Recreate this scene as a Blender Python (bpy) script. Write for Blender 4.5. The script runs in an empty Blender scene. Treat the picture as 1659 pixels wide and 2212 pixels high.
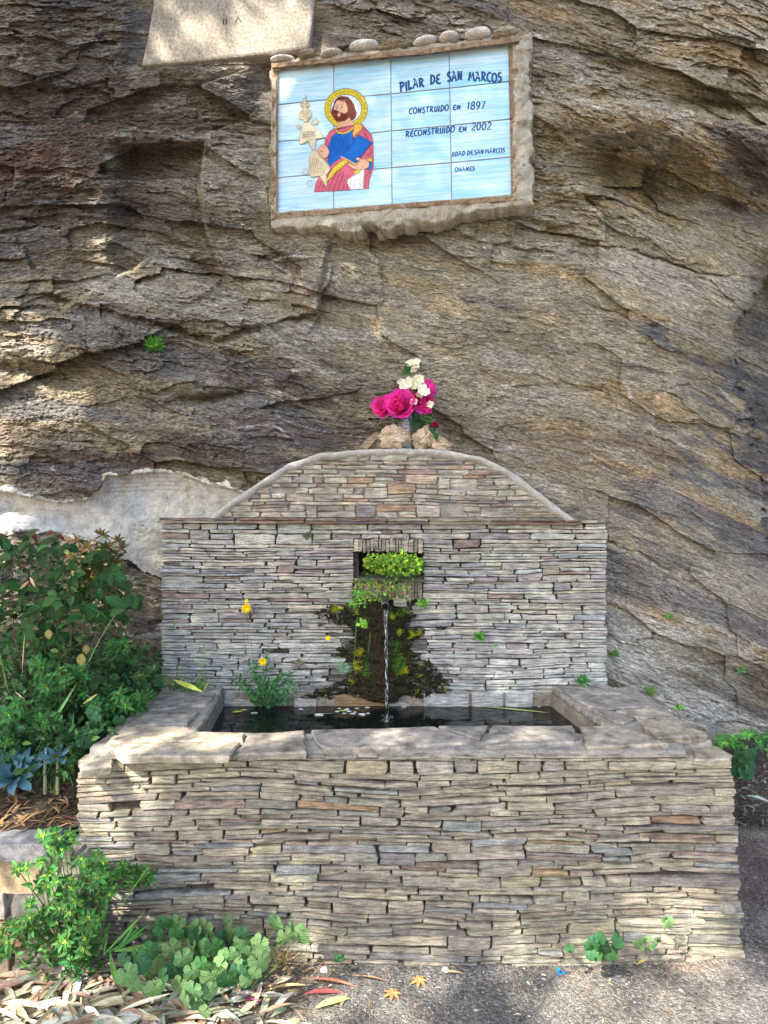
import bpy, bmesh, math, random
import numpy as np
from mathutils import Vector, Matrix

# ------------------------------------------------------------------ camera, sky, sun, exposure
scene = bpy.context.scene
C = scene.collection
R = math.radians
F = 1475.0                       # focal length in the units of the 1659 x 2212 sketch grid
CAMY, CAMZ = -2.27, 1.5
cd = bpy.data.cameras.new('camera'); cam = bpy.data.objects.new('camera', cd); C.objects.link(cam)
cam.location = (0, CAMY, CAMZ); cam.rotation_euler = (R(90), 0, 0)
cd.sensor_fit = 'VERTICAL'; cd.sensor_height = 36; cd.lens = 24; cd.clip_start = 0.02; cd.clip_end = 500
scene.camera = cam

SUN = Vector((-0.50, -0.62, 0.78)).normalized()      # towards the sun
w = bpy.data.worlds.new('World'); scene.world = w; w.use_nodes = True
wn = w.node_tree; bg = wn.nodes['Background']
sky = wn.nodes.new('ShaderNodeTexSky'); sky.sky_type = 'NISHITA'; sky.sun_disc = False
sky.sun_elevation = math.asin(SUN.z); sky.sun_rotation = math.atan2(SUN.x, SUN.y)
sky.dust_density = 2.5; sky.air_density = 1.0; sky.ozone_density = 0.6
wn.links.new(sky.outputs[0], bg.inputs[0]); bg.inputs[1].default_value = 0.15
sl = bpy.data.lights.new('sun', 'SUN'); sl.energy = 4.0; sl.angle = R(0.53); sl.color = (1.0, 0.93, 0.82)
so = bpy.data.objects.new('sun', sl); C.objects.link(so)
so.rotation_euler = SUN.to_track_quat('Z', 'Y').to_euler(); so.location = SUN * 12
vs = scene.view_settings
scene.display_settings.display_device = 'sRGB'
vs.view_transform = 'Standard'; vs.look = 'None'; vs.gamma = 1; vs.use_curve_mapping = False
vs.exposure = 1.9
scene.cycles.max_bounces = 6; scene.cycles.diffuse_bounces = 4
scene.cycles.caustics_reflective = False; scene.cycles.caustics_refractive = False

rnd = random.Random(7)
U = rnd.uniform
def P(px, py, d):
    return Vector(((px - 829.5) * d / F, d + CAMY, CAMZ - (py - 1106) * d / F))
def Pz(px, py, z):               # point of a level plane seen at (px, py)
    return P(px, py, F * (CAMZ - z) / (py - 1106))

# ------------------------------------------------------------------ object helpers
def tag(o, label=None, cat=None, group=None, kind=None):
    if label: o['label'] = label
    if cat: o['category'] = cat
    if group: o['group'] = group
    if kind: o['kind'] = kind
    return o
def empty(name, loc, label=None, cat=None, group=None):
    o = bpy.data.objects.new(name, None); C.objects.link(o); o.location = loc
    o.empty_display_size = .05
    return tag(o, label, cat, group)
class MB:
    def __init__(s): s.v = []; s.f = []; s.c = []
    def add(s, vs_, fs, col=(1, 1, 1)):
        b = len(s.v); s.v.extend([tuple(q) for q in vs_]); s.c.extend([col] * len(vs_))
        s.f.extend([tuple(i + b for i in f) for f in fs])
    def mesh(s, name, mat, smooth=False, off=None):
        me = bpy.data.meshes.new(name)
        vv = s.v
        if off is not None: vv = [(a[0]-off[0], a[1]-off[1], a[2]-off[2]) for a in vv]
        me.from_pydata(vv, [], s.f)
        a = me.attributes.new('col', 'FLOAT_COLOR', 'POINT')
        arr = np.ones((len(s.v), 4), dtype=np.float32); 
        if s.c: arr[:, :3] = np.array(s.c, dtype=np.float32)
        a.data.foreach_set('color', arr.ravel())
        if smooth: me.polygons.foreach_set('use_smooth', [True] * len(me.polygons))
        me.materials.append(mat); me.update()
        return me
    def build(s, name, mat, parent=None, smooth=False, kind=None):
        off = None
        if parent is not None:
            off = Vector((0, 0, 0)); p = parent
            while p is not None: off = off + p.location; p = p.parent
        o = bpy.data.objects.new(name, s.mesh(name, mat, smooth, off)); C.objects.link(o)
        o.parent = parent
        if kind or name == 'stems': o['kind'] = kind or 'stuff'
        return o
def rotfix(o): return o

# ------------------------------------------------------------------ numpy noise
def _h(ix, iy, seed):
    n = (ix.astype(np.int64) * 374761393 + iy.astype(np.int64) * 668265263 + seed * 974634777) & 0xffffffff
    n = ((n ^ (n >> 13)) * 1274126177) & 0xffffffff
    n = n ^ (n >> 16)
    return (n & 0xffff) / 65535.0
def vn(x, y, seed=0):
    x = np.asarray(x, float); y = np.asarray(y, float)
    x0 = np.floor(x); y0 = np.floor(y); fx = x - x0; fy = y - y0
    fx = fx * fx * (3 - 2 * fx); fy = fy * fy * (3 - 2 * fy)
    a = _h(x0, y0, seed); b = _h(x0 + 1, y0, seed); c = _h(x0, y0 + 1, seed); d = _h(x0 + 1, y0 + 1, seed)
    return (a + (b - a) * fx) * (1 - fy) + (c + (d - c) * fx) * fy
def fbm(x, y, seed=0, oct=4, gain=.5):
    s = 0; a = 1; t = 0
    for i in range(oct):
        s = s + a * (vn(x * 2**i + 17.3 * i, y * 2**i - 9.1 * i, seed + i) - .5); t += a; a *= gain
    return s / t
def strat(x, s, seed, sharp=.72):
    L = np.floor(s); f = s - L
    def lay(l):
        j = _h(l, l * 0, seed + 5) * 91.7
        return vn(x + j, l * 0 + 0.5, seed) * .6 + vn(x * 2.7 + j, l + 0.5, seed + 3) * .4
    t = np.clip((f - sharp) / (1 - sharp), 0, 1); t = t * t * (3 - 2 * t)
    return lay(L) * (1 - t) + lay(L + 1) * t - .5
def S1(t): t = np.clip(t, 0, 1); return t * t * (3 - 2 * t)

def inpoly(X, Y, poly):
    r = np.zeros(X.shape, bool); n = len(poly)
    for i in range(n):
        x0, y0 = poly[i]; x1, y1 = poly[(i + 1) % n]
        if y0 == y1: continue
        c = ((y0 > Y) != (y1 > Y)) & (X < (x1 - x0) * (Y - y0) / (y1 - y0) + x0); r ^= c
    return r
# ------------------------------------------------------------------ materials
def nd(nt, typ, ins=None, **props):
    n = nt.nodes.new(typ)
    for k, v in props.items(): setattr(n, k, v)
    for k, v in (ins or {}).items():
        if isinstance(v, bpy.types.NodeSocket): nt.links.new(v, n.inputs[k])
        else: n.inputs[k].default_value = v
    return n
def newmat(name, rough=.85, spec=.3, col=(.5, .5, .5)):
    m = bpy.data.materials.new(name); m.use_nodes = True
    b = m.node_tree.nodes['Principled BSDF']
    b.inputs['Roughness'].default_value = rough; b.inputs['Specular IOR Level'].default_value = spec
    b.inputs['Base Color'].default_value = (*col, 1)
    return m, m.node_tree, b
def ramp(nt, fac, stops, interp='LINEAR'):
    n = nd(nt, 'ShaderNodeValToRGB', {0: fac}); n.color_ramp.interpolation = interp
    els = n.color_ramp.elements
    while len(els) < len(stops): els.new(.5)
    for e, (p, c) in zip(els, stops):
        e.position = p; e.color = (c, c, c, 1) if not hasattr(c, '__len__') else (*c, 1)
    return n.outputs[0]
def mix(nt, fac, a, b, mode='MIX'):
    n = nd(nt, 'ShaderNodeMix', data_type='RGBA', blend_type=mode)
    for k, v in ((0, fac), (6, a), (7, b)):
        if isinstance(v, bpy.types.NodeSocket): nt.links.new(v, n.inputs[k])
        elif k == 0: n.inputs[0].default_value = v
        else: n.inputs[k].default_value = (*v, 1) if len(v) == 3 else v
    return n.outputs[2]
def mul(nt, vec, s):
    return nd(nt, 'ShaderNodeVectorMath', {0: vec, 1: s}, operation='MULTIPLY').outputs[0]
def noise(nt, vec, scale=1, detail=4, rough=.6, dist=0):
    return nd(nt, 'ShaderNodeTexNoise', {'Vector': vec, 'Scale': scale, 'Detail': detail, 'Roughness': rough, 'Distortion': dist}).outputs[0]
def bump(nt, h, b, strength=.6, distance=.01, normal=None):
    ins = {'Height': h, 'Strength': strength, 'Distance': distance}
    if normal: ins['Normal'] = normal
    n = nd(nt, 'ShaderNodeBump', ins); 
    if b: nt.links.new(n.outputs[0], b.inputs['Normal'])
    return n.outputs[0]

def stone_mat(name, zs=150, speck=.55, bstr=.95):
    m, nt, b = newmat(name, .82, .3)
    pos = nd(nt, 'ShaderNodeNewGeometry').outputs['Position']
    a = nd(nt, 'ShaderNodeAttribute', attribute_name='col').outputs[0]
    n1 = noise(nt, mul(nt, pos, (16, 16, zs)), 1, 5, .65)
    n2 = noise(nt, mul(nt, pos, (22, 22, 30)), 1, 4, .6)
    n3 = noise(nt, mul(nt, pos, (230, 230, 260)), 1, 3, .6)
    c = mix(nt, 1, a, ramp(nt, n1, [(.33, .42), (.5, .95), (.68, 1.45)]), 'MULTIPLY')
    c = mix(nt, 1, c, ramp(nt, n2, [(.3, (.70, .69, .68)), (.5, (1, .99, .96)), (.7, (1.3, 1.26, 1.16))]), 'MULTIPLY')
    c = mix(nt, 1, c, ramp(nt, n3, [(.3, .7), (.6, 1.15)]), 'MULTIPLY')
    ru = noise(nt, mul(nt, pos, (9, 9, 26)), 1, 4, .6)
    c = mix(nt, ramp(nt, ru, [(.60, 0), (.74, .42)]), c, (.27, .16, .09))
    sp = noise(nt, mul(nt, pos, (75, 75, 95)), 1, 3, .55)
    c = mix(nt, ramp(nt, sp, [(.66, 0), (.74, speck)]), c, (.55, .53, .5))
    nt.links.new(c, b.inputs['Base Color'])
    h = nd(nt, 'ShaderNodeMath', {0: n1, 1: n3}, operation='ADD').outputs[0]
    bump(nt, h, b, bstr, .006)
    return m
M = {}
M['stone'] = stone_mat('slate_stone')
M['slab'] = stone_mat('slate_slab', 22, .35, .35)

def mortar_mat(name, c0, c1, sc=30, dist=.008):
    m, nt, b = newmat(name, .95, .15)
    pos = nd(nt, 'ShaderNodeNewGeometry').outputs['Position']
    n1 = noise(nt, pos, sc, 6, .7); n2 = noise(nt, pos, sc * 8, 3, .7)
    c = mix(nt, ramp(nt, n1, [(.35, 0), (.65, 1)]), c0, c1)
    c = mix(nt, 1, c, ramp(nt, n2, [(.3, .6), (.65, 1.2)]), 'MULTIPLY')
    nt.links.new(c, b.inputs['Base Color'])
    h = nd(nt, 'ShaderNodeMath', {0: n1, 1: n2}, operation='ADD').outputs[0]
    bump(nt, h, b, .8, dist)
    return m
M['mortar'] = mortar_mat('mortar', (.26, .235, .2), (.44, .41, .36))
M['rubble_mortar'] = mortar_mat('rubble_mortar', (.42, .36, .27), (.66, .60, .50), 24, .014)
M['edging'] = mortar_mat('cement_edging', (.40, .37, .32), (.56, .53, .48), 30, .006)
M['mortar_dark'] = mortar_mat('joint_dirt', (.035, .03, .025), (.12, .1, .08))
M['basin'] = mortar_mat('basin_render', (.2, .165, .125), (.34, .29, .23), 12, .003)
M['plaster'] = mortar_mat('plaster', (.28, .245, .20), (.38, .34, .28), 9, .003)
M['wood'] = mortar_mat('old_wood', (.17, .10, .06), (.48, .36, .24), 40)
M['limestone'] = mortar_mat('porous_limestone', (.58, .42, .26), (.78, .66, .50), 22, .016)
M['pebble'] = mortar_mat('river_pebble', (.50, .47, .44), (.72, .70, .66), 14, .002)
M['soil'] = mortar_mat('soil', (.03, .024, .018), (.12, .095, .07), 26, .015)

def leafmat(name, c, rough=.45, hv=.03, vv=.5, trans=.25, vein=.25, attr=False):
    m, nt, b = newmat(name, min(.95, rough + .12), .2)
    if attr:
        base = nd(nt, 'ShaderNodeAttribute', attribute_name='col').outputs[0]
        rv = nd(nt, 'ShaderNodeNewGeometry').outputs['Random Per Island']
    else:
        rgb = nd(nt, 'ShaderNodeRGB'); rgb.outputs[0].default_value = (*c, 1); base = rgb.outputs[0]
        rv = nd(nt, 'ShaderNodeObjectInfo').outputs['Random']
    hue = nd(nt, 'ShaderNodeMapRange', {0: rv, 3: .5 - hv, 4: .5 + hv}).outputs[0]
    r2 = nd(nt, 'ShaderNodeMath', {0: nd(nt, 'ShaderNodeMath', {0: rv, 1: 37.7}, operation='MULTIPLY').outputs[0]}, operation='FRACT').outputs[0]
    val = nd(nt, 'ShaderNodeMapRange', {0: r2, 3: 1 - vv * .6, 4: 1 + vv}).outputs[0]
    col = nd(nt, 'ShaderNodeHueSaturation', {'Hue': hue, 'Saturation': 1.12, 'Value': val, 'Color': base}).outputs[0]
    tc = nd(nt, 'ShaderNodeTexCoord').outputs['Object']
    if not attr and vein:
        sx = nd(nt, 'ShaderNodeSeparateXYZ', {0: tc})
        ax = nd(nt, 'ShaderNodeMath', {0: sx.outputs[0]}, operation='ABSOLUTE').outputs[0]
        mid = nd(nt, 'ShaderNodeMapRange', {0: ax, 1: .0, 2: .035, 3: 1, 4: 0}).outputs[0]
        d = nd(nt, 'ShaderNodeMath', {0: ax, 1: -.9, 2: sx.outputs[1]}, operation='MULTIPLY_ADD').outputs[0]
        wv = nd(nt, 'ShaderNodeMath', {0: nd(nt, 'ShaderNodeMath', {0: d, 1: 45.}, operation='MULTIPLY').outputs[0]}, operation='SINE').outputs[0]
        side = nd(nt, 'ShaderNodeMapRange', {0: wv, 1: .8, 2: 1, 3: 0, 4: .6}).outputs[0]
        v = nd(nt, 'ShaderNodeMath', {0: mid, 1: side}, operation='MAXIMUM').outputs[0]
        f = nd(nt, 'ShaderNodeMath', {0: v, 1: vein}, operation='MULTIPLY').outputs[0]
        col = mix(nt, f, col, (min(1, c[0] * 3 + .05), min(1, c[1] * 2.2 + .05), c[2] * 2 + .03))
        bump(nt, wv, b, .25, .01)
    pos = nd(nt, 'ShaderNodeNewGeometry').outputs['Position']
    col = mix(nt, 1, col, ramp(nt, noise(nt, pos, 90, 3), [(.3, .8), (.7, 1.15)]), 'MULTIPLY')
    nt.links.new(col, b.inputs['Base Color'])
    if trans:
        t = nd(nt, 'ShaderNodeBsdfTranslucent', {0: mix(nt, 1, col, (1.5, 1.6, .7), 'MULTIPLY')})
        ms = nd(nt, 'ShaderNodeMixShader', {0: trans, 1: b.outputs[0], 2: t.outputs[0]})
        nt.links.new(ms.outputs[0], nt.nodes['Material Output'].inputs[0])
    return m
M['foliage'] = leafmat('foliage', (1, 1, 1), attr=True, trans=.18, vv=.7)
M['rose_leaf'] = leafmat('rose_leaf', (.022, .062, .018), .4, .03, .6, .15)
M['rose_leaf_old'] = leafmat('old_rose_leaf', (.26, .25, .09), .5)
M['rose_leaf_red'] = leafmat('young_rose_leaf', (.13, .03, .03), .4)
M['mallow'] = leafmat('mallow_leaf', (.155, .26, .12), .65, .02, .3)
M['mallow_dark'] = leafmat('dark_mallow_leaf', (.05, .13, .06), .5)
M['succulent'] = leafmat('succulent_leaf', (.13, .25, .30), .5, .02, .3, .05, 0)
M['petal_pink'] = leafmat('pink_petal', (.74, .13, .46), .5, .02, .35, .25, 0)
M['petal_dark'] = leafmat('dark_petal', (.3, .01, .06), .5, .02, .35, .2, 0)
M['flower'] = leafmat('flower_petal', (1, 1, 1), .5, .01, .12, .25, attr=True)
M['dry_leaf'] = leafmat('dry_leaf', (1, 1, 1), .6, .02, .3, .1, attr=True)
M['moss'] = leafmat('moss', (1, 1, 1), .9, .02, .5, .1, attr=True)
# ------------------------------------------------------------------ rock face
m, nt, b = newmat('schist_rock', .88, .25)
fv = nd(nt, 'ShaderNodeAttribute', attribute_name='fv').outputs['Vector']
col = nd(nt, 'ShaderNodeAttribute', attribute_name='col').outputs[0]
pos = nd(nt, 'ShaderNodeNewGeometry').outputs['Position']
n1 = noise(nt, mul(nt, fv, (11, 1, 62)), 1, 8, .72, .35)
n2 = noise(nt, mul(nt, fv, (48, 1, 210)), 1, 5, .7, .3)
n3 = noise(nt, mul(nt, pos, (170, 170, 210)), 1, 4, .7)
n4 = noise(nt, mul(nt, fv, (3, 1, 12)), 1, 6, .65, 1.0)
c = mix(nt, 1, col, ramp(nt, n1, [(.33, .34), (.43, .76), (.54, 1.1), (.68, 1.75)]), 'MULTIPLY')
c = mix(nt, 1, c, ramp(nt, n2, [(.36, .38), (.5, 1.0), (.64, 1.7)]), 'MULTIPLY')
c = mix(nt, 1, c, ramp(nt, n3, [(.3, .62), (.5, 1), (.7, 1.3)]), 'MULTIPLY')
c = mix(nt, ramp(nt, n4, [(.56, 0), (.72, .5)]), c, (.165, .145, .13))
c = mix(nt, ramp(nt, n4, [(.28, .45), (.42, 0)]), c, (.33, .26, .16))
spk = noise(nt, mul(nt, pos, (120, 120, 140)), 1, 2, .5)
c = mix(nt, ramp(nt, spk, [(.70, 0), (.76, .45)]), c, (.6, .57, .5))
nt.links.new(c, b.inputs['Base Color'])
h = nd(nt, 'ShaderNodeMath', {0: n1, 1: n2}, operation='ADD').outputs[0]
h = nd(nt, 'ShaderNodeMath', {0: n3, 1: .5, 2: h}, operation='MULTIPLY_ADD').outputs[0]
bump(nt, h, b, 1.0, .022)
M['rock'] = m

def gb(X, Y, x0, y0, sx, sy, ang=0):
    a = R(ang); dx = X - x0; dy = Y - y0
    u = (dx * math.cos(a) + dy * math.sin(a)) / sx; v = (-dx * math.sin(a) + dy * math.cos(a)) / sy
    return np.exp(-(u * u + v * v))
def pline(X, pts):
    xs, ys = zip(*pts); return np.interp(X, xs, ys)

# macro depth control points: (px, py, depth from the camera plane)
CP = [(0,0,3.22),(250,60,3.32),(500,60,3.42),(800,0,3.40),(1100,30,3.32),(1400,50,3.22),(1659,80,3.12),
      (0,300,3.32),(120,500,3.42),(330,200,3.42),(500,450,3.42),(600,300,3.47),(850,300,3.44),(1120,280,3.33),(1300,200,3.30),(1500,230,3.2),(1659,260,3.15),
      (200,620,3.50),(500,620,3.47),(850,560,3.42),(1150,500,3.34),(1280,350,3.30),(1500,450,3.30),(1640,480,3.45),
      (0,720,3.36),(250,760,3.34),(520,720,3.40),(800,800,3.36),(1100,700,3.32),(1400,700,3.26),(1560,650,3.28),(1700,650,3.85),
      (0,900,3.30),(200,1000,3.32),(500,950,3.38),(860,960,3.36),(1200,950,3.33),(1450,900,3.26),(1600,900,3.45),(1740,900,4.1),
      (0,1150,3.25),(250,1150,3.30),(380,1200,3.36),(830,1200,3.42),(1350,1200,3.32),(1500,1150,3.26),(1640,1150,3.55),(1760,1150,4.1),
      (100,1400,3.30),(330,1400,3.36),(830,1400,3.42),(1350,1400,3.30),(1500,1350,3.24),(1659,1350,3.35),
      (100,1700,3.35),(830,1700,3.5),(1350,1550,3.38),(1500,1550,3.42),(1600,1600,3.6),(1659,1640,3.8),
      (-500,0,3.1),(-500,1000,3.1),(-500,1700,3.1),(2200,0,3.1),(2200,800,4.2),(2200,1600,3.9),(830,-600,3.4),(830,2100,3.7),(0,-500,3.1),(1600,-500,3.0)]
def macro(X, Y):
    num = 0; den = 0
    for (x0, y0, d) in CP:
        k = 1.0 / (((X - x0) ** 2 + (Y - y0) ** 2) / 1e4 + .35) ** 2.2
        num = num + k * d; den = den + k
    return num / den
def plates(x, s, seed, tilt=.6):
    """flat tilted plates with sharp broken edges: relief in -0.5..0.5 per cell"""
    ix = np.floor(x); iy = np.floor(s); best = np.full(x.shape, 1e9); val = np.zeros(x.shape)
    for dx in (-1, 0, 1):
        for dy in (-1, 0, 1):
            cx = ix + dx; cy = iy + dy; px = cx + .1 + .8 * _h(cx, cy, seed); py = cy + .1 + .8 * _h(cx, cy, seed + 1)
            ex_ = x - px; ey_ = s - py; dd = np.abs(ex_) * .9 + np.abs(ey_) + .35 * (ex_ * ex_ + ey_ * ey_)
            v = (_h(cx, cy, seed + 2) - .5) + tilt * ((_h(cx, cy, seed + 3) - .5) * ex_ + (_h(cx, cy, seed + 4) - .62) * ey_)
            m_ = dd < best; best = np.where(m_, dd, best); val = np.where(m_, v, val)
    return val
def fol_s(x, z):                                  # foliation coordinate of the schist
    g = 0.08 * x + 0.30 * np.logaddexp(0, (x - .25) * 3) / 3
    g = g + .05 * np.clip(z - 2.5, 0, 3) * (-x)
    g = g + .20 * fbm(x * .8 + 3, z * .9, 11, 3) + .030 * fbm(x * 3.1, z * 4.2, 12, 3)
    return z + g
PATCH_SOFT = [(-300,1085),(0,1060),(60,1072),(131,1088),(195,1078),(225,1050),(235,1028),(300,1024),(343,1020),(397,1024),(456,1048),(510,1058),(560,1080),(600,1140),(420,1300),(352,1250),(280,1222),(250,1180),(170,1156),(120,1146),(60,1142),(-300,1150)]
def rock_depth(X, Y, want=False):
    """depth of the rock surface for sketch-grid positions (numpy arrays)"""
    d = macro(X, Y); macro_d = d
    x = (X - 829.5) * 3.35 / F; z = CAMZ - (Y - 1106) * 3.35 / F
    s = fol_s(x, z)
    wx = 26 * fbm(X / 60, Y / 60, 31, 3); wy = 26 * fbm(X / 60 + 9, Y / 60, 32, 3) + 12 * fbm(X / 16, Y / 16, 33, 3)
    XX = X + wx; YY = Y + wy
    # quarried niche at the left with a sharp block edge on its right
    e = pline(YY, [(280, 445), (380, 432), (470, 440), (560, 462), (640, 500)])
    nic = S1((XX - 225) / 60) * S1((e - XX) / 9 + .5) * S1((YY - 300) / 26) * S1((640 - YY) / 40)
    d = d + .15 * nic
    d = d + .02 * S1((YY - pline(XX, [(200, 320), (300, 325), (440, 380)])) / 10) * S1((420 - YY) / 60) * S1((XX - 200) / 40) * S1((440 - XX) / 12)
    # sloping shelf below the niche
    sh = pline(XX, [(-900, 600), (0, 640), (150, 650), (330, 545), (400, 560), (470, 640), (560, 690), (700, 690), (830, 760)])
    d = d - .07 * S1((YY - sh) / 14) * S1((750 - XX) / 200)
    sh2 = pline(XX, [(-900, 560), (0, 660), (120, 672), (300, 700), (460, 735), (700, 700), (860, 780)])
    d = d - .06 * S1((YY - sh2) / 12) * S1((800 - XX) / 200)
    d = d + .09 * gb(XX, YY, 70, 806, 95, 16, 4) + .10 * gb(XX, YY, 455, 862, 90, 11, -8)
    d = d - .05 * gb(XX, YY, 330, 820, 150, 30, 8)
    d = d + .07 * gb(XX, YY, 445, 585, 40, 22, 40)
    # scoop and ledges on the right
    d = d + .22 * gb(XX, YY, 1400, 400, 120, 56, 32) - .11 * gb(XX, YY, 1500, 325, 130, 36, 40) - .06 * gb(XX, YY, 1360, 470, 170, 28, 30)
    d = d + .12 * gb(XX, YY, 1310, 375, 40, 50, 0)
    d = d + .09 * gb(XX, YY, 1500, 350, 60, 30, 30) + .10 * gb(XX, YY, 1570, 440, 40, 60, 10)
    d = d - .07 * S1((YY - pline(XX, [(1050, 190), (1200, 205), (1400, 215), (1700, 290)])) / 12) * S1((XX - 1080) / 120) * S1((330 - YY) / 90)
    d = d + .06 * gb(XX, YY, 1600, 235, 150, 14, 8) - .05 * gb(XX, YY, 1500, 170, 120, 26, 5)
    d = d + .06 * gb(XX, YY, 1190, 495, 50, 16, 20)
    ck = pline(XX, [(1100, 900), (1230, 520), (1330, 528), (1430, 560), (1500, 590), (1700, 625)])
    d = d + .03 * np.exp(-((YY - ck) / 3.5) ** 2) * S1((XX - 1230) / 30)
    # the left overhang ends in a broken vertical edge; the face to its right lies smooth
    e2 = pline(YY, [(430, 720), (540, 700), (600, 688), (690, 690), (760, 640)])
    d = d + .055 * S1((XX - e2) / 10) * S1((YY - 500) / 40) * S1((740 - YY) / 30) * S1((1000 - XX) / 250)
    d = d - .07 * S1((pline(XX, [(100, 640), (300, 690), (460, 728), (690, 680), (720, 560)]) - YY) / 9) * S1((740 - XX) / 10) * S1((YY - 560) / 60) * S1((XX - 60) / 80)
    # the face turns back sharply at the right
    e3 = pline(YY, [(500, 1700), (600, 1650), (690, 1592), (770, 1584), (860, 1606), (1000, 1640), (1150, 1652), (1400, 1700)])
    d = d + .42 * S1((XX + 30 * fbm(XX / 18, YY / 12, 36, 3) - e3) / 14) * S1((YY - 540) / 60) + .06 * gb(XX, YY, 1600, 800, 30, 20)
    # long open joints
    for pts in ([(1270, 1130), (1330, 1180), (1480, 1240)], [(1380, 935), (1500, 970), (1600, 1015), (1659, 1020)],
                [(1330, 840), (1400, 850), (1480, 830), (1560, 860)],
                [(1280, 660), (1380, 700), (1500, 720)], [(1450, 1380), (1540, 1440), (1659, 1420)], [(1320, 1500), (1450, 1555), (1560, 1600)]):
        yy = pline(XX, pts)
        d = d + .018 * S1(fbm(XX / 40, YY / 40, 35, 2) * 4 + .6) * np.exp(-((YY - yy) / 2.6) ** 2) * S1((XX - pts[0][0]) / 20) * S1((pts[-1][0] - XX) / 20)
        d = d - .012 * S1((YY - yy) / 8) * S1((yy + 70 - YY) / 60) * S1((XX - pts[0][0]) / 40) * S1((pts[-1][0] - XX) / 40)
    pm = np.clip(inpoly(X + 6, Y, PATCH_SOFT).astype(float), 0, 1)
    # flaky strata at several sizes
    rough = .55 + .65 * S1(fbm(x * .8, z * .9, 40, 2) * 3 + .5)
    rough = rough * (1 + .7 * gb(X, Y, 1450, 1450, 260, 180) + .5 * gb(X, Y, 150, 760, 260, 120))
    xw = x + .05 * fbm(x * 5, z * 5, 65, 3); sw = s + .012 * fbm(x * 16, z * 16, 66, 3)
    rough = rough * (1 - .55 * gb(X, Y, 900, 640, 260, 130)) * (1 - .3 * S1((X - 1000) / 200))
    rough = rough * (1 + .8 * gb(X, Y, 1430, 400, 170, 110) + .5 * gb(X, Y, 1480, 1480, 250, 150))
    pat = .25 + 1.1 * S1(fbm(x * 1.7 + 2, s * 3.2, 44, 3) * 4 + .45); pat2 = .2 + 1.1 * S1(fbm(x * 2.6 + 7, s * 6, 45, 3) * 4 + .5)
    d = d - rough * (.022 * strat(x * 1.1, s * 4.2, 51) + .016 * strat(x * 2.6, s * 11, 52) + .008 * strat(x * 6, s * 27, 53) + .004 * strat(x * 14, s * 62, 54, .6))
    d = d - rough * (.070 * plates(xw * 1.7, sw * 4.2, 81, .9) + pat * .026 * plates(xw * 4.5 + 3, sw * 14, 84, 1.0) + pat2 * .013 * plates(xw * 13, sw * 48, 87, 1.2) + .0065 * plates(xw * 44, sw * 105, 90, 1.2))
    d = d - .07 * fbm(x * 1.3, z * 1.5, 60, 3) - .016 * fbm(x * 7, z * 9, 61, 3) - .012 * fbm(x * 40, s * 70, 62, 3)
    d = np.where(pm > 0, macro_d + (d - macro_d) * .3, d)
    # keep clear of the masonry and of the tile panel
    lim = 3.185 + 0 * d
    inw = S1((XX - 300) / 20) * S1((1350 - XX) / 20) * S1((Y - 950) / 20) 
    d = np.where(inw > .2, np.maximum(d, lim), d)
    pl = 3.4 + (X - 598) / 509 * (-.18) + .045
    pw = S1((X - 262) / 40) * S1((735 - X) / 40) * S1((190 - Y) / 45); d = d * (1 - pw) + (3.372 + .25 * (d - macro_d)) * pw; d = np.where((X > 296) & (X < 695) & (Y < 146), np.maximum(d, 3.366), d)
    ip = S1((X - 520) / 70) * S1((1230 - X) / 80) * S1((Y - 10) / 60) * S1((540 - Y) / 60)
    d = d * (1 - ip) + np.maximum(d, pl + .004 + .12 * (d - macro_d)) * ip
    ip = (X > 588) & (X < 1124) & (Y > 88) & (Y < 480)
    d = np.where(ip, np.maximum(d, pl), d)
    if want: return d, x, z, s
    return d

gx = np.concatenate([np.arange(-1300, -30, 22.), np.arange(-30, 1690, 2.25), np.arange(1690, 3000, 22.)])
gy = np.concatenate([np.arange(-900, -20, 20.), np.arange(-20, 1660, 2.25), np.arange(1660, 2150, 22.)])
X, Y = np.meshgrid(gx, gy)
D, xx, zz, ss = rock_depth(X, Y, True)
# jagged outer rim carries on as plain rock
def lerp3(a, bb, t): return a + (bb - a) * t[..., None]
colr = np.zeros(X.shape + (3,)); colr[:] = (.375, .312, .212)
st = fbm(xx * 2.2, ss * 9, 71, 4) + .5; st2 = fbm(xx * 3.1 + 5, ss * 14, 73, 4) + .5; st3 = fbm(xx * 1.2, ss * 3.0, 75, 3) + .5
st4 = fbm(xx * 9, ss * 30, 77, 4) + .5
def blend(c, mask): 
    global colr
    colr = lerp3(colr, np.array(c), np.clip(mask, 0, 1))
blend((.44, .385, .285), S1((st3 - .45) * 5) * .8)
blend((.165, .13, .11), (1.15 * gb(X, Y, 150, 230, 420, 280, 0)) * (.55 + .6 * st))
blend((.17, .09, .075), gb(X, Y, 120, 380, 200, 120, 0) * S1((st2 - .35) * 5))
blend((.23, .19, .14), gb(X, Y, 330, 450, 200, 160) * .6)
blend((.26, .21, .16), gb(X, Y, 880, 40, 300, 70) * .7)
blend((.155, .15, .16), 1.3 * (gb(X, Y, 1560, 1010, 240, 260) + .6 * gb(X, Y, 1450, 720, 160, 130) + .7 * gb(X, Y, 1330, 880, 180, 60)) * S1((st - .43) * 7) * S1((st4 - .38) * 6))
blend((.33, .23, .165), (gb(X, Y, 1330, 985, 150, 40) + .6 * gb(X, Y, 1150, 940, 120, 50)) * S1((st2 - .4) * 6))
blend((.44, .325, .165), (gb(X, Y, 1300, 560, 350, 260) + gb(X, Y, 1450, 400, 220, 120) + .6 * gb(X, Y, 900, 620, 250, 150)) * S1((st2 - .5) * 6) * .8)
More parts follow.
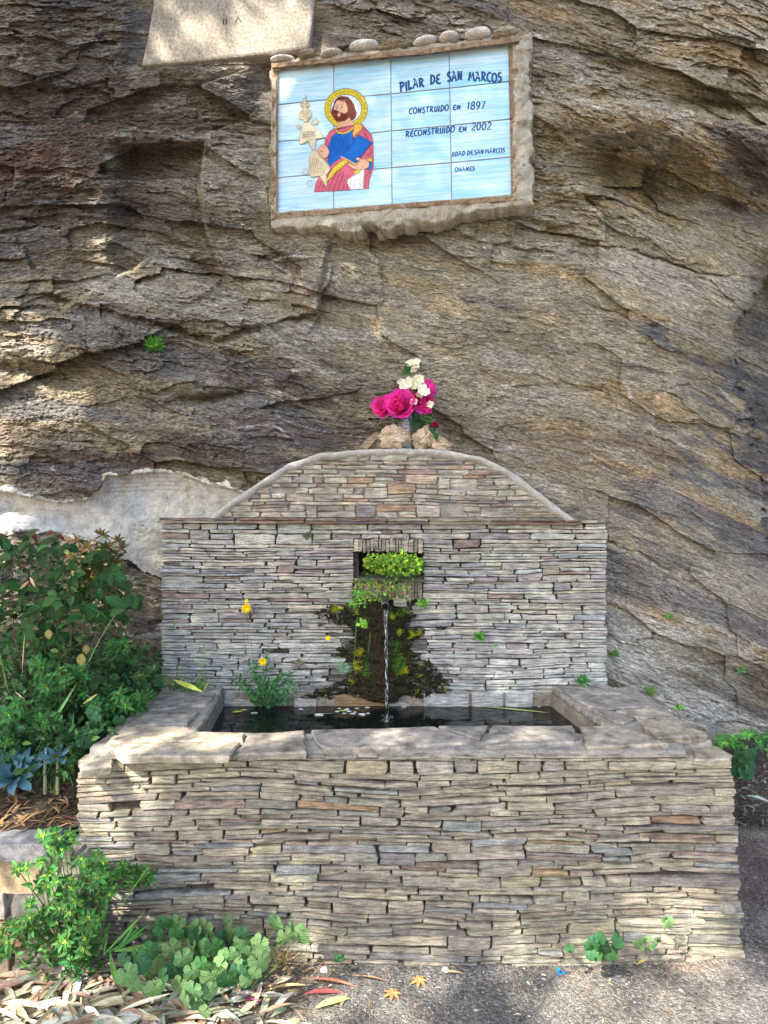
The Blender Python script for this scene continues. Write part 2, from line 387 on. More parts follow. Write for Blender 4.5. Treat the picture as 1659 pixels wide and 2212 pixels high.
blend((.13, .12, .13), S1((X - 1585 - 40 * (st - .5)) / 50) * S1((Y - 560) / 120) * S1((1560 - Y) / 200) * .9)  # shade of the recess beyond the right edge, painted into the rock colour
blend((.15, .10, .085), (gb(X, Y, 300, 1010, 330, 110) + .6 * gb(X, Y, 650, 830, 260, 80)) * S1((st2 - .42) * 6))
blend((.46, .40, .30), (gb(X, Y, 1180, 760, 300, 200) + gb(X, Y, 1480, 1250, 260, 260) + gb(X, Y, 1350, 700, 260, 220)) * S1((st3 - .38) * 5) * .6)
blend((.47, .42, .33), gb(X, Y, 1420, 1330, 240, 260) * .9)
st5 = fbm(xx * 1.6 + 4, ss * 7, 171, 4) + .5; st6 = fbm(xx * 2.4 + 9, ss * 11, 173, 4) + .5
blend((.20, .19, .19), S1((st5 - .55) * 9) * .75)
blend((.20, .14, .125), S1((st6 - .60) * 10) * .6)
blend((.50, .37, .20), S1((st6 - .56) * 10) * S1((X - 950) / 200) * .65 * (st5 < .56))
blend((.52, .48, .40), S1((.40 - st5) * 9) * .6)
blend((.64, .61, .56), S1((np.abs(fbm(xx * 1.1 + 2, ss * 5, 175, 3)) < .006).astype(float)) * S1((st6 - .5) * 8) * .8)
blend((.62, .60, .55), 1.4 * (gb(X, Y, 1420, 1440, 200, 130) + .7 * gb(X, Y, 1560, 1540, 160, 80) + .5 * gb(X, Y, 1250, 150, 200, 80)) * S1((st - .45) * 6) * .8)
blend((.44, .40, .34), gb(X, Y, 1600, 60, 300, 120) * S1((st - .4) * 6) * .5)
blend((.42, .37, .30), S1((fbm(xx * 9, zz * 9, 79, 3) - .12) * 8) * .5 * S1((st3 - .4) * 5))
cav = np.zeros(X.shape)
def grid_obj(name, X, Y, D, colr, fvv, mat, keep=None, smooth=True):
    ny, nx = X.shape
    V = np.stack([(X - 829.5) * D / F, D + CAMY, CAMZ - (Y - 1106) * D / F], -1).reshape(-1, 3)
    idx = np.arange(nx * ny).reshape(ny, nx)
    q = np.stack([idx[1:, :-1], idx[1:, 1:], idx[:-1, 1:], idx[:-1, :-1]], -1).reshape(-1, 4)
    if keep is not None:
        k = (keep[1:, :-1] & keep[1:, 1:] & keep[:-1, 1:] & keep[:-1, :-1]).ravel(); q = q[k]
        used = np.zeros(nx * ny, bool); used[q.ravel()] = True
        remap = np.cumsum(used) - 1; q = remap[q]; V = V[used]; colr = colr.reshape(-1, 3)[used]; fvv = fvv.reshape(-1, 3)[used]
    return np_mesh(name, V, q, colr.reshape(-1, 3), mat, fvv.reshape(-1, 3), smooth)
def np_mesh(name, V, q, colr, mat, fvv=None, smooth=True):
    me = bpy.data.meshes.new(name); me.vertices.add(len(V)); me.vertices.foreach_set('co', V.astype(np.float32).ravel())
    me.loops.add(q.size); me.loops.foreach_set('vertex_index', q.ravel().astype(np.int32))
    me.polygons.add(len(q)); me.polygons.foreach_set('loop_start', np.arange(0, q.size, q.shape[1], dtype=np.int32))
    me.update(calc_edges=True)
    me.polygons.foreach_set('use_smooth', np.full(len(q), smooth))
    a = me.attributes.new('col', 'FLOAT_COLOR', 'POINT'); cc = np.ones((len(V), 4), np.float32); cc[:, :3] = colr
    a.data.foreach_set('color', cc.ravel())
    if fvv is not None:
        a = me.attributes.new('fv', 'FLOAT_VECTOR', 'POINT'); a.data.foreach_set('vector', fvv.astype(np.float32).ravel())
    me.materials.append(mat)
    o = bpy.data.objects.new(name, me); C.objects.link(o); return o
fvv = np.stack([xx, D * 0, ss], -1)
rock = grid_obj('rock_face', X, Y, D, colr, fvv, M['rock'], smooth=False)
rock['kind'] = 'structure'
def RD(px, py, off=0.0):                     # point on the rock at (px, py), off metres in front of it
    i = min(max(np.searchsorted(gy, py), 0), len(gy) - 1); j = min(max(np.searchsorted(gx, px), 0), len(gx) - 1)
    return P(px, py, D[i, j] - off)
def blur(A, k):
    for ax in (0, 1):
        B = np.zeros_like(A); n = 0
        for t in range(-k, k + 1, max(1, k // 4)):
            B += np.roll(A, t, ax); n += 1
        A = B / n
    return A
# ---- smooth cement skim low on the rock, left of the fountain
poly = [(-300,1075),(0,1048),(27,1048),(68,1066),(131,1081),(190,1070),(217,1052),(221,1023),(235,1020),(271,1027),(289,1014),(343,1011),(397,1016),(420,1027),(438,1027),(456,1041),(487,1038),(515,1052),(560,1070),(600,1140),(420,1300),(352,1250),(330,1246),(290,1222),(262,1208),(246,1190),(170,1164),(120,1152),(60,1150),(20,1154),(-300,1160)]
i0, i1 = np.searchsorted(gy, 980), np.searchsorted(gy, 1320); j0, j1 = 0, np.searchsorted(gx, 620)
Xs, Ys, Ds = X[i0:i1, j0:j1], Y[i0:i1, j0:j1], D[i0:i1, j0:j1]
wj = 7 * fbm(Xs / 14, Ys / 14, 91, 4); wk = 7 * fbm(Xs / 14 + 7, Ys / 14, 92, 4)
keep = inpoly(Xs + wj * 2, Ys + wk * 2, poly)
Dp = np.minimum(blur(Ds, 16) - .010, Ds - .004) + .020 * fbm(Xs / 30, Ys / 22, 95, 5, .68)
xs, zs = xx[i0:i1, j0:j1], zz[i0:i1, j0:j1]
t = S1((fbm(xs * 3, zs * 3, 97, 4) + .12) * 4)[..., None]
pc = np.array([.37, .38, .385]) * (1 - t) + np.array([.50, .47, .41]) * t
ed = (1 - blur(keep.astype(float), 7))[..., None] * 1.6; pc = pc * (1 - np.clip(ed, 0, .8)) + np.array([.62, .57, .48]) * np.clip(ed, 0, .8)
t = S1((1110 - Ys) / -80)[..., None]; pc = pc * (1 - .25 * t) + np.array([.45, .39, .3]) * .25 * t
t = (gb(Xs, Ys, 231, 1050, 6, 60) + gb(Xs, Ys, 405, 1060, 6, 55) + gb(Xs, Ys, 268, 1040, 12, 40))[..., None] * .6
pc = pc * (1 - t) + np.array([.36, .28, .16]) * t
m, nt, b = newmat('cement_skim', .85, .25)
a_ = nd(nt, 'ShaderNodeAttribute', attribute_name='col').outputs[0]; pos = nd(nt, 'ShaderNodeNewGeometry').outputs['Position']
q1 = noise(nt, pos, 18, 6, .7); q2 = noise(nt, pos, 130, 4, .7)
c = mix(nt, 1, a_, ramp(nt, q1, [(.3, .6), (.5, 1), (.68, 1.25)]), 'MULTIPLY'); c = mix(nt, 1, c, ramp(nt, q2, [(.3, .75), (.5, 1), (.7, 1.2)]), 'MULTIPLY')
nt.links.new(c, b.inputs['Base Color']); bump(nt, nd(nt, 'ShaderNodeMath', {0: q1, 1: q2}, operation='ADD').outputs[0], b, .6, .01)
patch = grid_obj('cement_patch', Xs, Ys, Dp, pc, fvv.reshape(ny_ := X.shape[0], X.shape[1], 3)[i0:i1, j0:j1] if fvv.ndim == 2 else fvv[i0:i1, j0:j1], m, keep, True)
tag(patch, 'grey and cream cement skim with a ragged edge on the rock left of the fountain', 'cement patch')

# ---- smooth rendered panel at the top left, with two faint painted letters
def solid(mb, front, back, col=(1, 1, 1)):
    n = len(front); mb.add(list(front) + list(back), [tuple(range(n))] + [(i, i + n, (i + 1) % n + n, (i + 1) % n) for i in range(n)] + [tuple(range(2 * n - 1, n - 1, -1))], col)
def ccw_solid(mb, pts, dvec, col=(1, 1, 1)):
    solid(mb, pts, [q + dvec for q in pts], col)
edge = [(304, 141), (420, 132), (540, 120), (666, 103), (673, 60), (680, 0), (690, -120), (345, -120), (331, 0), (318, 80)]
pts = [P(x_, y_, 3.352) for x_, y_ in edge]
root = empty('rendered_panel', P(500, 140, 3.352), 'smooth beige rendered panel above the left of the tile picture, dappled by sun', 'rendered panel')
mb = MB(); ccw_solid(mb, pts, Vector((0, .16, 0))); pn = mb.build('panel', M['plaster'], root)
bv = pn.modifiers.new('b', 'BEVEL'); bv.width = .012; bv.segments = 2
inkm, _, _ = newmat('faded_paint', .9, .1, (.06, .045, .035))
mb = MB()
def stroke(mb, pts, wd, nrm, lift, col=(1, 1, 1)):
    """a flat painted line through pts (Vectors) of width wd on a surface with normal nrm"""
    n = len(pts); L = []; Rr = []
    for i, p in enumerate(pts):
        a = pts[max(0, i - 1)]; bb = pts[min(n - 1, i + 1)]; t = (bb - a)
        if t.length < 1e-9: t = Vector((1, 0, 0))
        s_ = nrm.cross(t.normalized()) * wd / 2
        L.append(p + s_ + nrm * lift); Rr.append(p - s_ + nrm * lift)
    mb.add(L + Rr, [(i, i + n, i + n + 1, i + 1) for i in range(n - 1)], col)
nf = Vector((0, -1, 0))
for seg in ([(482, 52), (484, 40)], [(488, 52), (490, 40)], [(508, 49), (514, 36), (521, 48)]):
    stroke(mb, [P(x_, y_, 3.352) for x_, y_ in seg], .006, nf, .001)
mb.build('painted_letters', inkm, root)

# ------------------------------------------------------------------ tile picture
PA = P(598, 300, 3.40); PB = P(1107, 300, 3.22); PU = (PB - PA); PU.z = 0; PU.normalize()
PN = Vector((PU.y, -PU.x, 0))                     # outward normal (towards the camera)
CAM = Vector((0, CAMY, CAMZ))
def onp(px, py, off=0.0):                         # the panel's plane seen at (px, py)
    r = P(px, py, 1) - CAM; t = ((PA + PN * off) - CAM).dot(PN) / r.dot(PN); return CAM + r * t
def AZ(zx, zy, off=0): return onp(553 + .38195 * zx, 46.08 + .38195 * zy, off)
def AS(sx, sy, off=0): return onp(622.1 + .15277 * sx, 190.1 + .15277 * sy, off)
plaque = empty('tile_plaque', PA.lerp(PB, .5), 'blue and white glazed tile picture of a bearded saint with lettering, framed in old wood', 'tile plaque')
m, nt, b = newmat('glazed_tile', .3, .4)
pos = nd(nt, 'ShaderNodeNewGeometry').outputs['Position']; oi = nd(nt, 'ShaderNodeObjectInfo').outputs['Random']
off = nd(nt, 'ShaderNodeCombineXYZ', {0: oi, 1: oi, 2: oi}).outputs[0]
v = nd(nt, 'ShaderNodeVectorMath', {0: pos, 1: mul(nt, off, (9, 9, 3))}, operation='ADD').outputs[0]
k1 = noise(nt, mul(nt, v, (2.2, 2.2, 70)), 1, 4, .6, .3); k2 = noise(nt, mul(nt, v, (2.5, 2.5, 9)), 1, 3, .5)
k3 = noise(nt, mul(nt, v, (9, 9, 190)), 1, 3, .6)
f = nd(nt, 'ShaderNodeMath', {0: nd(nt, 'ShaderNodeMath', {0: k1, 1: .55}, operation='MULTIPLY').outputs[0], 1: nd(nt, 'ShaderNodeMath', {0: k2, 1: .45, 2: .28}, operation='MULTIPLY_ADD').outputs[0]}, operation='ADD').outputs[0]
sx = nd(nt, 'ShaderNodeSeparateXYZ', {0: pos}).outputs[0]
gr = nd(nt, 'ShaderNodeMapRange', {0: sx, 1: -.5, 2: .6, 3: -.05, 4: .05}).outputs[0]
f = nd(nt, 'ShaderNodeMath', {0: f, 1: gr}, operation='ADD').outputs[0]
c = mix(nt, ramp(nt, f, [(.62, 0), (.8, .5), (.98, 1)]), (.56, .71, .78), (.17, .49, .74))
c = mix(nt, 1, c, ramp(nt, k3, [(.3, .84), (.6, 1.1)]), 'MULTIPLY')
nt.links.new(c, b.inputs['Base Color']); M['tile'] = m
M['grout'] = newmat('tile_grout', .9, .2, (.38, .31, .25))[0]
# grid lines of the 4 x 4 tiles, traced as (left, ..., right) of the panel
gxs = [[122, 440, 762, 1092, 1432], [121, 440, 764, 1096, 1435], [121, 440, 766, 1100, 1440], [120, 440, 768, 1104, 1444], [120, 440, 770, 1107, 1450]]
gys = [[275, 243, 209, 172, 133], [472, 440, 411, 378, 340], [680, 658, 620, 590, 553], [885, 857, 828, 800, 768], [1085, 1060, 1037, 1012, 983]]
def hw(a, b_, t): return a + (b_ - a) * t
for r_ in range(4):
    for k in range(4):
        q = [(gxs[r_ + 1][k], gys[r_ + 1][k]), (gxs[r_ + 1][k + 1], gys[r_ + 1][k + 1]), (gxs[r_][k + 1], gys[r_][k + 1]), (gxs[r_][k], gys[r_][k])]
        g = 2.6
        cx = sum(a[0] for a in q) / 4; cy = sum(a[1] for a in q) / 4
        q2 = [(a[0] + (g if a[0] < cx else -g), a[1] + (g if a[1] < cy else -g)) for a in q]
        q3 = [(a[0] + (2 * g if a[0] < cx else -2 * g), a[1] + (2 * g if a[1] < cy else -2 * g)) for a in q]
        mb = MB(); A = [AZ(*a, .010) for a in q3]; B = [AZ(*a, .0085) for a in q2]; Cc = [AZ(*a, 0) for a in q2]
        mb.add(A + B + Cc, [(0, 1, 2, 3)] + [(i, i + 4, (i + 1) % 4 + 4, (i + 1) % 4) for i in range(4)] + [(i + 4, i + 8, (i + 1) % 4 + 8, (i + 1) % 4 + 4) for i in range(4)])
        mb.build('tile', M['tile'], plaque)
mb = MB(); ccw_solid(mb, [AZ(115, 1092, .0045), AZ(1456, 990, .0045), AZ(1438, 128, .0045), AZ(116, 270, .0045)], -PN * .06); mb.build('grout_bed', M['grout'], plaque)

# painted figure: flat glaze, a little above the tile face
M['glaze'] = leafmat('painted_glaze', (1, 1, 1), .25, 0, 0, 0, 0, attr=True)
LV = [0]
def flat(name, pts, col, fn=AS, outline=(.10, .04, .03), ow=.0016, closed=True, parent=None):
    LV[0] += 1; h = .0103 + LV[0] * .00012
    mb = MB(); vv = [fn(x_, y_, h) for x_, y_ in pts]; n = len(vv)
    # triangulate with bmesh so that concave outlines fill well
    bm = bmesh.new(); bvv = [bm.verts.new(v_) for v_ in vv]; fc = bm.faces.new(bvv); bmesh.ops.triangulate(bm, faces=[fc])
    bm.normal_update(); vi = {v_: i for i, v_ in enumerate(bm.verts)}
    fs = [tuple(vi[v_] for v_ in f_.verts) for f_ in bm.faces]; cs = [tuple(v_.co) for v_ in bm.verts]; bm.free()
    mb.add(cs, fs, col)
    if outline:
        lp = vv + [vv[0]]; stroke(mb, lp, ow, PN, .00006, outline)
    return mb.build(name, M['glaze'], parent or plaque)
def lines(name, segs, col, wd=.0018, fn=AS, parent=None):
    LV[0] += 1; h = .0103 + LV[0] * .00012
    mb = MB()
    for s_ in segs: stroke(mb, [fn(x_, y_, h) for x_, y_ in s_], wd, PN, U(0, .00005), col)
    return mb.build(name, M['glaze'], parent or plaque, kind='stuff')
def ell(cx, cy, rx, ry, n=40, a0=0, a1=360, rot=0):
    o = []
    for i in range(n):
        t = R(a0 + (a1 - a0) * i / (n if a1 - a0 == 360 else n - 1)); x_ = rx * math.cos(t); y_ = ry * math.sin(t)
        o.append((cx + x_ * math.cos(rot) - y_ * math.sin(rot), cy + x_ * math.sin(rot) + y_ * math.cos(rot)))
    return o
gold = (.62, .50, .10); dk = (.10, .05, .02)
flat('halo', ell(822, 292, 302, 285), gold, ow=.003)
flat('halo_disc', ell(820, 292, 220, 202), (.58, .68, .74), ow=.003)
sq = []
for k in range(26):
    a = k / 26 * 2 * math.pi; cx = 822 + 260 * math.cos(a); cy = 292 + 243 * math.sin(a)
    sq.append([(cx + (10 + 1.6 * j) * math.cos(a * 2 + j * .8 + k), cy + (10 + 1.6 * j) * math.sin(a * 2 + j * .8 + k)) for j in range(9)])
lines('halo_scrollwork', sq, (.22, .14, .02), .0022)
flat('hair', [(655, 190), (700, 135), (750, 113), (800, 118), (850, 130), (900, 180), (935, 240), (950, 300), (972, 350), (955, 420), (915, 455), (880, 440), (860, 400), (845, 330), (825, 230), (810, 165), (740, 180), (690, 180), (655, 240), (640, 290), (650, 340), (660, 420), (640, 400), (607, 350), (625, 280), (650, 230)], (.15, .035, .025))
flat('neck', [(715, 480), (850, 395), (900, 460), (940, 505), (900, 560), (800, 625), (720, 620), (670, 570), (700, 530)], (.62, .38, .26))
flat('face', [(655, 240), (690, 178), (750, 165), (812, 165), (828, 230), (845, 290), (835, 340), (800, 370), (740, 400), (690, 380), (655, 340), (648, 290)], (.66, .42, .30))
flat('beard', [(648, 300), (658, 340), (690, 358), (720, 335), (760, 350), (800, 362), (835, 340), (860, 330), (868, 385), (845, 430), (800, 462), (740, 475), (690, 470), (655, 440), (640, 380)], (.15, .035, .025))
flat('mouth', [(705, 350), (725, 338), (745, 352), (742, 395), (720, 412), (700, 390)], (.55, .33, .28), outline=None)
lines('facial_lines', [[(672, 245), (695, 236)], [(745, 230), (785, 222), (800, 232)], [(675, 285), (690, 272)], [(745, 268), (775, 262)], [(755, 258), (778, 254)], [(700, 245), (690, 300), (700, 330), (725, 330)]], (.08, .03, .02), .002)
flat('eye', ell(763, 262, 8, 6, 8), (.02, .02, .02), outline=None); flat('eye', ell(682, 279, 6, 6, 8), (.02, .02, .02), outline=None)
lines('hair_strands', [[(700 + 14 * k, 135 + 3 * k), (720 + 15 * k, 165 + 8 * k)] for k in range(9)] + [[(880 + 9 * (k % 5), 200 + 30 * k), (900 + 9 * (k % 5), 240 + 30 * k)] for k in range(7)] + [[(680 + 22 * k, 400), (690 + 20 * k, 450)] for k in range(7)], (.05, .01, .01), .0016)
flat('pink_robe', [(640, 575), (680, 600), (930, 520), (1050, 510), (1100, 590), (1180, 660), (1205, 760), (1210, 1100), (1190, 1180), (1150, 1300), (1142, 1425), (1080, 1425), (1060, 1330), (880, 1440), (372, 1468), (385, 1370), (430, 1260), (540, 1180), (600, 1110), (520, 1000), (510, 800), (540, 690), (590, 610)], (.52, .15, .20))
flat('blue_tunic', [(625, 680), (680, 630), (780, 660), (900, 600), (920, 600), (905, 730), (960, 760), (770, 970), (640, 1060), (590, 1115), (565, 1050), (555, 850)], (.03, .13, .46))
lines('tunic_folds', [[(640 + 40 * k, 690), (610 + 36 * k, 1000 - 20 * k)] for k in range(7)], (.01, .05, .26), .003)
lines('robe_folds', [[(560, 720), (530, 900)], [(430, 1430), (500, 1270)], [(480, 1430), (640, 1180)], [(560, 1440), (700, 1170)], [(640, 1440), (740, 1190)], [(700, 1440), (790, 1200)], [(780, 1440), (800, 1290)], [(830, 1440), (845, 1330)], [(1090, 1400), (1110, 1250), (1190, 1130)], [(1050, 560), (1150, 760)], [(1080, 640), (1180, 900)], [(1120, 960), (1200, 900)]], (.30, .05, .08), .0028)
flat('white_cloth', [(845, 1290), (960, 1220), (1040, 1150), (1085, 1150), (1070, 1250), (1058, 1330), (1065, 1425), (880, 1438), (835, 1340)], (.72, .72, .74))
lines('cloth_folds', [[(890, 1290), (885, 1430)], [(945, 1250), (945, 1430)], [(1020, 1220), (1015, 1425)]], (.35, .35, .38), .002)
flat('collar', [(665, 590), (700, 640), (780, 655), (860, 630), (930, 570), (925, 540), (860, 600), (780, 632), (710, 620), (680, 570)], gold)
flat('shoulder_trim', [(930, 520), (1000, 500), (1060, 530), (1030, 600), (960, 650), (930, 700), (910, 640), (935, 580)], (.62, .38, .12))
flat('robe_trim', [(540, 1300), (600, 1190), (650, 1110), (800, 1010), (850, 1040), (760, 1130), (680, 1180), (620, 1260), (545, 1330)], gold)
flat('robe_trim', [(930, 1180), (1000, 1140), (1040, 1150), (990, 1210), (940, 1210)], gold)
flat('robe_trim', [(1100, 1010), (1170, 985), (1205, 1030), (1150, 1040)], gold)
lines('trim_scrollwork', [[(560 + 36 * k, 1300 - 34 * k), (590 + 36 * k, 1290 - 34 * k), (575 + 36 * k, 1250 - 34 * k)] for k in range(7)], (.25, .12, .02), .0022)
flat('blue_cuff', [(1110, 1150), (1150, 1110), (1155, 1040), (1190, 1050), (1190, 1110), (1150, 1160)], (.05, .18, .55))
flat('right_hand', [(955, 990), (1000, 985), (1050, 1005), (1100, 1000), (1150, 1060), (1140, 1120), (1090, 1145), (1000, 1160), (920, 1140), (855, 1090), (850, 1050), (900, 1065), (980, 1060), (1010, 1040)], (.66, .42, .30))
flat('book', [(755, 960), (1000, 660), (1192, 770), (950, 1060)], (.025, .14, .50), ow=.0035, outline=(.01, .04, .22))
lines('book_border', [[(795, 950), (1005, 700), (1150, 780), (945, 1020), (795, 950)]], (.01, .05, .28), .003)
lines('book_pages', [[(748, 968), (945, 1068)]], (.62, .52, .18), .005)
flat('fingers', [(955, 985), (1000, 982), (1030, 1000), (1010, 1030), (965, 1010)], (.68, .45, .33), ow=.001)
flat('left_hand', [(425, 870), (460, 810), (510, 800), (560, 840), (585, 900), (560, 970), (510, 995), (450, 950), (400, 920)], (.66, .42, .30))
lines('finger_lines', [[(470, 830), (540, 850)], [(440, 870), (500, 900)], [(410, 910), (470, 900)], [(900, 1090), (1000, 1085)], [(880, 1060), (960, 1110)]], (.25, .1, .06), .002)
cream = (.58, .52, .38); ol = (.22, .15, .07)
flat('lectern_ornament', ell(235, 235, 66, 40, 16), cream, outline=ol); flat('lectern_ornament', [(222, 130), (250, 130), (250, 195), (222, 195)], cream, outline=ol)
flat('lectern_ornament', [(240, 265), (290, 290), (330, 360), (325, 410), (280, 450), (250, 490), (210, 450), (165, 430), (165, 350), (195, 300)], cream, outline=ol)
flat('lectern_ornament', [(215, 500), (300, 480), (360, 540), (430, 600), (500, 700), (420, 715), (300, 740), (200, 790), (165, 790), (160, 690), (190, 590)], cream, outline=ol)
flat('lectern_ornament', ell(385, 475, 40, 40, 14), cream, outline=ol); flat('lectern_ornament', ell(150, 545, 28, 28, 12), cream, outline=ol)
flat('lectern_ornament', [(270, 740), (390, 715), (385, 800), (375, 890), (350, 870), (310, 800)], cream, outline=ol)
flat('lectern_ornament', [(330, 900), (400, 880), (450, 960), (520, 1020), (600, 1150), (540, 1230), (440, 1240), (330, 1260), (285, 1190), (310, 1080), (290, 1040), (310, 960)], cream, outline=ol)
flat('lectern_ornament', [(440, 1240), (540, 1230), (555, 1390), (520, 1370), (470, 1270)], cream, outline=ol)
lines('ornament_lines', [[(300 + 26 * k, 1230), (360 + 26 * k, 960 + 22 * k)] for k in range(8)] + [[(310, 1000 + 30 * k), (420 + 22 * k, 1010 + 34 * k)] for k in range(7)] + [[(200, 640 + 30 * k), (400, 600 + 34 * k)] for k in range(3)] + [ell(240, 1180, 38, 42, 14) , ell(310, 1350, 38, 44, 14), ell(215, 345, 22, 22, 10), ell(275, 345, 22, 22, 10), [(190, 410), (230, 390), (270, 430), (310, 400)], ell(205, 235, 22, 22, 10), ell(270, 235, 22, 22, 10)] + [[(460, 590), (520, 740)]], (.25, .18, .09), .0018)
for (x_, y_) in ((285, 640), (325, 640), (360, 650), (225, 675), (255, 130)):
    lines('ornament_window', [[(x_ - 12, y_ - 25), (x_ + 10, y_ - 25), (x_ + 4, y_ + 22), (x_ - 18, y_ + 22), (x_ - 12, y_ - 25)]], (.2, .25, .35), .002)

# lettering: brush-like capitals from strokes (x 0..1 wide, y 0..1 up)
def arc(cx, cy, rx, ry, a0, a1, n=9): return [(cx + rx * math.cos(R(a0 + (a1 - a0) * i / (n - 1))), cy + ry * math.sin(R(a0 + (a1 - a0) * i / (n - 1)))) for i in range(n)]
GL = {'P': (.62, [[(.12, 0), (.12, 1)], arc(.12, .72, .42, .28, 90, -90), [(-.02, .04), (.12, 0), (.2, .1)], [(-.02, .9), (.12, 1)]]),
 'I': (.2, [[(.1, 0), (.1, 1)], [(0, 0), (.2, .03)]]), 'H': (.62, [[(.1, 0), (.1, 1)], [(.52, 0), (.52, 1)], [(.1, .42), (.52, .55)]]),
 'L': (.52, [[(.1, 1), (.1, .0), (.3, -.06), (.52, .12)], arc(.16, .05, .12, .1, 180, 420)]),
 'A': (.66, [[(0, -.02), (.36, 1), (.62, 0)], [(.12, .38), (.54, .42)], [(.1, .96), (.24, 1.04), (.36, 1)]]),
 'R': (.64, [[(.12, 0), (.12, 1)], arc(.12, .74, .40, .26, 90, -90), [(.2, .48), (.45, .2), (.64, -.06)], [(-.02, .9), (.12, 1)]]),
 'D': (.64, [[(.14, 0), (.14, 1)], arc(.1, .5, .5, .5, 90, -90, 13), [(-.02, 0), (.14, 0)]]),
 'E': (.52, [arc(.42, .74, .32, .26, 70, 270, 9), arc(.42, .26, .36, .26, 90, 300, 9)]),
 'S': (.5, [arc(.28, .74, .2, .24, 40, 270, 9) + arc(.24, .24, .22, .26, 90, -150, 9)]),
 'N': (.64, [[(.1, 0), (.12, 1)], [(.12, .98), (.5, .04)], [(.52, 0), (.54, 1)]]), 'M': (.8, [[(.02, 0), (.2, 1)], [(.2, 1), (.4, .3), (.6, 1), (.76, 0)]]),
 'C': (.56, [arc(.36, .5, .32, .5, 50, 310, 13)]), 'O': (.66, [arc(.32, .5, .3, .5, 0, 360, 17)]), 'T': (.54, [[(.27, 0), (.27, 1)], [(0, .92), (.27, 1), (.54, .96)]]),
 'U': (.6, [[(.1, 1), (.1, .3)] + arc(.3, .26, .2, .26, 180, 360, 7) + [(.5, 1)], [(.5, .3), (.54, 0)]]),
 '1': (.4, [[(.1, .8), (.25, 1), (.22, 0)]]), '8': (.55, [arc(.28, .74, .19, .25, 0, 360, 13), arc(.28, .24, .25, .26, 0, 360, 13)]),
 '9': (.55, [arc(.28, .7, .22, .28, 0, 360, 13), [(.5, .72), (.44, .3), (.2, -.04)]]), '7': (.5, [[(.04, .94), (.5, 1), (.2, 0)]]),
 '2': (.56, [arc(.28, .72, .22, .27, 160, -30, 9) + [(.04, .02), (.56, .06)]]), '0': (.6, [arc(.3, .5, .25, .48, 0, 360, 15)]), '.': (.2, [[(.08, .0), (.12, .08)]])}
def word(mb, txt, x0, y0, x1, y1, hgt, wd, shear=0.0, jit=0):
    tot = sum(GL[ch][0] + .14 for ch in txt) - .14; L = math.hypot(x1 - x0, y1 - y0); sc = L / tot; ca, sa = (x1 - x0) / L, (y1 - y0) / L
    u = 0
    for k, ch in enumerate(txt):
        w_, sts = GL[ch]; dy = jit * math.sin(k * 2.1)
        for s_ in sts:
            pp = []
            for (gx_, gy_) in s_:
                a = (u + gx_) * sc + shear * gy_ * hgt; bb = -gy_ * hgt + dy
                pp.append(AZ(x0 + a * ca - bb * sa * .3, y0 + a * sa + bb, .0108))
            stroke(mb, pp, wd, PN, U(0, .00012), (.015, .07, .2))
        u += w_ + .14
def wash(pts): flat('blue_wash', pts, (.12, .42, .68), fn=AZ, outline=None)
for lst, wd, sh, jt in (([('PILAR', 815, 396, 950, 366, 50), ('DE', 985, 354, 1042, 348, 50), ('SAN', 1082, 338, 1166, 334, 52), ('MARCOS', 1202, 336, 1388, 342, 50)], .0095, 0, 3),
    ([('CONSTRUIDO', 865, 524, 1088, 503, 32), ('EN', 1112, 500, 1155, 498, 26), ('1897', 1190, 497, 1292, 494, 42)], .0062, .12, 0),
    ([('RECONSTRUIDO', 845, 654, 1122, 624, 32), ('EN', 1145, 624, 1190, 621, 26), ('2002', 1217, 616, 1328, 612, 42)], .0062, .12, 0),
    ([('IIDAD.DE', 1108, 764, 1226, 752, 24), ('SAN', 1234, 752, 1286, 748, 24), ('MARCOS', 1296, 747, 1406, 739, 24)], .0045, .12, 0),
    ([('OHANES', 1124, 851, 1236, 843, 24)], .0045, .12, 0)):
    for wv_ in lst: mb = MB(); word(mb, *wv_, wd, sh, jt); mb.build('painted_word', M['glaze'], plaque, kind='stuff')
mb = MB(); stroke(mb, [AZ(185 + 6 * k, 1050 + 5 * math.sin(k * 2.3), .0104) for k in range(10)], .0016, PN, 0, (.05, .05, .08)); mb.build('signature', M['glaze'], plaque)
# wooden strips round the tiles
def strip(q, th, name='frame_strip'):
    mb = MB(); n = 9
    def e(a, bb, i): return (a[0] + (bb[0] - a[0]) * i / n + U(-2, 2), a[1] + (bb[1] - a[1]) * i / n + U(-2, 2))
    A = [e(q[0], q[1], i) for i in range(n + 1)]; B = [e(q[3], q[2], i) for i in range(n + 1)]
    f0 = [AZ(*a, th + U(-.002, .002)) for a in A]; f1 = [AZ(*a, th + U(-.002, .002)) for a in B]; g0 = [AZ(*a, -.03) for a in A]; g1 = [AZ(*a, -.03) for a in B]
    vv = f0 + f1 + g0 + g1; N = n + 1; fs = []
    for i in range(n): fs += [(i, i + 1, N + i + 1, N + i), (2 * N + i, 2 * N + i + 1, i + 1, i), (N + i, N + i + 1, 3 * N + i + 1, 3 * N + i)]
    fs += [(0, N, 3 * N, 2 * N), (n, 2 * N + n, 3 * N + n, N + n)]
    mb.add(vv, fs); return mb.build(name, M['wood'], plaque)
strip([(80, 1118), (840, 1054), (840, 1030), (82, 1088)], .028); strip([(848, 1052), (1505, 1008), (1503, 984), (848, 1028)], .028)
strip([(88, 1088), (120, 1086), (122, 640), (90, 640)], .022); strip([(90, 630), (120, 630), (122, 270), (88, 280)], .022)
strip([(1446, 990), (1472, 988), (1464, 560), (1438, 560)], .024); strip([(1436, 548), (1462, 548), (1456, 120), (1430, 130)], .024)
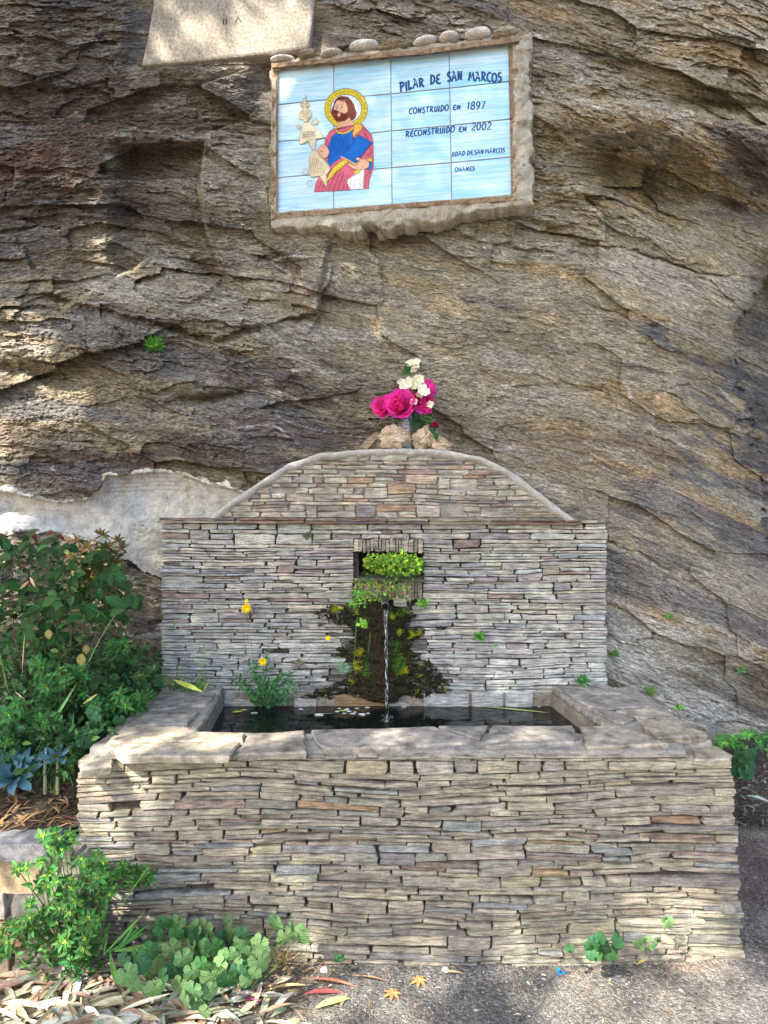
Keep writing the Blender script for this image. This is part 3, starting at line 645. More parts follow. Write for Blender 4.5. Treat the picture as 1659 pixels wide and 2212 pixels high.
strip([(85, 262), (500, 226), (500, 202), (85, 236)], .045); strip([(504, 222), (980, 180), (980, 152), (504, 196)], .05); strip([(984, 178), (1490, 112), (1488, 84), (984, 150)], .048)
# ragged mortar surround as a relief ring
nx_, ny2 = 170, 120
zx = np.linspace(40, 1600, nx_); zy = np.linspace(30, 1260, ny2); ZX, ZY = np.meshgrid(zx, zy)
sl_ = (133 - 275) / (1432 - 122.)
top = 275 + (ZX - 122) * sl_; bot = 1085 + (ZX - 120) * (985 - 1085) / 1330.
jn = 30 * fbm(ZX / 60, ZY / 60, 141, 3); jm = 45 * fbm(ZX / 130, ZY / 60, 142, 3)
outer = (ZX > 78 + jn * .6) & (ZX < 1562 + jn * 1.6) & (ZY > top - 58 + jn) & (ZY < bot + 75 + jm * 2.2 + 60 * gb(ZX, ZY, 800, 1150, 500, 200))
inner = (ZX > 118) & (ZX < 1444) & (ZY > top + 6) & (ZY < bot - 6)
edge_d = np.minimum.reduce([ZX - 60, 1560 - ZX, ZY - (top - 80), (bot + 130) - ZY])
wd_ = .008 + .018 * S1(edge_d / 60) + .05 * fbm(ZX / 50, ZY / 50, 143, 5, .65)
wd_ = np.where(inner, -.02, np.clip(wd_, -.04, .026 + .03 * (ZX > 1470)))
V = np.array([AZ(ZX[i, j], ZY[i, j], wd_[i, j]) for i in range(ny2) for j in range(nx_)])
idx = np.arange(nx_ * ny2).reshape(ny2, nx_); q = np.stack([idx[1:, :-1], idx[1:, 1:], idx[:-1, 1:], idx[:-1, :-1]], -1).reshape(-1, 4)
kk = outer & ~inner; k = (kk[1:, :-1] | kk[1:, 1:] | kk[:-1, 1:] | kk[:-1, :-1]).ravel() & ~(inner[1:, :-1] & inner[1:, 1:] & inner[:-1, 1:] & inner[:-1, :-1]).ravel()
# skirt back into the rock at the outer border
Vo = V.copy(); oo = (~outer).ravel(); Vo[oo] = V[oo] - np.array(PN) * .09
sur = np_mesh('mortar_surround', Vo - np.array(plaque.location), q[k], np.ones((len(V), 3)), M['rubble_mortar'], None, True); sur.parent = plaque
# pebbles set along the top
def rockblob(name, c, r, mat, seed, parent=None, sub=3, amp=.22, fr=2.2, rot=0, flatb=None):
    bm = bmesh.new(); bmesh.ops.create_icosphere(bm, subdivisions=sub, radius=1)
    co = np.array([v_.co for v_ in bm.verts]); n_ = fbm(co[:, 0] * fr + seed * 3.7, co[:, 1] * fr + co[:, 2] * fr * 1.3, seed, 4) * 2 + .6 * fbm(co[:, 2] * fr + seed, co[:, 0] * fr - co[:, 1], seed + 9, 3)
    if amp > .3: n_ = n_ + .9 * plates(np.arctan2(co[:, 0], co[:, 1]) * 1.6 + seed, co[:, 2] * 2.4, seed, 1.2)
    co = co * (1 + amp * n_)[:, None]
    co = co * np.array(r); ca, sa = math.cos(rot), math.sin(rot)
    co = np.stack([co[:, 0] * ca - co[:, 2] * sa, co[:, 1], co[:, 0] * sa + co[:, 2] * ca], -1)
    if flatb is not None: co[:, 2] = np.maximum(co[:, 2], flatb)
    me = bpy.data.meshes.new(name)
    for v_, p_ in zip(bm.verts, co): v_.co = p_
    bm.to_mesh(me); bm.free(); me.materials.append(mat)
    me.polygons.foreach_set('use_smooth', [amp < .3] * len(me.polygons))
    o = bpy.data.objects.new(name, me); C.objects.link(o); o.location = Vector(c) - (parent.location if parent else Vector((0, 0, 0))); o.parent = parent
    return o
for k, (a, bb, ra, rb) in enumerate([(150, 218, 72, 16), (300, 192, 60, 18), (424, 184, 68, 16), (610, 140, 86, 32), (790, 138, 80, 18), (952, 117, 68, 28), (1092, 92, 52, 25), (1255, 72, 74, 33), (1400, 72, 72, 24)]):
    p0 = AZ(a, bb, .015); s_ = .38195 * 3.3 / F
    rockblob('pebble', p0, (ra * s_ * .95, .04, rb * s_ * .85), M['pebble'] if k not in (1, 4, 8) else M['rubble_mortar'], 20 + k, plaque, 3, .22 if k not in (1, 4, 8) else .36, 1.3, R(3 + (k % 3) * 3))
# ------------------------------------------------------------------ coursed slate masonry
def stone(mb, T, ul, ur, bl, tl, br, tr, wout, dep, col, rg):
    """one rough slate seen edge on: bottom bl->br, top tl->tr, front face at wout, dep deep"""
    Lh = ur - ul; h = .5 * (tl - bl + tr - br); n = max(2, min(6, int(Lh / .04)))
    jz = min(.14 * h, .0026); o = []
    hc_ = min(h, .022); cl, cr, cl2, cr2 = [rg.uniform(.0, .9) * hc_ * (1 if rg.random() < .5 else .15) for _ in range(4)]
    for i in range(n + 1):
        t = i / n; u = ul + cl * .6 + (Lh - .6 * (cl + cr)) * t; o.append((u, bl + (br - bl) * t + rg.uniform(-jz, jz) * .7))
    o.append((ur + rg.uniform(-.003, .001), br + (tr - br) * rg.uniform(.35, .65)))
    for i in range(n + 1):
        t = 1 - i / n; u = ul + cl2 * .6 + (Lh - .6 * (cl2 + cr2)) * t; o.append((u, tl + (tr - tl) * t + rg.uniform(-jz, jz)))
    o.append((ul + rg.uniform(-.001, .003), bl + (tl - bl) * rg.uniform(.35, .65)))
    N = len(o); cx = (ul + ur) / 2; cz = (bl + tl + br + tr) / 4; ins = min(.0018, h * .1)
    tw, tv = rg.uniform(-.004, .004), rg.uniform(-.1, .1)
    def W(u, v, w_): return T(u, v, w_ + tw * (u - cx) / max(Lh, .03) * 2 + tv * (v - cz))
    A = []; B = []; Dd = []
    for (u, v) in o:
        du = cx - u; dv = cz - v; l = math.hypot(du * .2, dv) + 1e-6
        A.append(W(u + (1 if du > 0 else -1) * min(ins, abs(du) * .3), v + dv / max(abs(dv), 1e-6) * min(ins, abs(dv) * .6), wout + rg.uniform(-.0018, .0018)))
        B.append(W(u, v, wout - rg.uniform(.0015, .004))); Dd.append(W(u, v, wout - dep))
    m_ = n // 2
    c0 = W(cx - Lh * .2, cz, wout + rg.uniform(-.001, .003)); c1 = W(cx + Lh * .2, cz, wout + rg.uniform(-.001, .003))
    fs = []
    for i in range(N):
        j = (i + 1) % N
        fs.append((i, N + i, N + j, j)); fs.append((N + i, 2 * N + i, 2 * N + j, N + j))
    half = n // 2
    for i in range(N):                        # front facets around two inner points
        j = (i + 1) % N; um = (o[i][0] + o[j][0]) / 2; fs.append((i, j, 3 * N + (0 if um < cx else 1)))
    for i in range(N):
        j = (i + 1) % N; um = (o[i][0] + o[j][0]) / 2; k = (j + 1) % N; un = (o[j][0] + o[k][0]) / 2
        if (um < cx) != (un < cx): fs.append((j, 3 * N + (0 if un < cx else 1), 3 * N + (0 if um < cx else 1)))
    mb.add(A + B + Dd + [c0, c1], fs, col)

def courses(rg, uL, uR, v0, v1, tmin, tmax, lmin, lmax, holes=(), wob=.012, dbl=.10, split=.16):
    rows = []; v = 0; ts = []
    while v < v1 - v0: q_ = rg.random(); t = tmin + (tmax - tmin) * (rg.uniform(0, .45) if q_ < .55 else rg.uniform(.45, .95) if q_ < .88 else rg.uniform(1, 1.5)); ts.append(t); v += t
    k = (v1 - v0) / v; v = v0
    for t in ts: rows.append((v, v + t * k)); v += t * k
    sd = rg.randint(0, 999)
    def Bd(v_, u):
        f = min(1, (v_ - v0) / .05, (v1 - v_) / .05); f = max(0, f)
        for (ha, hb, hc, hd_) in holes:            # keep joints level where they meet an opening
            if ha - .06 < u < hb + .06: f *= min(1, max(0, min(abs(v_ - hc), abs(v_ - hd_)) / .03))
        return v_ + f * wob * 2 * (float(vn(u * 2.1 + 3, v_ * 5.0, sd)) - .5 + .5 * (float(vn(u * 6.3, v_ * 9, sd + 1)) - .5))
    taken = {}; out = []
    for k, (a, b_) in enumerate(rows):
        vm = (a + b_) / 2; iv = [(uL(vm), uR(vm))]
        cuts = [(ha, hb) for (ha, hb, hc, hd_) in holes if hc - .001 < vm < hd_ + .001] + taken.get(k, [])
        for (ca, cb) in cuts:
            nv = []
            for (p, q_) in iv:
                if cb <= p or ca >= q_: nv.append((p, q_)); continue
                if ca > p: nv.append((p, ca))
                if cb < q_: nv.append((cb, q_))
            iv = nv
        for (p, q_) in iv:
            if q_ - p < .012: continue
            u = p
            while u < q_ - 1e-6:
                L = min(lmax, max(lmin, rg.lognormvariate(math.log((lmin * lmax) ** .5), .5)))
                if q_ - (u + L) < lmin * .9: L = q_ - u
                e = min(u + L, q_); top = b_; r_ = rg.random(); kind = 's'
                if k + 1 < len(rows) and r_ < dbl and e - u < .2 and not any(hc - .02 < rows[k + 1][0] + .003 < hd_ and ha - .01 < e and hb + .01 > u for (ha, hb, hc, hd_) in holes) and uL(rows[k + 1][1]) <= u and uR(rows[k + 1][1]) >= e:
                    # only when the course above is still free here
                    if not any(not (cb <= u or ca >= e) for (ca, cb) in taken.get(k + 1, [])):
                        taken.setdefault(k + 1, []).append((u, e)); top = rows[k + 1][1]
                elif r_ > 1 - split and b_ - a > (tmin + tmax) / 2: kind = 'd'
                g = .0012; s_ = [Bd(a, u) , Bd(top, u), Bd(a, e), Bd(top, e)]
                w1, w2 = rg.uniform(-.0015, .0015), rg.uniform(-.0015, .0015)
                gu = rg.choice((.0006, .0008, .0012, .003, .009)) * .5
                if kind == 's':
                    out.append((u + gu, e - gu, s_[0] + g + max(0, w1), s_[1] - g, s_[2] + g, s_[3] - g + min(0, w2)))
                else:
                    t = rg.uniform(.4, .6); t2 = t + rg.uniform(-.14, .14); ml = s_[0] + (s_[1] - s_[0]) * t; mr = s_[2] + (s_[3] - s_[2]) * t2
                    out.append((u + gu, e - gu, s_[0] + g, ml - g * .6, s_[2] + g, mr - g * .6)); out.append((u + gu + rg.uniform(0, .01), e - gu, ml + g * .6, s_[1] - g, mr + g * .6, s_[3] - g))
                u = e
    return out
PAL = [((.345, .31, .245), 42), ((.305, .278, .23), 28), ((.38, .335, .25), 12), ((.25, .235, .215), 8), ((.27, .215, .17), 5), ((.32, .235, .15), 3), ((.27, .275, .27), 8)]
def pick(rg, pal=PAL, br=1.0):
    r_ = rg.random() * sum(w_ for _, w_ in pal)
    for c_, w_ in pal:
        r_ -= w_
        if r_ <= 0: break
    f = rg.uniform(.82, 1.18) * br; return tuple(min(.7, x_ * f * rg.uniform(.96, 1.04)) for x_ in c_)
def lay(parent, T, spec, rg, colf, wf=lambda u, v: 0, dep=.06, keep=300, rough=.008, name='stone', vis=True):
    spec = sorted(spec, key=lambda s_: -(s_[1] - s_[0]) * (s_[3] - s_[2] + s_[5] - s_[4]))
    rest = MB(); n = 0
    for i, (a, b_, bl, tl, br, tr) in enumerate(spec):
        if tl - bl < .002 or tr - br < .002: continue
        mb = MB() if (n < keep) else rest
        u, v = (a + b_) / 2, (bl + tl) / 2
        stone(mb, T, a, b_, bl, tl, br, tr, wf(u, v) + rg.uniform(-rough, rough) + (rg.uniform(-.02, -.008) if rg.random() < .05 else 0), dep, colf(rg, u, v), rg)
        if n < keep: mb.build(name, M['stone'], parent)
        n += 1
    if rest.v: rest.build('small_stones', M['stone'], parent, kind='stuff')
    return n

# ---------- trough
RZ = .701
trough = empty('stone_trough', (.07, .42, 0), 'long water trough of stacked slate with flagstone rim, below the spout', 'water trough')
xl, xr = P(165, 1650, 2.27).x, P(1583, 1625, 2.27).x
xr0 = P(1610, 2060, 2.27).x
TF = lambda u, v, w_: Vector((u, -w_, v))
rg = random.Random(5)
fl = lambda v: xl + .004 * math.sin(v * 60) - .006 * (1 - v / .7)
fr = lambda v: xr + (xr0 - xr) * (1 - v / .68) + .006 * math.sin(v * 47)
top_v = .672
spec = courses(rg, fl, fr, -.02, top_v, .011, .026, .08, .33, wob=.022, split=.2, dbl=.07)
# a further partial course under the flagstones, stopping short of the end pillar
spec += courses(rg, lambda v: xl + .06, lambda v: P(1490, 1640, 2.27).x, top_v, .688, .014, .018, .07, .28, wob=0)
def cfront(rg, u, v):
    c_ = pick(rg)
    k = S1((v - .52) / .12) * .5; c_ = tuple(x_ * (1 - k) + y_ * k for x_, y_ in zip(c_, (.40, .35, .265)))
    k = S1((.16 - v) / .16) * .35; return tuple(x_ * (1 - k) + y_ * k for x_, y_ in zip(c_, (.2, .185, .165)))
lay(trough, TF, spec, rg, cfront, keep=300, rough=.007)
# its two ends
rg2 = random.Random(8)
TL_ = lambda u, v, w_: Vector((xl + .012 - w_, -u, v)); TR_ = lambda u, v, w_: Vector((xr0 - .03 + w_ - .03 * v, u, v))
sp = courses(rg2, lambda v: -.80, lambda v: -.045, -.02, top_v, .018, .034, .1, .3); mbx = MB()
for s_ in sp: stone(mbx, TL_, *s_, rg2.uniform(-.004, .004), .05, pick(rg2), rg2)
sp = courses(rg2, lambda v: .045, lambda v: .84, -.02, top_v - .03, .018, .034, .1, .3)
for s_ in sp: stone(mbx, TR_, *s_, rg2.uniform(-.004, .004), .05, pick(rg2), rg2)
mbx.build('end_stones', M['stone'], trough, kind='stuff')
# core walls behind the facing (dark joints), and the rendered basin inside
def box(mb, a, b_, col=(1, 1, 1)):
    x0, y0, z0 = a; x1, y1, z1 = b_
    mb.add([(x0, y0, z0), (x1, y0, z0), (x1, y1, z0), (x0, y1, z0), (x0, y0, z1), (x1, y0, z1), (x1, y1, z1), (x0, y1, z1)],
           [(0, 3, 2, 1), (4, 5, 6, 7), (0, 1, 5, 4), (1, 2, 6, 5), (2, 3, 7, 6), (3, 0, 4, 7)], col)
bi = {'fl': Pz(428, 1578, RZ), 'fr': Pz(1298, 1562, RZ), 'bl': Pz(472, 1494, RZ), 'br': Pz(1190, 1482, RZ)}
yb = .87
bfl = (bi['fl'].x, .215); bfr = (bi['fr'].x + .02, .235); bbl = (bi['bl'].x, yb); bbr = (bi['br'].x, yb)
mb = MB()
o4 = [(xl + .03, .022), (xr0 - .06, .022), (xr0 - .06, yb), (xl + .03, yb)]; i4 = [bfl, bfr, bbr, bbl]
tops = [.655, .655, .655, .655]
vv = [(x_, y_, 0) for x_, y_ in o4] + [(x_, y_, .668) for x_, y_ in o4] + [(x_, y_, .668) for x_, y_ in i4] + [(x_, y_, .2) for x_, y_ in i4]
mb.add(vv[:8] , [(0, 1, 5, 4), (1, 2, 6, 5), (3, 0, 4, 7)])
mb.build('core', M['mortar_dark'], trough)
mb = MB(); i5 = [(x_ , y_) for x_, y_ in i4]
vv = [(x_, y_, .668) for x_, y_ in o4] + [(x_, y_, .668) for x_, y_ in i5] + [(x_, y_, .2) for x_, y_ in i5]
mb.add(vv, [(0, 1, 5, 4), (1, 2, 6, 5), (3, 0, 4, 7), (2, 3, 7, 6), (4, 5, 9, 8), (5, 6, 10, 9), (7, 4, 8, 11), (6, 7, 11, 10), (8, 9, 10, 11)])
mb.build('basin', M['basin'], trough)
# mortar bed of the rim: relief sheet
def in_rim(x_, y_):
    xi0 = bfl[0] + (bbl[0] - bfl[0]) * (y_ - .215) / (yb - .215); xi1 = bfr[0] + (bbr[0] - bfr[0]) * (y_ - .235) / (yb - .235)
    return not (xi0 < x_ < xi1 and y_ > .222)
gxx = np.linspace(xl + .02, xr0 - .05, 230); gyy = np.linspace(.03, yb, 110); GX, GY = np.meshgrid(gxx, gyy)
GZ = RZ - .006 + .012 * fbm(GX * 12, GY * 12, 201, 4) + .006 * fbm(GX * 50, GY * 50, 202, 3)
ok = np.array([[in_rim(a, bb) for a in gxx] for bb in gyy])
pr = (GX > P(1500, 1640, 2.27).x) & (GY < .13); GZ = np.where(pr, GZ - .03, GZ)
GZ = np.where((GX < xl + .09) & (GY < .06), GZ - .02, GZ)
idx = np.arange(GX.size).reshape(GX.shape); q = np.stack([idx[:-1, :-1], idx[:-1, 1:], idx[1:, 1:], idx[1:, :-1]], -1).reshape(-1, 4)
k = (ok[:-1, :-1] & ok[:-1, 1:] & ok[1:, 1:] & ok[1:, :-1]).ravel()
V = np.stack([GX, GY, GZ], -1).reshape(-1, 3) - np.array(trough.location)
o = np_mesh('rim_mortar', V, q[k], np.ones((len(V), 3)), M['mortar'], None, True); o.parent = trough
sm = o.modifiers.new('s', 'SOLIDIFY'); sm.thickness = .03; sm.offset = -1
# flagstones of the rim
def slab(poly, z, th, col, seed, name='flagstone', parent=None, plan=False):
    r_ = random.Random(seed); pts = [Vector(p_) if plan else Pz(p_[0], p_[1], z) for p_ in poly]; o_ = []
    n = len(pts)
    for i in range(n):
        a, bb = pts[i], pts[(i + 1) % n]; L = (bb - a).length; k = max(1, int(L / .035))
        for j in range(k): o_.append(a.lerp(bb, j / k) + Vector((r_.uniform(-.005, .005), r_.uniform(-.004, .004), 0)) * (1 if j else .5))
    ar = sum(o_[i].x * o_[(i + 1) % len(o_)].y - o_[(i + 1) % len(o_)].x * o_[i].y for i in range(len(o_)))
    if ar < 0: o_.reverse()
    cen = sum(o_, Vector()) / len(o_); N = len(o_); tx, ty = r_.uniform(-.006, .006), r_.uniform(-.006, .006)
    def zz_(p_): return z + tx * (p_.x - cen.x) + ty * (p_.y - cen.y)
    A = []; B = []; Cc = []
    for p_ in o_:
        dn = (cen - p_).normalized(); A.append(Vector((p_.x + dn.x * .005, p_.y + dn.y * .005, zz_(p_) + r_.uniform(-.0012, .0012))))
        B.append(Vector((p_.x, p_.y, zz_(p_) - r_.uniform(.004, .008)))); Cc.append(Vector((p_.x + dn.x * r_.uniform(0, .008), p_.y + dn.y * r_.uniform(0, .008), z - th)))
    mb = MB(); fs = []
    for i in range(N):
        j = (i + 1) % N; fs += [(i, N + i, N + j, j), (N + i, 2 * N + i, 2 * N + j, N + j), (i, j, 3 * N)]
    fs.append(tuple(range(3 * N - 1, 2 * N - 1, -1)))
    mb.add(A + B + Cc + [Vector((cen.x, cen.y, z + .001))], fs, col); return mb.build(name, M['slab'], parent or trough)
SL = [[(344, 1495), (468, 1496), (444, 1521), (322, 1533)], [(318, 1537), (430, 1536), (404, 1564), (268, 1567)], [(262, 1571), (398, 1568), (424, 1581), (532, 1582), (526, 1597), (232, 1602)],
      [(226, 1607), (521, 1602), (494, 1633), (262, 1633), (246, 1618)], [(536, 1585), (658, 1577), (661, 1624), (512, 1628), (528, 1606)], [(672, 1578), (860, 1571), (940, 1568), (1030, 1600), (864, 1613), (706, 1617), (680, 1600)],
      [(948, 1568), (1054, 1567), (1036, 1596)], [(1062, 1567), (1236, 1567), (1258, 1602), (1048, 1610)], [(1252, 1568), (1340, 1568), (1446, 1606), (1268, 1613)],
      [(1196, 1482), (1316, 1481), (1345, 1497), (1230, 1500)], [(1234, 1503), (1350, 1500), (1402, 1524), (1318, 1530), (1270, 1524)], [(1276, 1528), (1316, 1534), (1374, 1550), (1350, 1560), (1318, 1552)],
      [(1330, 1533), (1412, 1528), (1466, 1550), (1380, 1549)], [(1378, 1553), (1468, 1553), (1528, 1588), (1420, 1592), (1396, 1570)]]
SC = [(.27, .25, .225), (.25, .235, .215), (.36, .31, .235), (.35, .305, .24), (.29, .255, .21), (.31, .28, .245), (.27, .25, .225), (.28, .26, .23), (.33, .29, .235), (.27, .25, .225), (.25, .23, .205), (.26, .24, .22), (.3, .27, .225), (.31, .275, .22)]
for k, (pl_, c_) in enumerate(zip(SL, SC)):
    rise = .016 if k in (12, 13) else .008
    slab(pl_, RZ + rise, .03 if k in (8, 13) else .024, c_, 30 + k)
slab([(1496, 1616), (1548, 1612), (1582, 1630), (1578, 1640), (1500, 1640)], RZ - .025, .022, (.36, .31, .24), 61); slab([(170, 1648), (228, 1628), (246, 1640), (240, 1652), (175, 1662)], RZ - .02, .03, (.33, .29, .23), 62)

# ---------- back wall with arched head
wall = empty('fountain_wall', (0, .95, .6), 'stacked slate fountain wall with arched top and small planted recess above the spout', 'stone wall')
WY = .88
TW = lambda u, v, w_: Vector((u, WY - w_, v))
wl, wr = -1.030, 1.029; zt = 1.447; zb = .665
niche = (-.118, .178, 1.188, 1.378)       # opening incl. lintel band
rg = random.Random(21)
lo = lambda v: wl + .004 * math.sin(v * 70); hi = lambda v: wr + .004 * math.sin(v * 55)
spec = courses(rg, lo, hi, zb, zt, .011, .023, .08, .30, holes=[(-.14, .18, 1.085, 1.38)], wob=.010)
def cback(rg, u, v):
    c_ = pick(rg, [((.37, .355, .315), 36), ((.33, .315, .29), 26), ((.40, .37, .31), 12), ((.28, .255, .25), 12), ((.26, .20, .175), 4), ((.28, .20, .15), 1), ((.28, .29, .30), 10)], 1.2)
    k = float(S1((1.15 - v) / .45)) * .6; c_ = tuple(x_ * (1 - k) + y_ * k for x_, y_ in zip(c_, (.50, .52, .53)))
    return c_
def stained(rg, u, v):
    px_, py_ = 829.5 + u * F / 3.15, 1106 + (CAMZ - v) * F / 3.15
    hw_ = float(np.interp(py_, [1285, 1310, 1350, 1400, 1450, 1500, 1530], [30, 90, 85, 90, 125, 190, 210]))
    k = float(S1(1.35 - abs(px_ - 826) / hw_)) * float(S1((py_ - 1285) / 15)) * rg.uniform(.4, 1); c_ = cback(rg, u, v)
    return tuple(x_ * (1 - k) + y_ * k for x_, y_ in zip(c_, (.05, .045, .03)))
lay(wall, TW, spec, rg, stained, keep=240, rough=.006, dep=.05)
# arched head
ap = [(458, 1117), (500, 1082), (560, 1042), (622, 1003), (690, 980), (790, 971), (880, 970), (960, 973), (1040, 988), (1105, 1020), (1160, 1062), (1200, 1093), (1240, 1122)]
AR = [(P(a, bb, 3.15).x, P(a, bb, 3.15).z) for a, bb in ap]
axs = [a for a, _ in AR]; azs = [bb for _, bb in AR]
def arch_l(v): 
    for i in range(5):
        if azs[i + 1] >= v: return axs[i] + (axs[i + 1] - axs[i]) * (v - azs[i]) / (azs[i + 1] - azs[i]) + .028
    return axs[5] + .1
def arch_r(v):
    for i in range(len(ap) - 1, 7, -1):
        if azs[i - 1] >= v: return axs[i] + (axs[i - 1] - axs[i]) * (v - azs[i]) / (azs[i - 1] - azs[i]) - .028
    return axs[7] - .1
spec = courses(rg, arch_l, arch_r, 1.474, 1.765, .014, .030, .05, .20, wob=.008)
def carch(rg, u, v): return pick(rg, [((.37, .335, .28), 40), ((.33, .30, .25), 24), ((.28, .215, .18), 9), ((.33, .23, .155), 4), ((.22, .20, .20), 10), ((.40, .34, .26), 14)], 1.1)
lay(wall, TW, spec, rg, carch, keep=60, rough=.005, dep=.04, wf=lambda u, v: -.007)
# solid backing: lower block with the recess left open, then the arched head
mb = MB(); yf, yk = WY + .022, WY + .16
n0, n1, n2, n3 = -.118, .178, 1.188, 1.312
box(mb, (wl + .02, yf, .5), (n0, yk, zt)); box(mb, (n1, yf, .5), (wr - .02, yk, zt)); box(mb, (n0, yf, n3), (n1, yk, zt)); box(mb, (n0, yf, .5), (n1, yk, n2)); box(mb, (n0, yk - .01, n2), (n1, yk, n3))
mb.build('core', M['mortar_dark'], wall)
mb = MB(); fa = [Vector((a, WY + .02, bb - .012)) for a, bb in AR]; pts = [Vector((AR[0][0], WY + .02, zt))] + fa + [Vector((AR[-1][0], WY + .02, zt))]; pts.reverse(); ccw_solid(mb, pts[::-1][::-1], Vector((0, .14, 0))); mb.build('arch_backing', M['mortar'], wall)
# rounded cement edging along the arch
mb = MB(); n = 90; prof = []
cum = np.concatenate([[0], np.cumsum([math.hypot(axs[i + 1] - axs[i], azs[i + 1] - azs[i]) for i in range(len(ap) - 1)])])
rows_ = []
for i in range(n + 1):
    s_ = cum[-1] * i / n; a = float(np.interp(s_, cum, axs)); bb = float(np.interp(s_, cum, azs)); a2 = float(np.interp(s_ + .10, cum, axs)); b2 = float(np.interp(s_ + .10, cum, azs)); a1 = float(np.interp(s_ - .10, cum, axs)); b1 = float(np.interp(s_ - .10, cum, azs))
    t = Vector((a2 - a1, 0, b2 - b1)).normalized(); nn = Vector((-t.z, 0, t.x)); p_ = Vector((a, WY, bb)); jj = .004 * (float(vn(i * .7, 0, 5)) - .5); w1 = .016 + .014 * float(vn(i * .45, 3, 8))
    rows_.append([p_ + nn * .002 + Vector((0, .16, 0)), p_ + nn * (.004 + jj) + Vector((0, .02, 0)), p_ + nn * (.001 + jj) + Vector((0, -.008, 0)), p_ - nn * .009 + Vector((0, -.012 + jj, 0)), p_ - nn * w1 + Vector((0, -.007, 0)), p_ - nn * (w1 + .012 + 2 * jj) + Vector((0, .014, 0))])
vv = [v_ for r_ in rows_ for v_ in r_]; fs = [(i * 6 + j, (i + 1) * 6 + j, (i + 1) * 6 + j + 1, i * 6 + j + 1) for i in range(n) for j in range(5)]
mb.add(vv, [f_[::-1] for f_ in fs]); mb.build('arch_edging', M['edging'], wall, smooth=True)
# thin projecting ledge course
u = wl - .012; k = 0
while u < .905:
    L = rg.uniform(.10, .42); e = min(u + L, .905); sl2 = -.020 * (u + 1.03) / 2
    for lv in range(2):
        z0 = 1.449 + lv * .013 + sl2 * .5; mb = MB()
        stone(mb, TW, u + rg.uniform(0, .02) * lv, e, z0, z0 + .011, z0, z0 + .011, .030 - lv * .008 + rg.uniform(-.006, .004), .10, pick(rg, [((.2, .13, .1), 4), ((.30, .25, .18), 3), ((.15, .12, .12), 3)]), rg); mb.build('ledge_slate', M['stone'], wall)
    u = e + .001
u = .905
while u < wr + .01:
    e = min(u + rg.uniform(.04, .1), wr + .012); mb = MB(); stone(mb, TW, u, e, 1.449, 1.461, 1.449, 1.46, .012, .08, pick(rg), rg); mb.build('ledge_slate', M['stone'], wall); u = e + .002
# upright slates: lintel over the recess and a row under its sill
TV = lambda u, v, w_: Vector((-v, WY - w_, u))        # stone() laid on end
def upright(x0, x1, z0, z1, wo, dep=.08, cols=((.36, .32, .26), (.27, .24, .2), (.42, .37, .29))):
    x_ = x0
    while x_ < x1 - .004:
        e = min(x_ + rg.uniform(.012, .022), x1); mb = MB(); zz1 = z1 + rg.uniform(-.004, .004); zz0 = z0 + rg.uniform(-.006, .006)
        stone(mb, lambda a, bb, c_: TW(-bb, a, c_), zz0, zz1, -e + .0008, -x_ - .0008, -e + .0008, -x_ - .0008, wo + rg.uniform(-.004, .004), dep, pick(rg, [(c_, 1) for c_ in cols]), rg)
        mb.build('upright_slate', M['stone'], wall); x_ = e
upright(-.138, .180, 1.314, 1.376, .014); upright(-.136, .178, 1.094, 1.176, .004, cols=((.3, .27, .22), (.2, .18, .15), (.26, .22, .18)))
mb = MB(); stone(mb, TW, -.136, .182, 1.178, 1.194, 1.178, 1.192, .012, .12, (.22, .21, .19), rg); mb.build('recess_sill', M['stone'], wall)
# pale base stones between the wall and the water
for (a, bb, t0, t1, c_, wo) in ((484, 562, 1493, 1530, (.42, .42, .40), .012), (566, 632, 1500, 1526, (.15, .15, .13), .0), (636, 684, 1505, 1528, (.46, .45, .42), .02), (690, 722, 1504, 1528, (.1, .1, .08), 0), (724, 832, 1499, 1524, (.32, .22, .12), .012), (840, 910, 1502, 1524, (.40, .39, .37), .01), (915, 1012, 1498, 1524, (.46, .46, .45), .02), (1018, 1086, 1495, 1522, (.46, .46, .46), .02), (1090, 1150, 1494, 1522, (.44, .44, .44), .02), (1155, 1186, 1486, 1522, (.08, .08, .06), -.01)):
    p0 = P(a, t1, 3.15); p1 = P(bb, t0, 3.15); mb = MB(); stone(mb, TW, p0.x, p1.x, p0.z - .05, p1.z, p0.z - .05, p1.z - rg.uniform(-.004, .01), wo, .06, c_, rg); mb.build('base_stone', M['stone'], wall)
mb = MB(); box(mb, (-.80, WY - .004, .3), (.80, WY + .02, zb + .004)); mb.build('footing', M['mortar'], wall)
# end faces of the wall
mbx = MB()
for s_ in courses(rg2, lambda v: -(WY + .25), lambda v: -(WY + .03), zb, zt, .014, .028, .08, .2): stone(mbx, lambda a, bb, c_: Vector((wl + .012 - c_, -a, bb)), *s_, 0, .04, pick(rg2), rg2)
for s_ in courses(rg2, lambda v: WY + .03, lambda v: WY + .25, zb - .1, zt, .014, .028, .08, .2): stone(mbx, lambda a, bb, c_: Vector((wr - .012 + c_, a, bb)), *s_, 0, .04, pick(rg2), rg2)
mbx.build('end_stones', M['stone'], wall, kind='stuff')

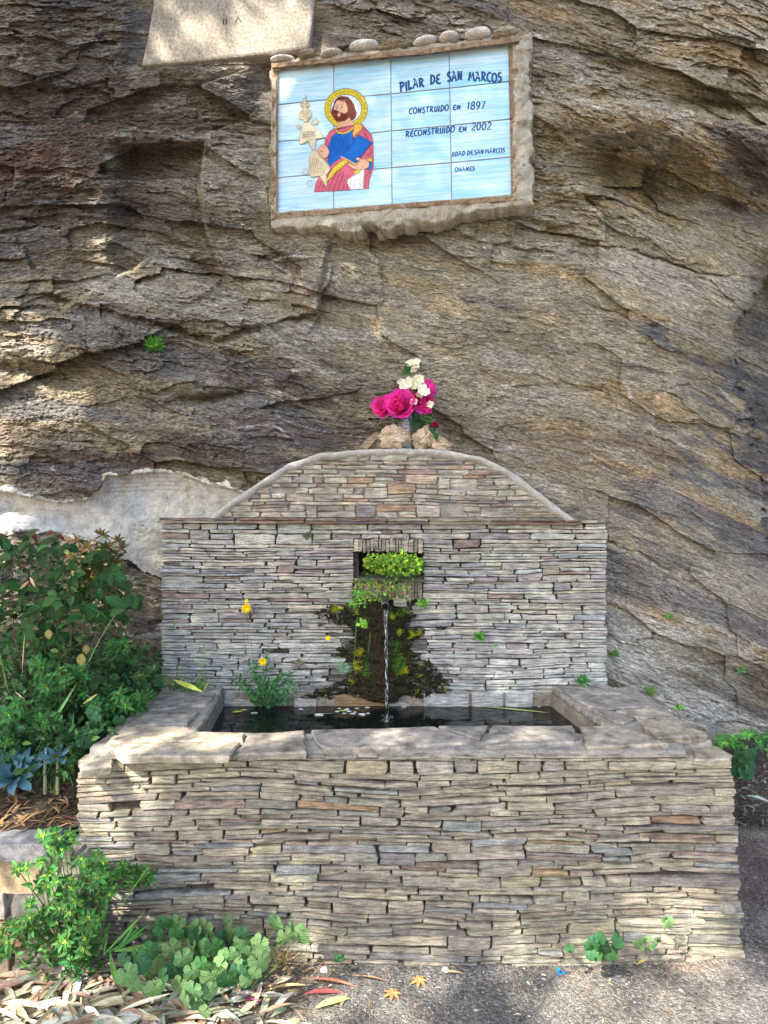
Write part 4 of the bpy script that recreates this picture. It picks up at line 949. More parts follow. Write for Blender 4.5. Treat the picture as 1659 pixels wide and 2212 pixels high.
# ------------------------------------------------------------------ spout, falling water, pool
WZ = P(829, 1525, 3.14).z
def tube(mb, pts, rads, n=10, col=(1, 1, 1), cap=True):
    rings = []
    for i, p_ in enumerate(pts):
        a = pts[max(0, i - 1)]; bb = pts[min(len(pts) - 1, i + 1)]; t = (bb - a).normalized(); s_ = t.orthogonal().normalized() if i == 0 else (last - t * last.dot(t)).normalized(); last = s_; q_ = t.cross(s_)
        rings.append([p_ + (s_ * math.cos(2 * math.pi * k / n) + q_ * math.sin(2 * math.pi * k / n)) * rads[i] for k in range(n)])
    vv = [v_ for r_ in rings for v_ in r_]; fs = [(i * n + k, i * n + (k + 1) % n, (i + 1) * n + (k + 1) % n, (i + 1) * n + k) for i in range(len(pts) - 1) for k in range(n)]
    if cap: fs += [tuple(range(n))[::-1], tuple(range((len(pts) - 1) * n, len(pts) * n))]
    mb.add(vv, fs, col)
m, nt, b = newmat('pipe_metal', .35, .5, (.10, .10, .10)); b.inputs['Metallic'].default_value = .8
tip = P(832, 1309, 2.93)
sp_ = empty('water_spout', (tip.x, WY, tip.z), 'dark metal pipe spout pouring water under the planted recess', 'spout')
mb = MB(); a = Vector((tip.x, WY + .03, tip.z + .008)); mid = tip + Vector((0, .05, .004))
ro = .0165; dirv = (tip - a).normalized()
pp = [a, mid, tip, tip, tip + dirv * -.01, mid]; tube(mb, pp[:3] + [tip + dirv * .002], [ro * .9, ro * .92, ro * 1.05, ro * .8], 20, cap=False)
mb.build('pipe', m, sp_, smooth=True)
mi, _, _ = newmat('pipe_inside', .5, .3, (.01, .01, .01))
mb = MB(); tube(mb, [tip + dirv * .0015, tip - dirv * .05], [ro * .8, ro * .78], 20, cap=False); mb.build('pipe_bore', mi, sp_, smooth=True)
mb = MB(); tube(mb, [tip - dirv * .03, tip - dirv * .031], [ro * .78, .001], 16); mb.build('pipe_shadow_plug', mi, sp_)
mb = MB(); stone(mb, TW, tip.x + .036, tip.x + .10, tip.z - .02, tip.z + .010, tip.z - .026, tip.z + .008, .075, .1, (.30, .28, .24), rg); tag(mb.build('propping_stone', M['stone']), 'small flat grey stone wedged beside the right of the pipe spout', 'stone')
# jet
mw, nt, b = newmat('clear_water', .02, .5, (.92, .96, 1.0)); b.inputs['Transmission Weight'].default_value = 1; b.inputs['IOR'].default_value = 1.33
end = Vector((P(836, 1558, 2.915).x, P(836, 1558, 2.915).y, WZ))
mb = MB(); NN = 90; pts = []; rd = []
for i in range(NN + 1):
    t = i / NN; z = tip.z - .010 - (tip.z - .010 - WZ) * t
    out = (1 - (1 - min(1, t * 14)) ** 2) * .012
    x_ = tip.x + (end.x - tip.x) * math.sqrt(t) + .0015 * math.sin(t * 31); y_ = tip.y + .004 - out - .02 * math.sqrt(t)
    pts.append(Vector((x_, y_, z))); rd.append((.0095 - .0035 * min(1, t * 6)) * (1 + .30 * math.sin(t * 55 + 3 * math.sin(t * 17)) * min(1, t * 3)))
tube(mb, pts, rd, 12)
me_o = mb.build('falling_water', mw, None, smooth=True); tag(me_o, 'thin clear stream of water falling from the spout into the trough', 'water', kind='structure')
foam_glints, nt, b = newmat('water_foam_and_glints', .25, .6, (.55, .6, .66))
mb = MB()
for k in range(46):  # pale streaks on the front of the jet, modelled as its highlights
    t = rnd.random() ** .8; i = int(t * NN); p_ = pts[i]; a = U(-1.2, 1.2); L = U(.008, .03); r_ = rd[i] * 1.02
    q0 = Vector((p_.x + math.sin(a) * r_, p_.y - math.cos(a) * r_, p_.z)); i2 = min(NN, i + max(1, int(L / .005))); p2 = pts[i2]; q1 = Vector((p2.x + math.sin(a + .3) * rd[i2] * 1.02, p2.y - math.cos(a + .3) * rd[i2] * 1.02, p2.z))
    tube(mb, [q0, q0.lerp(q1, .5), q1], [.0002, U(.0008, .0018), .0002], 5)
for k in range(60):
    a = U(0, 6.28); r_ = U(.004, .045) * U(.5, 1); q = Vector((end.x + r_ * math.cos(a), end.y + r_ * math.sin(a) * .8, WZ + .001 + max(0, U(-.01, .025)))); s_ = U(.0006, .0022)
    tube(mb, [q - Vector((s_, 0, 0)), q, q + Vector((s_, 0, 0))], [.0003, s_ * .6, .0003], 5)
tag(mb.build('water_splash_and_glints', foam_glints, None, smooth=True), kind='stuff', label='painted highlights down the stream and white drops where it strikes the pool', cat='splash')
m, nt, b = newmat('pool_water', .03, .5, (.006, .009, .008)); b.inputs['IOR'].default_value = 1.33
pos = nd(nt, 'ShaderNodeNewGeometry').outputs['Position']
d_ = nd(nt, 'ShaderNodeVectorMath', {0: pos, 1: tuple(end)}, operation='DISTANCE').outputs[1]
wv = nd(nt, 'ShaderNodeMath', {0: nd(nt, 'ShaderNodeMath', {0: d_, 1: 260.}, operation='MULTIPLY').outputs[0]}, operation='SINE').outputs[0]
fall = nd(nt, 'ShaderNodeMapRange', {0: d_, 1: .0, 2: .2, 3: 1.2, 4: .0}).outputs[0]
hh = nd(nt, 'ShaderNodeMath', {0: wv, 1: fall}, operation='MULTIPLY').outputs[0]
hh = nd(nt, 'ShaderNodeMath', {0: noise(nt, mul(nt, pos, (14, 30, 1)), 1, 3), 1: .8, 2: hh}, operation='MULTIPLY_ADD').outputs[0]
bump(nt, hh, b, .12, .005)
mb = MB(); mb.add([(bfl[0] - .01, .205, WZ), (bfr[0] + .01, .205, WZ), (bbr[0] + .01, yb + .02, WZ), (bbl[0] - .01, yb + .02, WZ)], [(0, 1, 2, 3)])
tag(mb.build('pool_water', m), 'dark still water in the trough', 'water', kind='structure')
# things that stand on the arch: rough stones
ZT = azs[6]
def prock(name, px, py, w_, h_, mat, seed, label, rot=0, amp=.3, d=3.17, th=.05, fr=2.0):
    c_ = P(px, py, d); s_ = d / F; c_.y = max(c_.y, WY + .03)
    o_ = rockblob(name, c_, (w_ / 2 * s_, th, h_ / 2 * s_), mat, seed, None, 4, amp, fr, rot); tag(o_, label, 'stone'); return o_
prock('rough_rock', 852, 947, 76, 50, M['limestone'], 3, 'pitted tan rock on the arch, directly in front of the vase', 0, .32, th=.045, fr=2.4)
prock('rough_rock', 917, 943, 46, 54, M['limestone'], 5, 'upright rounded tan rock on the arch just right of the vase', -.5, .34, th=.045, fr=1.9)
prock('rough_rock', 948, 957, 62, 30, M['limestone'], 6, 'low wedge shaped tan rock leaning at the right end of the row on the arch', -.42, .34, th=.04, fr=1.9)
mb = MB(); stone(mb, lambda a, bb, c_: P(803, 952, 3.17) + Vector((a * math.cos(.75) - bb * math.sin(.75), .01 - c_, a * math.sin(.75) + bb * math.cos(.75))), -.055, .05, -.018, .02, -.012, .018, .03, .05, (.24, .19, .13), rg)
tag(mb.build('slate_piece', M['stone']), 'flat brown slate piece leaning at the left end of the row on the arch', 'stone')
# ------------------------------------------------------------------ ground
def gh(x, y):
    x = np.asarray(x, float); y = np.asarray(y, float)
    h = .020 * fbm(x * 1.1, y * 1.1, 301, 3) + .004 * fbm(x * 14, y * 14, 303, 3)
    h = h + .05 * S1((x - .75) / .6) * S1((y + .25) / .5) 
    h = h + .24 * S1((y - .85) / .45) * S1((x - 1.1) / .15) + .02 * fbm(x * 9, y * 9, 304, 3) * S1((y - .75) / .3)
    h = h + .03 * S1((-.55 - x) / .5) 
    near = np.exp(-(np.maximum(0, np.abs(x) - 4) ** 2 + np.maximum(0, -y - 6) ** 2) / 30)
    return h * near
gax = np.concatenate([-np.geomspace(2.2, 70, 30)[::-1], np.arange(-2.1, 2.3, .012), np.geomspace(2.3, 70, 30)])
gay = np.concatenate([-np.geomspace(1.1, 70, 36)[::-1], np.arange(-1.05, 2.2, .012), [2.4, 3, 5, 10, 70]])
GX, GY = np.meshgrid(gax, gay); GZ = gh(GX, GY)
inside = (GX > xl + .06) & (GX < xr - .02) & (GY > .06)
GZ = np.where(inside, GZ - .05, GZ)
idx = np.arange(GX.size).reshape(GX.shape); q = np.stack([idx[:-1, :-1], idx[:-1, 1:], idx[1:, 1:], idx[1:, :-1]], -1).reshape(-1, 4)
cg = np.zeros(GX.shape + (3,)); cg[:] = (.125, .118, .11)
def gbl(c, mask):
    global cg
    mask = np.clip(mask, 0, 1)[..., None]; cg = cg * (1 - mask) + np.array(c) * mask
nz = fbm(GX * 3, GY * 3, 310, 4)
gbl((.22, .19, .155), S1(nz * 5 + .3) * .6)
gbl((.22, .15, .09), S1((.02 - np.abs(GY + .03)) / .05 + nz * 2) * .7 * S1((1.2 - GX) * 3))
gbl((.24, .17, .11), S1((-.25 - GX) / .25 + nz * 2.5) * .85)
gbl((.055, .045, .035), S1((GY - .78) / .15) * S1((GX - 1.0) * 5))
gbl((.13, .10, .095), S1((GX - 1.15) * 9) * S1((GY - .15) / .2) * S1((.8 - GY) / .1) * .8)
m, nt, b = newmat('gravelly_asphalt', .92, .25)
a_ = nd(nt, 'ShaderNodeAttribute', attribute_name='col').outputs[0]; pos = nd(nt, 'ShaderNodeNewGeometry').outputs['Position']
v1 = nd(nt, 'ShaderNodeTexVoronoi', {'Vector': pos, 'Scale': 95.}); v2 = nd(nt, 'ShaderNodeTexVoronoi', {'Vector': pos, 'Scale': 230.})
c = mix(nt, .75, a_, mix(nt, 1, a_, ramp(nt, v1.outputs['Color'], [(.1, .5), (.5, 1), (.9, 1.6)]), 'MULTIPLY'))
c = mix(nt, .7, c, mix(nt, 1, c, ramp(nt, v2.outputs['Color'], [(.1, .55), (.5, 1), (.9, 1.6)]), 'MULTIPLY'))
c = mix(nt, 1, c, ramp(nt, noise(nt, pos, 5, 5, .65), [(.3, .7), (.7, 1.3)]), 'MULTIPLY')
nt.links.new(c, b.inputs['Base Color'])
hh = nd(nt, 'ShaderNodeMath', {0: v1.outputs['Distance'], 1: v2.outputs['Distance']}, operation='ADD').outputs[0]; hh = nd(nt, 'ShaderNodeMath', {0: hh, 1: -1.}, operation='MULTIPLY').outputs[0]
bump(nt, hh, b, .9, .006); M['ground'] = m
gr_ = np_mesh('ground', np.stack([GX, GY, GZ], -1).reshape(-1, 3), q, cg.reshape(-1, 3), m, None, True); gr_['kind'] = 'structure'
# loose grit and small stones
mb = MB()
OCT = [(1, 0, 0), (0, 1, 0), (-1, 0, 0), (0, -1, 0), (0, 0, 1)]; OF = [(0, 1, 4), (1, 2, 4), (2, 3, 4), (3, 0, 4)]
r_ = np.random.RandomState(4)
NG = 11000; X_ = r_.uniform(-1.5, 1.9, NG); Y_ = r_.uniform(-.55, .0, NG); sel = r_.uniform(0, 1, NG) < .28; X_[sel] = r_.uniform(1.2, 1.95, sel.sum()); Y_[sel] = r_.uniform(-.3, 1.2, sel.sum()); H_ = gh(X_, Y_)
for i in range(NG):
    s_ = r_.uniform(.0012, .0042) * (1 if r_.rand() < .93 else 2.4); a = r_.uniform(0, 6.3); sx_, sy_, sz_ = s_ * r_.uniform(.6, 1.5), s_ * r_.uniform(.6, 1.5), s_ * r_.uniform(.5, 1.1); ca, sa = math.cos(a), math.sin(a)
    g = r_.uniform(.05, .17) if r_.rand() < .95 else .32; c_ = (g * 1.05, g, g * .92)
    mb.add([(X_[i] + (v_[0] * ca - v_[1] * sa) * sx_, Y_[i] + (v_[0] * sa + v_[1] * ca) * sy_, H_[i] + v_[2] * sz_) for v_ in OCT], OF, c_)
M['grit'] = newmat('grit', .9, .2)[0]; _nt = M['grit'].node_tree; _nt.links.new(nd(_nt, 'ShaderNodeAttribute', attribute_name='col').outputs[0], _nt.nodes['Principled BSDF'].inputs['Base Color'])
tag(mb.build('loose_gravel', M['grit']), 'fine loose gravel scattered over the ground', 'gravel', kind='stuff')

# ---- low retaining wall at the lower left and the planting bed behind it
def bedh(x, y): return .455 + .10 * S1((np.asarray(y, float) - .0) / .5) + .05 * S1((np.asarray(y, float) - .4) / .6) + .02 * fbm(np.asarray(x, float) * 5, np.asarray(y, float) * 5, 320, 3) + .012 * fbm(np.asarray(x, float) * 30, np.asarray(y, float) * 30, 321, 3)
bx_ = np.concatenate([np.linspace(-4, -2.1, 12), np.arange(-2.05, xl + .02, .014)]); by_ = np.arange(-.02, 1.35, .014); BX, BY = np.meshgrid(bx_, by_); BZ = bedh(BX, BY)
idx = np.arange(BX.size).reshape(BX.shape); q = np.stack([idx[:-1, :-1], idx[:-1, 1:], idx[1:, 1:], idx[1:, :-1]], -1).reshape(-1, 4)
bed = np_mesh('planting_bed', np.stack([BX, BY, BZ], -1).reshape(-1, 3), q, np.ones((BX.size, 3)), M['soil'], None, True); bed['kind'] = 'structure'
low = empty('low_stone_wall', (-1.25, -.05, 0), 'low rough wall of large worn stones beside the left end of the trough', 'stone wall')
rg = random.Random(12)
TLow = lambda u, v, w_: Vector((u, -.10 - w_ + .05 * (v - .2), v))
def bigstone(x0, x1, z0, z1, col, wo=0., dep=.22):
    mb = MB(); stone(mb, TLow, x0, x1, z0, z1, z0 + rg.uniform(-.01, .01), z1 + rg.uniform(-.01, .01), wo, dep, col, rg); mb.build('large_stone', M['slab'], low)
for (x0, x1, z0, z1, c_, wo) in ((-1.75, -1.06, .395, .45, (.24, .24, .25), .03), (-1.5, -1.10, .29, .385, (.44, .34, .21), .0), (-1.095, -.97, .30, .39, (.30, .27, .23), -.01), (-1.62, -1.20, .205, .285, (.35, .32, .28), .01), (-1.19, -.96, .20, .29, (.27, .25, .22), -.01),
     (-1.5, -1.14, .12, .20, (.42, .25, .15), .0), (-1.13, -.95, .11, .195, (.30, .26, .22), 0), (-1.6, -1.18, -.01, .115, (.36, .27, .19), .015), (-1.17, -.93, -.02, .105, (.28, .24, .2), .01), (-2.3, -1.63, .0, .12, (.3, .27, .23), 0), (-2.3, -1.51, .12, .2, (.3, .27, .23), 0), (-2.4, -1.63, .21, .28, (.3, .27, .23), 0), (-2.4, -1.51, .29, .385, (.3, .27, .23), 0), (-2.5, -1.76, .395, .45, (.25, .25, .25), 0.02)):
    bigstone(x0, x1, z0, z1, c_, wo)
mb = MB(); box(mb, (-2.6, -.08, -.05), (xl + .03, .06, .40)); mb.build('core', M['mortar'], low)
# small pale stones stuck on the bank and the ground
def gpt(px, py, z0=0.0):
    d = 2.3
    for _ in range(30):
        p_ = P(px, py, d); z = float(gh(p_.x, p_.y)); d = F * (CAMZ - z) / (py - 1106)
    return P(px, py, d)
# ------------------------------------------------------------------ leaves
def grid_leaf(name, wf, n=6, fold=.25, curl=.15, ser=0., smooth=True, cup=0):
    """unit leaf along +Y; wf(t) gives the half width"""
    me = bpy.data.meshes.new(name); vv = []; fs = []
    for i in range(n + 1):
        t = i / n; hwid = wf(t) * (1 + ser * ((i % 2) * 2 - 1)); z = -curl * t * t; 
        vv += [(-hwid, t - .02 * (i % 2) * (ser > 0), z + fold * hwid + cup * hwid), (0, t, z), (hwid, t - .02 * (i % 2) * (ser > 0), z + fold * hwid + cup * hwid)]
    for i in range(n):
        a = i * 3; fs += [(a, a + 1, a + 4, a + 3), (a + 1, a + 2, a + 5, a + 4)]
    me.from_pydata(vv, [], fs)
    if smooth: me.polygons.foreach_set('use_smooth', [True] * len(fs))
    return me
def lobed_leaf(name, lobes=7, depth=.16, n=42):
    me = bpy.data.meshes.new(name); vv = [(0, .0, .03)]; 
    for i in range(n + 1):
        a = R(-262 + 344 * i / n) ; ph = i / n * lobes; r_ = .5 * (1 - depth * abs(math.cos(math.pi * ph)) ** 6) * (1 + .04 * math.sin(i * 2.6))
        z = .025 * math.cos(2 * math.pi * ph) - .03 + .05 * math.sin(a * 2 + 1)
        vv.append((r_ * math.cos(a), r_ * math.sin(a), z))
    k = len(vv); 
    for i in range(n + 1): x_, y_, z_ = vv[1 + i]; vv.append((x_ * .55, y_ * .55, z_ * .5 + .02))
    fs = [(1 + i, 2 + i, k + i + 1, k + i) for i in range(n)] + [(0, k + i, k + i + 1) for i in range(n)]
    me.from_pydata(vv, [], fs); me.polygons.foreach_set('use_smooth', [True] * len(fs)); return me
ov = lambda w_: (lambda t: w_ * math.sin(math.pi * min(1, t * .93 + .04)) ** .8 * (1 - .25 * t))
LM = {}
def addmat(me, mat): me = me.copy(); me.materials.clear(); me.materials.append(mat); return me
ROSE = [grid_leaf('rose_leaflet', ov(.36), 10, .3, .22, .05), grid_leaf('rose_leaflet', ov(.40), 10, .15, .1, .05), grid_leaf('rose_leaflet', ov(.33), 10, .5, .35, .05)]
ROSE_G = [addmat(m_, M['rose_leaf']) for m_ in ROSE]; ROSE_O = addmat(ROSE[1], M['rose_leaf_old']); ROSE_R = addmat(ROSE[2], M['rose_leaf_red'])
MAL = [lobed_leaf('mallow_blade', 7, .12), lobed_leaf('mallow_blade', 6, .15)]
MAL_L = [addmat(m_, M['mallow']) for m_ in MAL]; MAL_D = [addmat(m_, M['mallow_dark']) for m_ in MAL]
SUC = [addmat(grid_leaf('succulent_blade', lambda t: .17 * (math.sin(math.pi * min(1, t ** 1.5 * .9 + .08)) ** .7) + .012, 8, .35, -.12), M['succulent'])]
for me_ in SUC: pass
LANCE = grid_leaf('lance', lambda t: .13 * math.sin(math.pi * min(1, t * .96 + .03)), 5, .4, .2)
def orient(d_, n_):
    y = d_.normalized(); x_ = y.cross(n_); 
    if x_.length < 1e-4: x_ = y.orthogonal()
    x_.normalize(); z = x_.cross(y); return Matrix((x_, y, z)).transposed()
def put(me, name, pos, d_, n_, size, parent, wide=1.0):
    o = bpy.data.objects.new(name, me); C.objects.link(o); o.parent = parent
    base = Vector((0, 0, 0)); p = parent
    while p is not None: base = base + p.location; p = p.parent
    o.matrix_basis = Matrix.Translation(pos - base) @ orient(d_, n_).to_4x4() @ Matrix.Diagonal((size * wide, size, size, 1))
    return o
def rv(s=1.0): return Vector((U(-s, s), U(-s, s), U(-s, s)))
def blade(mb, p0, d_, n_, L, w_, col, n=4, curl=.2, fold=.3, shape='lance'):
    Mx = orient(d_, n_); vv = []
    for i in range(n + 1):
        t = i / n
        h_ = w_ * (math.sin(math.pi * min(1, t * .95 + .04)) if shape == 'lance' else (1 - t ** 1.5) if shape == 'grass' else math.sin(math.pi * min(1, t * .9 + .08)) ** .5)
        z = -curl * L * t * t
        for sx_, zz_ in ((-1, fold * h_), (0, 0), (1, fold * h_)): vv.append(p0 + Mx @ Vector((sx_ * h_, t * L, z + zz_)))
    fs = []
    for i in range(n): a = i * 3; fs += [(a, a + 1, a + 4, a + 3), (a + 1, a + 2, a + 5, a + 4)]
    mb.add(vv, fs, col)
def stemc(mb, p0, p1, sag, r0, r1, col, n=8, seg=5):
    pts = [p0.lerp(p1, i / n) + sag * math.sin(math.pi * i / n) for i in range(n + 1)]; tube(mb, pts, [r0 + (r1 - r0) * i / n for i in range(n + 1)], seg, col, cap=False); return pts
def vc(c_, a=.2): f = U(1 - a, 1 + a); return tuple(min(1, x_ * f * U(.95, 1.05)) for x_ in c_)
UPF = Vector((0, -.75, .65))
def Zb(zx, zy, d): return P(.2995 * zx, 1123.3 + .2995 * zy, d)
def bedp(px, py):
    d = 2.5
    for _ in range(20):
        p_ = P(px, py, d); d = F * (CAMZ - float(bedh(p_.x, p_.y))) / (py - 1106)
    return P(px, py, d)

# ---- rose bush
rose_base = Vector((-1.32, .52, float(bedh(-1.32, .52))))
rb = empty('rose_bush', rose_base, 'leafy rose bush with broad dark green leaves left of the fountain wall', 'rose bush')
tips = [(60,200),(110,230),(300,270),(350,150),(400,410),(230,500),(200,640),(120,600),(340,590),(460,550),(580,390),(530,470),(660,500),(740,410),(850,400),(880,450),(640,690),(820,590),(910,600),(1000,610),(720,710),(90,480),(60,680),(190,750),(310,770),(430,890),(240,900),(50,960),(480,890),(860,1150),(770,1090),(850,1000),(920,990),(690,1190),(20,280),(40,170),(160,150),(230,190),(430,230),(500,330),(320,420),(560,560),(700,300),(30,500),(380,680),(520,720),(160,860),(330,960)]
mb = MB(); stem_pts = []
for (a, bb, d, r0) in ((540, 900, 2.95, .006), (600, 700, 2.95, .005), (300, 250, 2.85, .005), (820, 480, 2.85, .004), (100, 250, 2.8, .004), (680, 820, 2.9, .004), (420, 150, 2.85, .0045), (60, 650, 2.75, .004), (760, 260, 2.95, .005)):
    e = Zb(a, bb, d); pts = stemc(mb, rose_base + rv(.06) * .6, e, rv(.06) + Vector((0, -.03, .04)), r0, r0 * .45, vc((.12, .09, .05) if U(0, 1) < .6 else (.10, .13, .04)), 10, 6)
    stem_pts += pts[4:]
    for p_ in pts[2:]:
        blade(mb, p_, rv(), UPF, .008, .002, (.2, .1, .06), 1)
nl = 0
def rose_leaf_at(c0, big, me=None, d=None):
    global nl
    dirv = Vector((U(-1, 1), U(-.5, .1), U(-.9, .4))).normalized(); nn = (UPF + rv(.45)).normalized()
    put(me or rnd.choice(ROSE_G), 'leaf', c0 - dirv * big * .5, dirv, nn, big, rb, U(.9, 1.15)); nl += 1
    return dirv, nn
for (a, bb) in tips:
    d = U(2.62, 2.9); c0 = Zb(a + U(-10, 10), bb + U(-10, 10), d); big = U(.055, .078)
    dirv, nn = rose_leaf_at(c0, big)
    sp_pt = min(stem_pts, key=lambda q_: (q_ - c0).length); stemc(mb, sp_pt, c0 - dirv * big * .5, Vector((0, -.01, .01)), .0014, .0009, (.10, .14, .05), 4, 4)
    side = dirv.cross(nn).normalized()
    for s_ in (-1, 1):
        if U(0, 1) < .8:
            dd = (side * s_ * .9 + dirv * .5).normalized(); put(rnd.choice(ROSE_G), 'leaf', c0 - dirv * big * .6 + dd * .004, dd, (nn + rv(.25)).normalized(), big * U(.65, .9), rb); nl += 1
for k in range(95):
    a, bb = U(0, 930), U(200, 1250)
    if a > 650 and bb < 330: continue
    rose_leaf_at(Zb(a, bb, U(2.8, 3.12)), U(.045, .07))
for (a, bb, L) in ((585, 1010, .045), (620, 935, .034), (350, 825, .036)): c0 = Zb(a, bb, 2.6); put(ROSE_O, 'leaf', c0 + Vector((0, 0, L / 2)), Vector((.1, -.2, -1)), Vector((0, -1, .3)), L, rb, 1.1)
for (a, bb) in ((230, 95), (390, 90), (410, 110), (225, 420)): c0 = Zb(a, bb, 2.75); put(ROSE_R, 'leaf', c0, Vector((U(-1, 1), -.2, U(-.9, .1))), UPF + rv(.4), U(.03, .045), rb, .8)
mb.build('stems', M['foliage'], rb)
# rose bud
mb = MB()
for k in range(6): a = k * 1.05; blade(mb, Zb(862, 345, 2.75), Vector((math.cos(a) * .25, math.sin(a) * .25, 1)), Vector((math.cos(a), math.sin(a), .2)), .02, .004, (.22, .28, .10), 3, -.1)
mb.build('bud', M['foliage'], rb)

# ---- bronze-leaved shrub behind it
sb = empty('bronze_shrub', bedp(190, 1480) + Vector((0, .35, 0)), 'shrub with narrow dark bronze-green pointed leaves against the grey cement', 'shrub')
mbl = MB(); mbs = MB()
for (a, bb) in ((740, 110), (880, 210), (640, 200), (560, 160), (700, 280), (820, 300), (600, 320), (780, 200), (520, 260), (850, 150), (660, 420), (870, 330)):
    e = Zb(a, bb, 3.0); p0 = Zb(620 + U(-40, 40), 620, 3.05); pts = stemc(mbs, p0, e, rv(.03), .003, .0012, (.14, .10, .05), 8, 5)
    for i, p_ in enumerate(pts[2:]):
        for k in range(4):
            an = U(0, 6.28); dd = Vector((math.cos(an), -.3 + .6 * math.sin(an), U(-.5, .7))); cc = (.045, .06, .022) if U(0, 1) < .6 else (.13, .08, .03) if U(0, 1) < .6 else (.22, .24, .06)
            blade(mbl, p_, dd, UPF + rv(.5), U(.03, .05), U(.006, .0085), vc(cc, .3), 4, .3)
    for k in range(6): an = k * 1.05; blade(mbl, e, Vector((math.cos(an), -.3, .6 + math.sin(an))), UPF, U(.03, .045), .006, vc((.09, .07, .03), .3), 4, .1)
mbs.build('stems', M['foliage'], sb); mbl.build('leaves', M['foliage'], sb, kind='stuff')

# ---- whorled weeds in the bed
def whorl(mb, c0, L, col, tipc=None, n=7):
    ax = (UPF + rv(.5)).normalized(); s_ = ax.orthogonal().normalized(); t_ = ax.cross(s_)
    for ring, (k_, l_, up) in enumerate(((n, 1.0, .15), (n - 2, .62, .5), (4, .35, 1.0))):
        for k in range(k_):
            a = 6.283 * k / k_ + U(-.3, .3); dd = (s_ * math.cos(a) + t_ * math.sin(a) + ax * up).normalized()
            blade(mb, c0, dd, ax, L * l_ * U(.8, 1.2), L * l_ * .2, vc(col if ring < 2 else (tipc or tuple(x_ * 1.7 for x_ in col)), .2), 3, .25)
def weed(name, label, cat, base, spots, dr, L, col, tipc, conv=Zb, lower=3, group=None):
    r0 = empty(name, base, label, cat, group); ms = MB(); ml = MB()
    for (a, bb) in spots:
        e = conv(a, bb, U(*dr)); pts = stemc(ms, base + rv(.03), e, rv(.03) + Vector((0, -.02, 0)), .0022, .0012, vc((.10, .15, .05)), 7, 4)
        whorl(ml, e, L * U(.8, 1.2), col, tipc)
        for p_ in pts[2:-1]:
            for k in range(lower): blade(ml, p_, Vector((U(-1, 1), U(-.8, .3), U(-.4, .5))), UPF + rv(.5), L * U(.6, 1.1), L * .2, vc(tuple(x_ * .8 for x_ in col), .3), 3, .3)
    ms.build('stems', M['foliage'], r0); ml.build('leaves', M['foliage'], r0, kind='stuff'); return r0
G1 = (.04, .115, .035); G1t = (.12, .25, .05)
weed('leafy_weed', 'bright green weed with whorled pointed leaves below the middle of the rose bush', 'weed', bedp(110, 1640) + Vector((0, .2, 0)), [(280,1020),(300,1060),(380,1050),(440,1080),(520,1080),(590,1080),(620,1130),(540,1130),(350,1130),(300,1180),(330,1200),(280,1240),(350,1270),(240,1040),(470,1160),(400,1160)], (2.5, 2.75), .038, G1, G1t)
weed('leafy_weed', 'leafy weed with toothed green leaves low down above the blue succulents', 'weed', bedp(90, 1660) + Vector((0, .1, 0)), [(250,1410),(300,1450),(340,1480),(380,1490),(420,1480),(230,1470),(60,1530),(110,1560),(40,1600),(150,1600),(230,1560),(30,1650),(190,1520),(380,1420),(130,1430),(120,1340),(60,1400)], (2.4, 2.6), .036, G1, G1t)
weed('leafy_weed', 'dense green weed spilling over the left edge of the trough rim', 'weed', bedp(190, 1620) + Vector((0, .2, 0)), [(650,1290),(700,1310),(740,1300),(680,1350),(760,1350),(930,1290),(960,1320),(1000,1290),(1060,1280),(900,1340),(660,1470),(640,1500),(690,1540),(560,1380),(820,1330),(1000,1350),(860,1260),(760,1250),(600,1260)], (2.5, 2.85), .036, G1, G1t)
weed('leafy_weed', 'small bright weed rising beside the dark gap left of the fountain wall', 'weed', bedp(230, 1560) + Vector((0, .3, 0)), [(880,890),(920,920),(860,930),(800,900),(900,970),(840,980),(960,960)], (2.75, 2.9), .034, G1, G1t)
# feathery fennel
fn = empty('fennel', bedp(200, 1590) + Vector((0, .2, 0)), 'wispy feathery green fennel among the weeds, with one long pale stem leaning right', 'fennel'); mb = MB()
for (a, bb) in ((740,900),(700,950),(760,960),(800,1200),(760,1220),(840,1210),(700,1180),(620,1280),(560,1290),(760,1290),(820,1260),(680,1240),(880,1230)):
    e = Zb(a, bb, U(2.5, 2.75)); pts = stemc(mb, fn.location, e, rv(.03), .0016, .0008, (.08, .17, .06), 7, 4)
    for p_ in pts[3:]:
        for k in range(9):
            q_ = p_ + Vector((U(-1, 1), U(-.7, .2), U(-.2, 1))) * U(.015, .04); tube(mb, [p_, p_.lerp(q_, .5) + rv(.003), q_], [.0005, .0004, .0002], 3, vc((.06, .17, .06), .3), cap=False)
tube(mb, [Zb(640, 1020, 2.6), Zb(720, 860, 2.65), Zb(820, 700, 2.7), Zb(870, 630, 2.72)], [.0018, .0016, .0012, .0008], 5, (.16, .26, .10))
tube(mb, [Zb(800, 735, 2.7), Zb(730, 670, 2.7), Zb(650, 630, 2.7)], [.0012, .001, .0008], 5, (.16, .26, .10))
mb.build('fronds', M['foliage'], fn, kind='stuff')
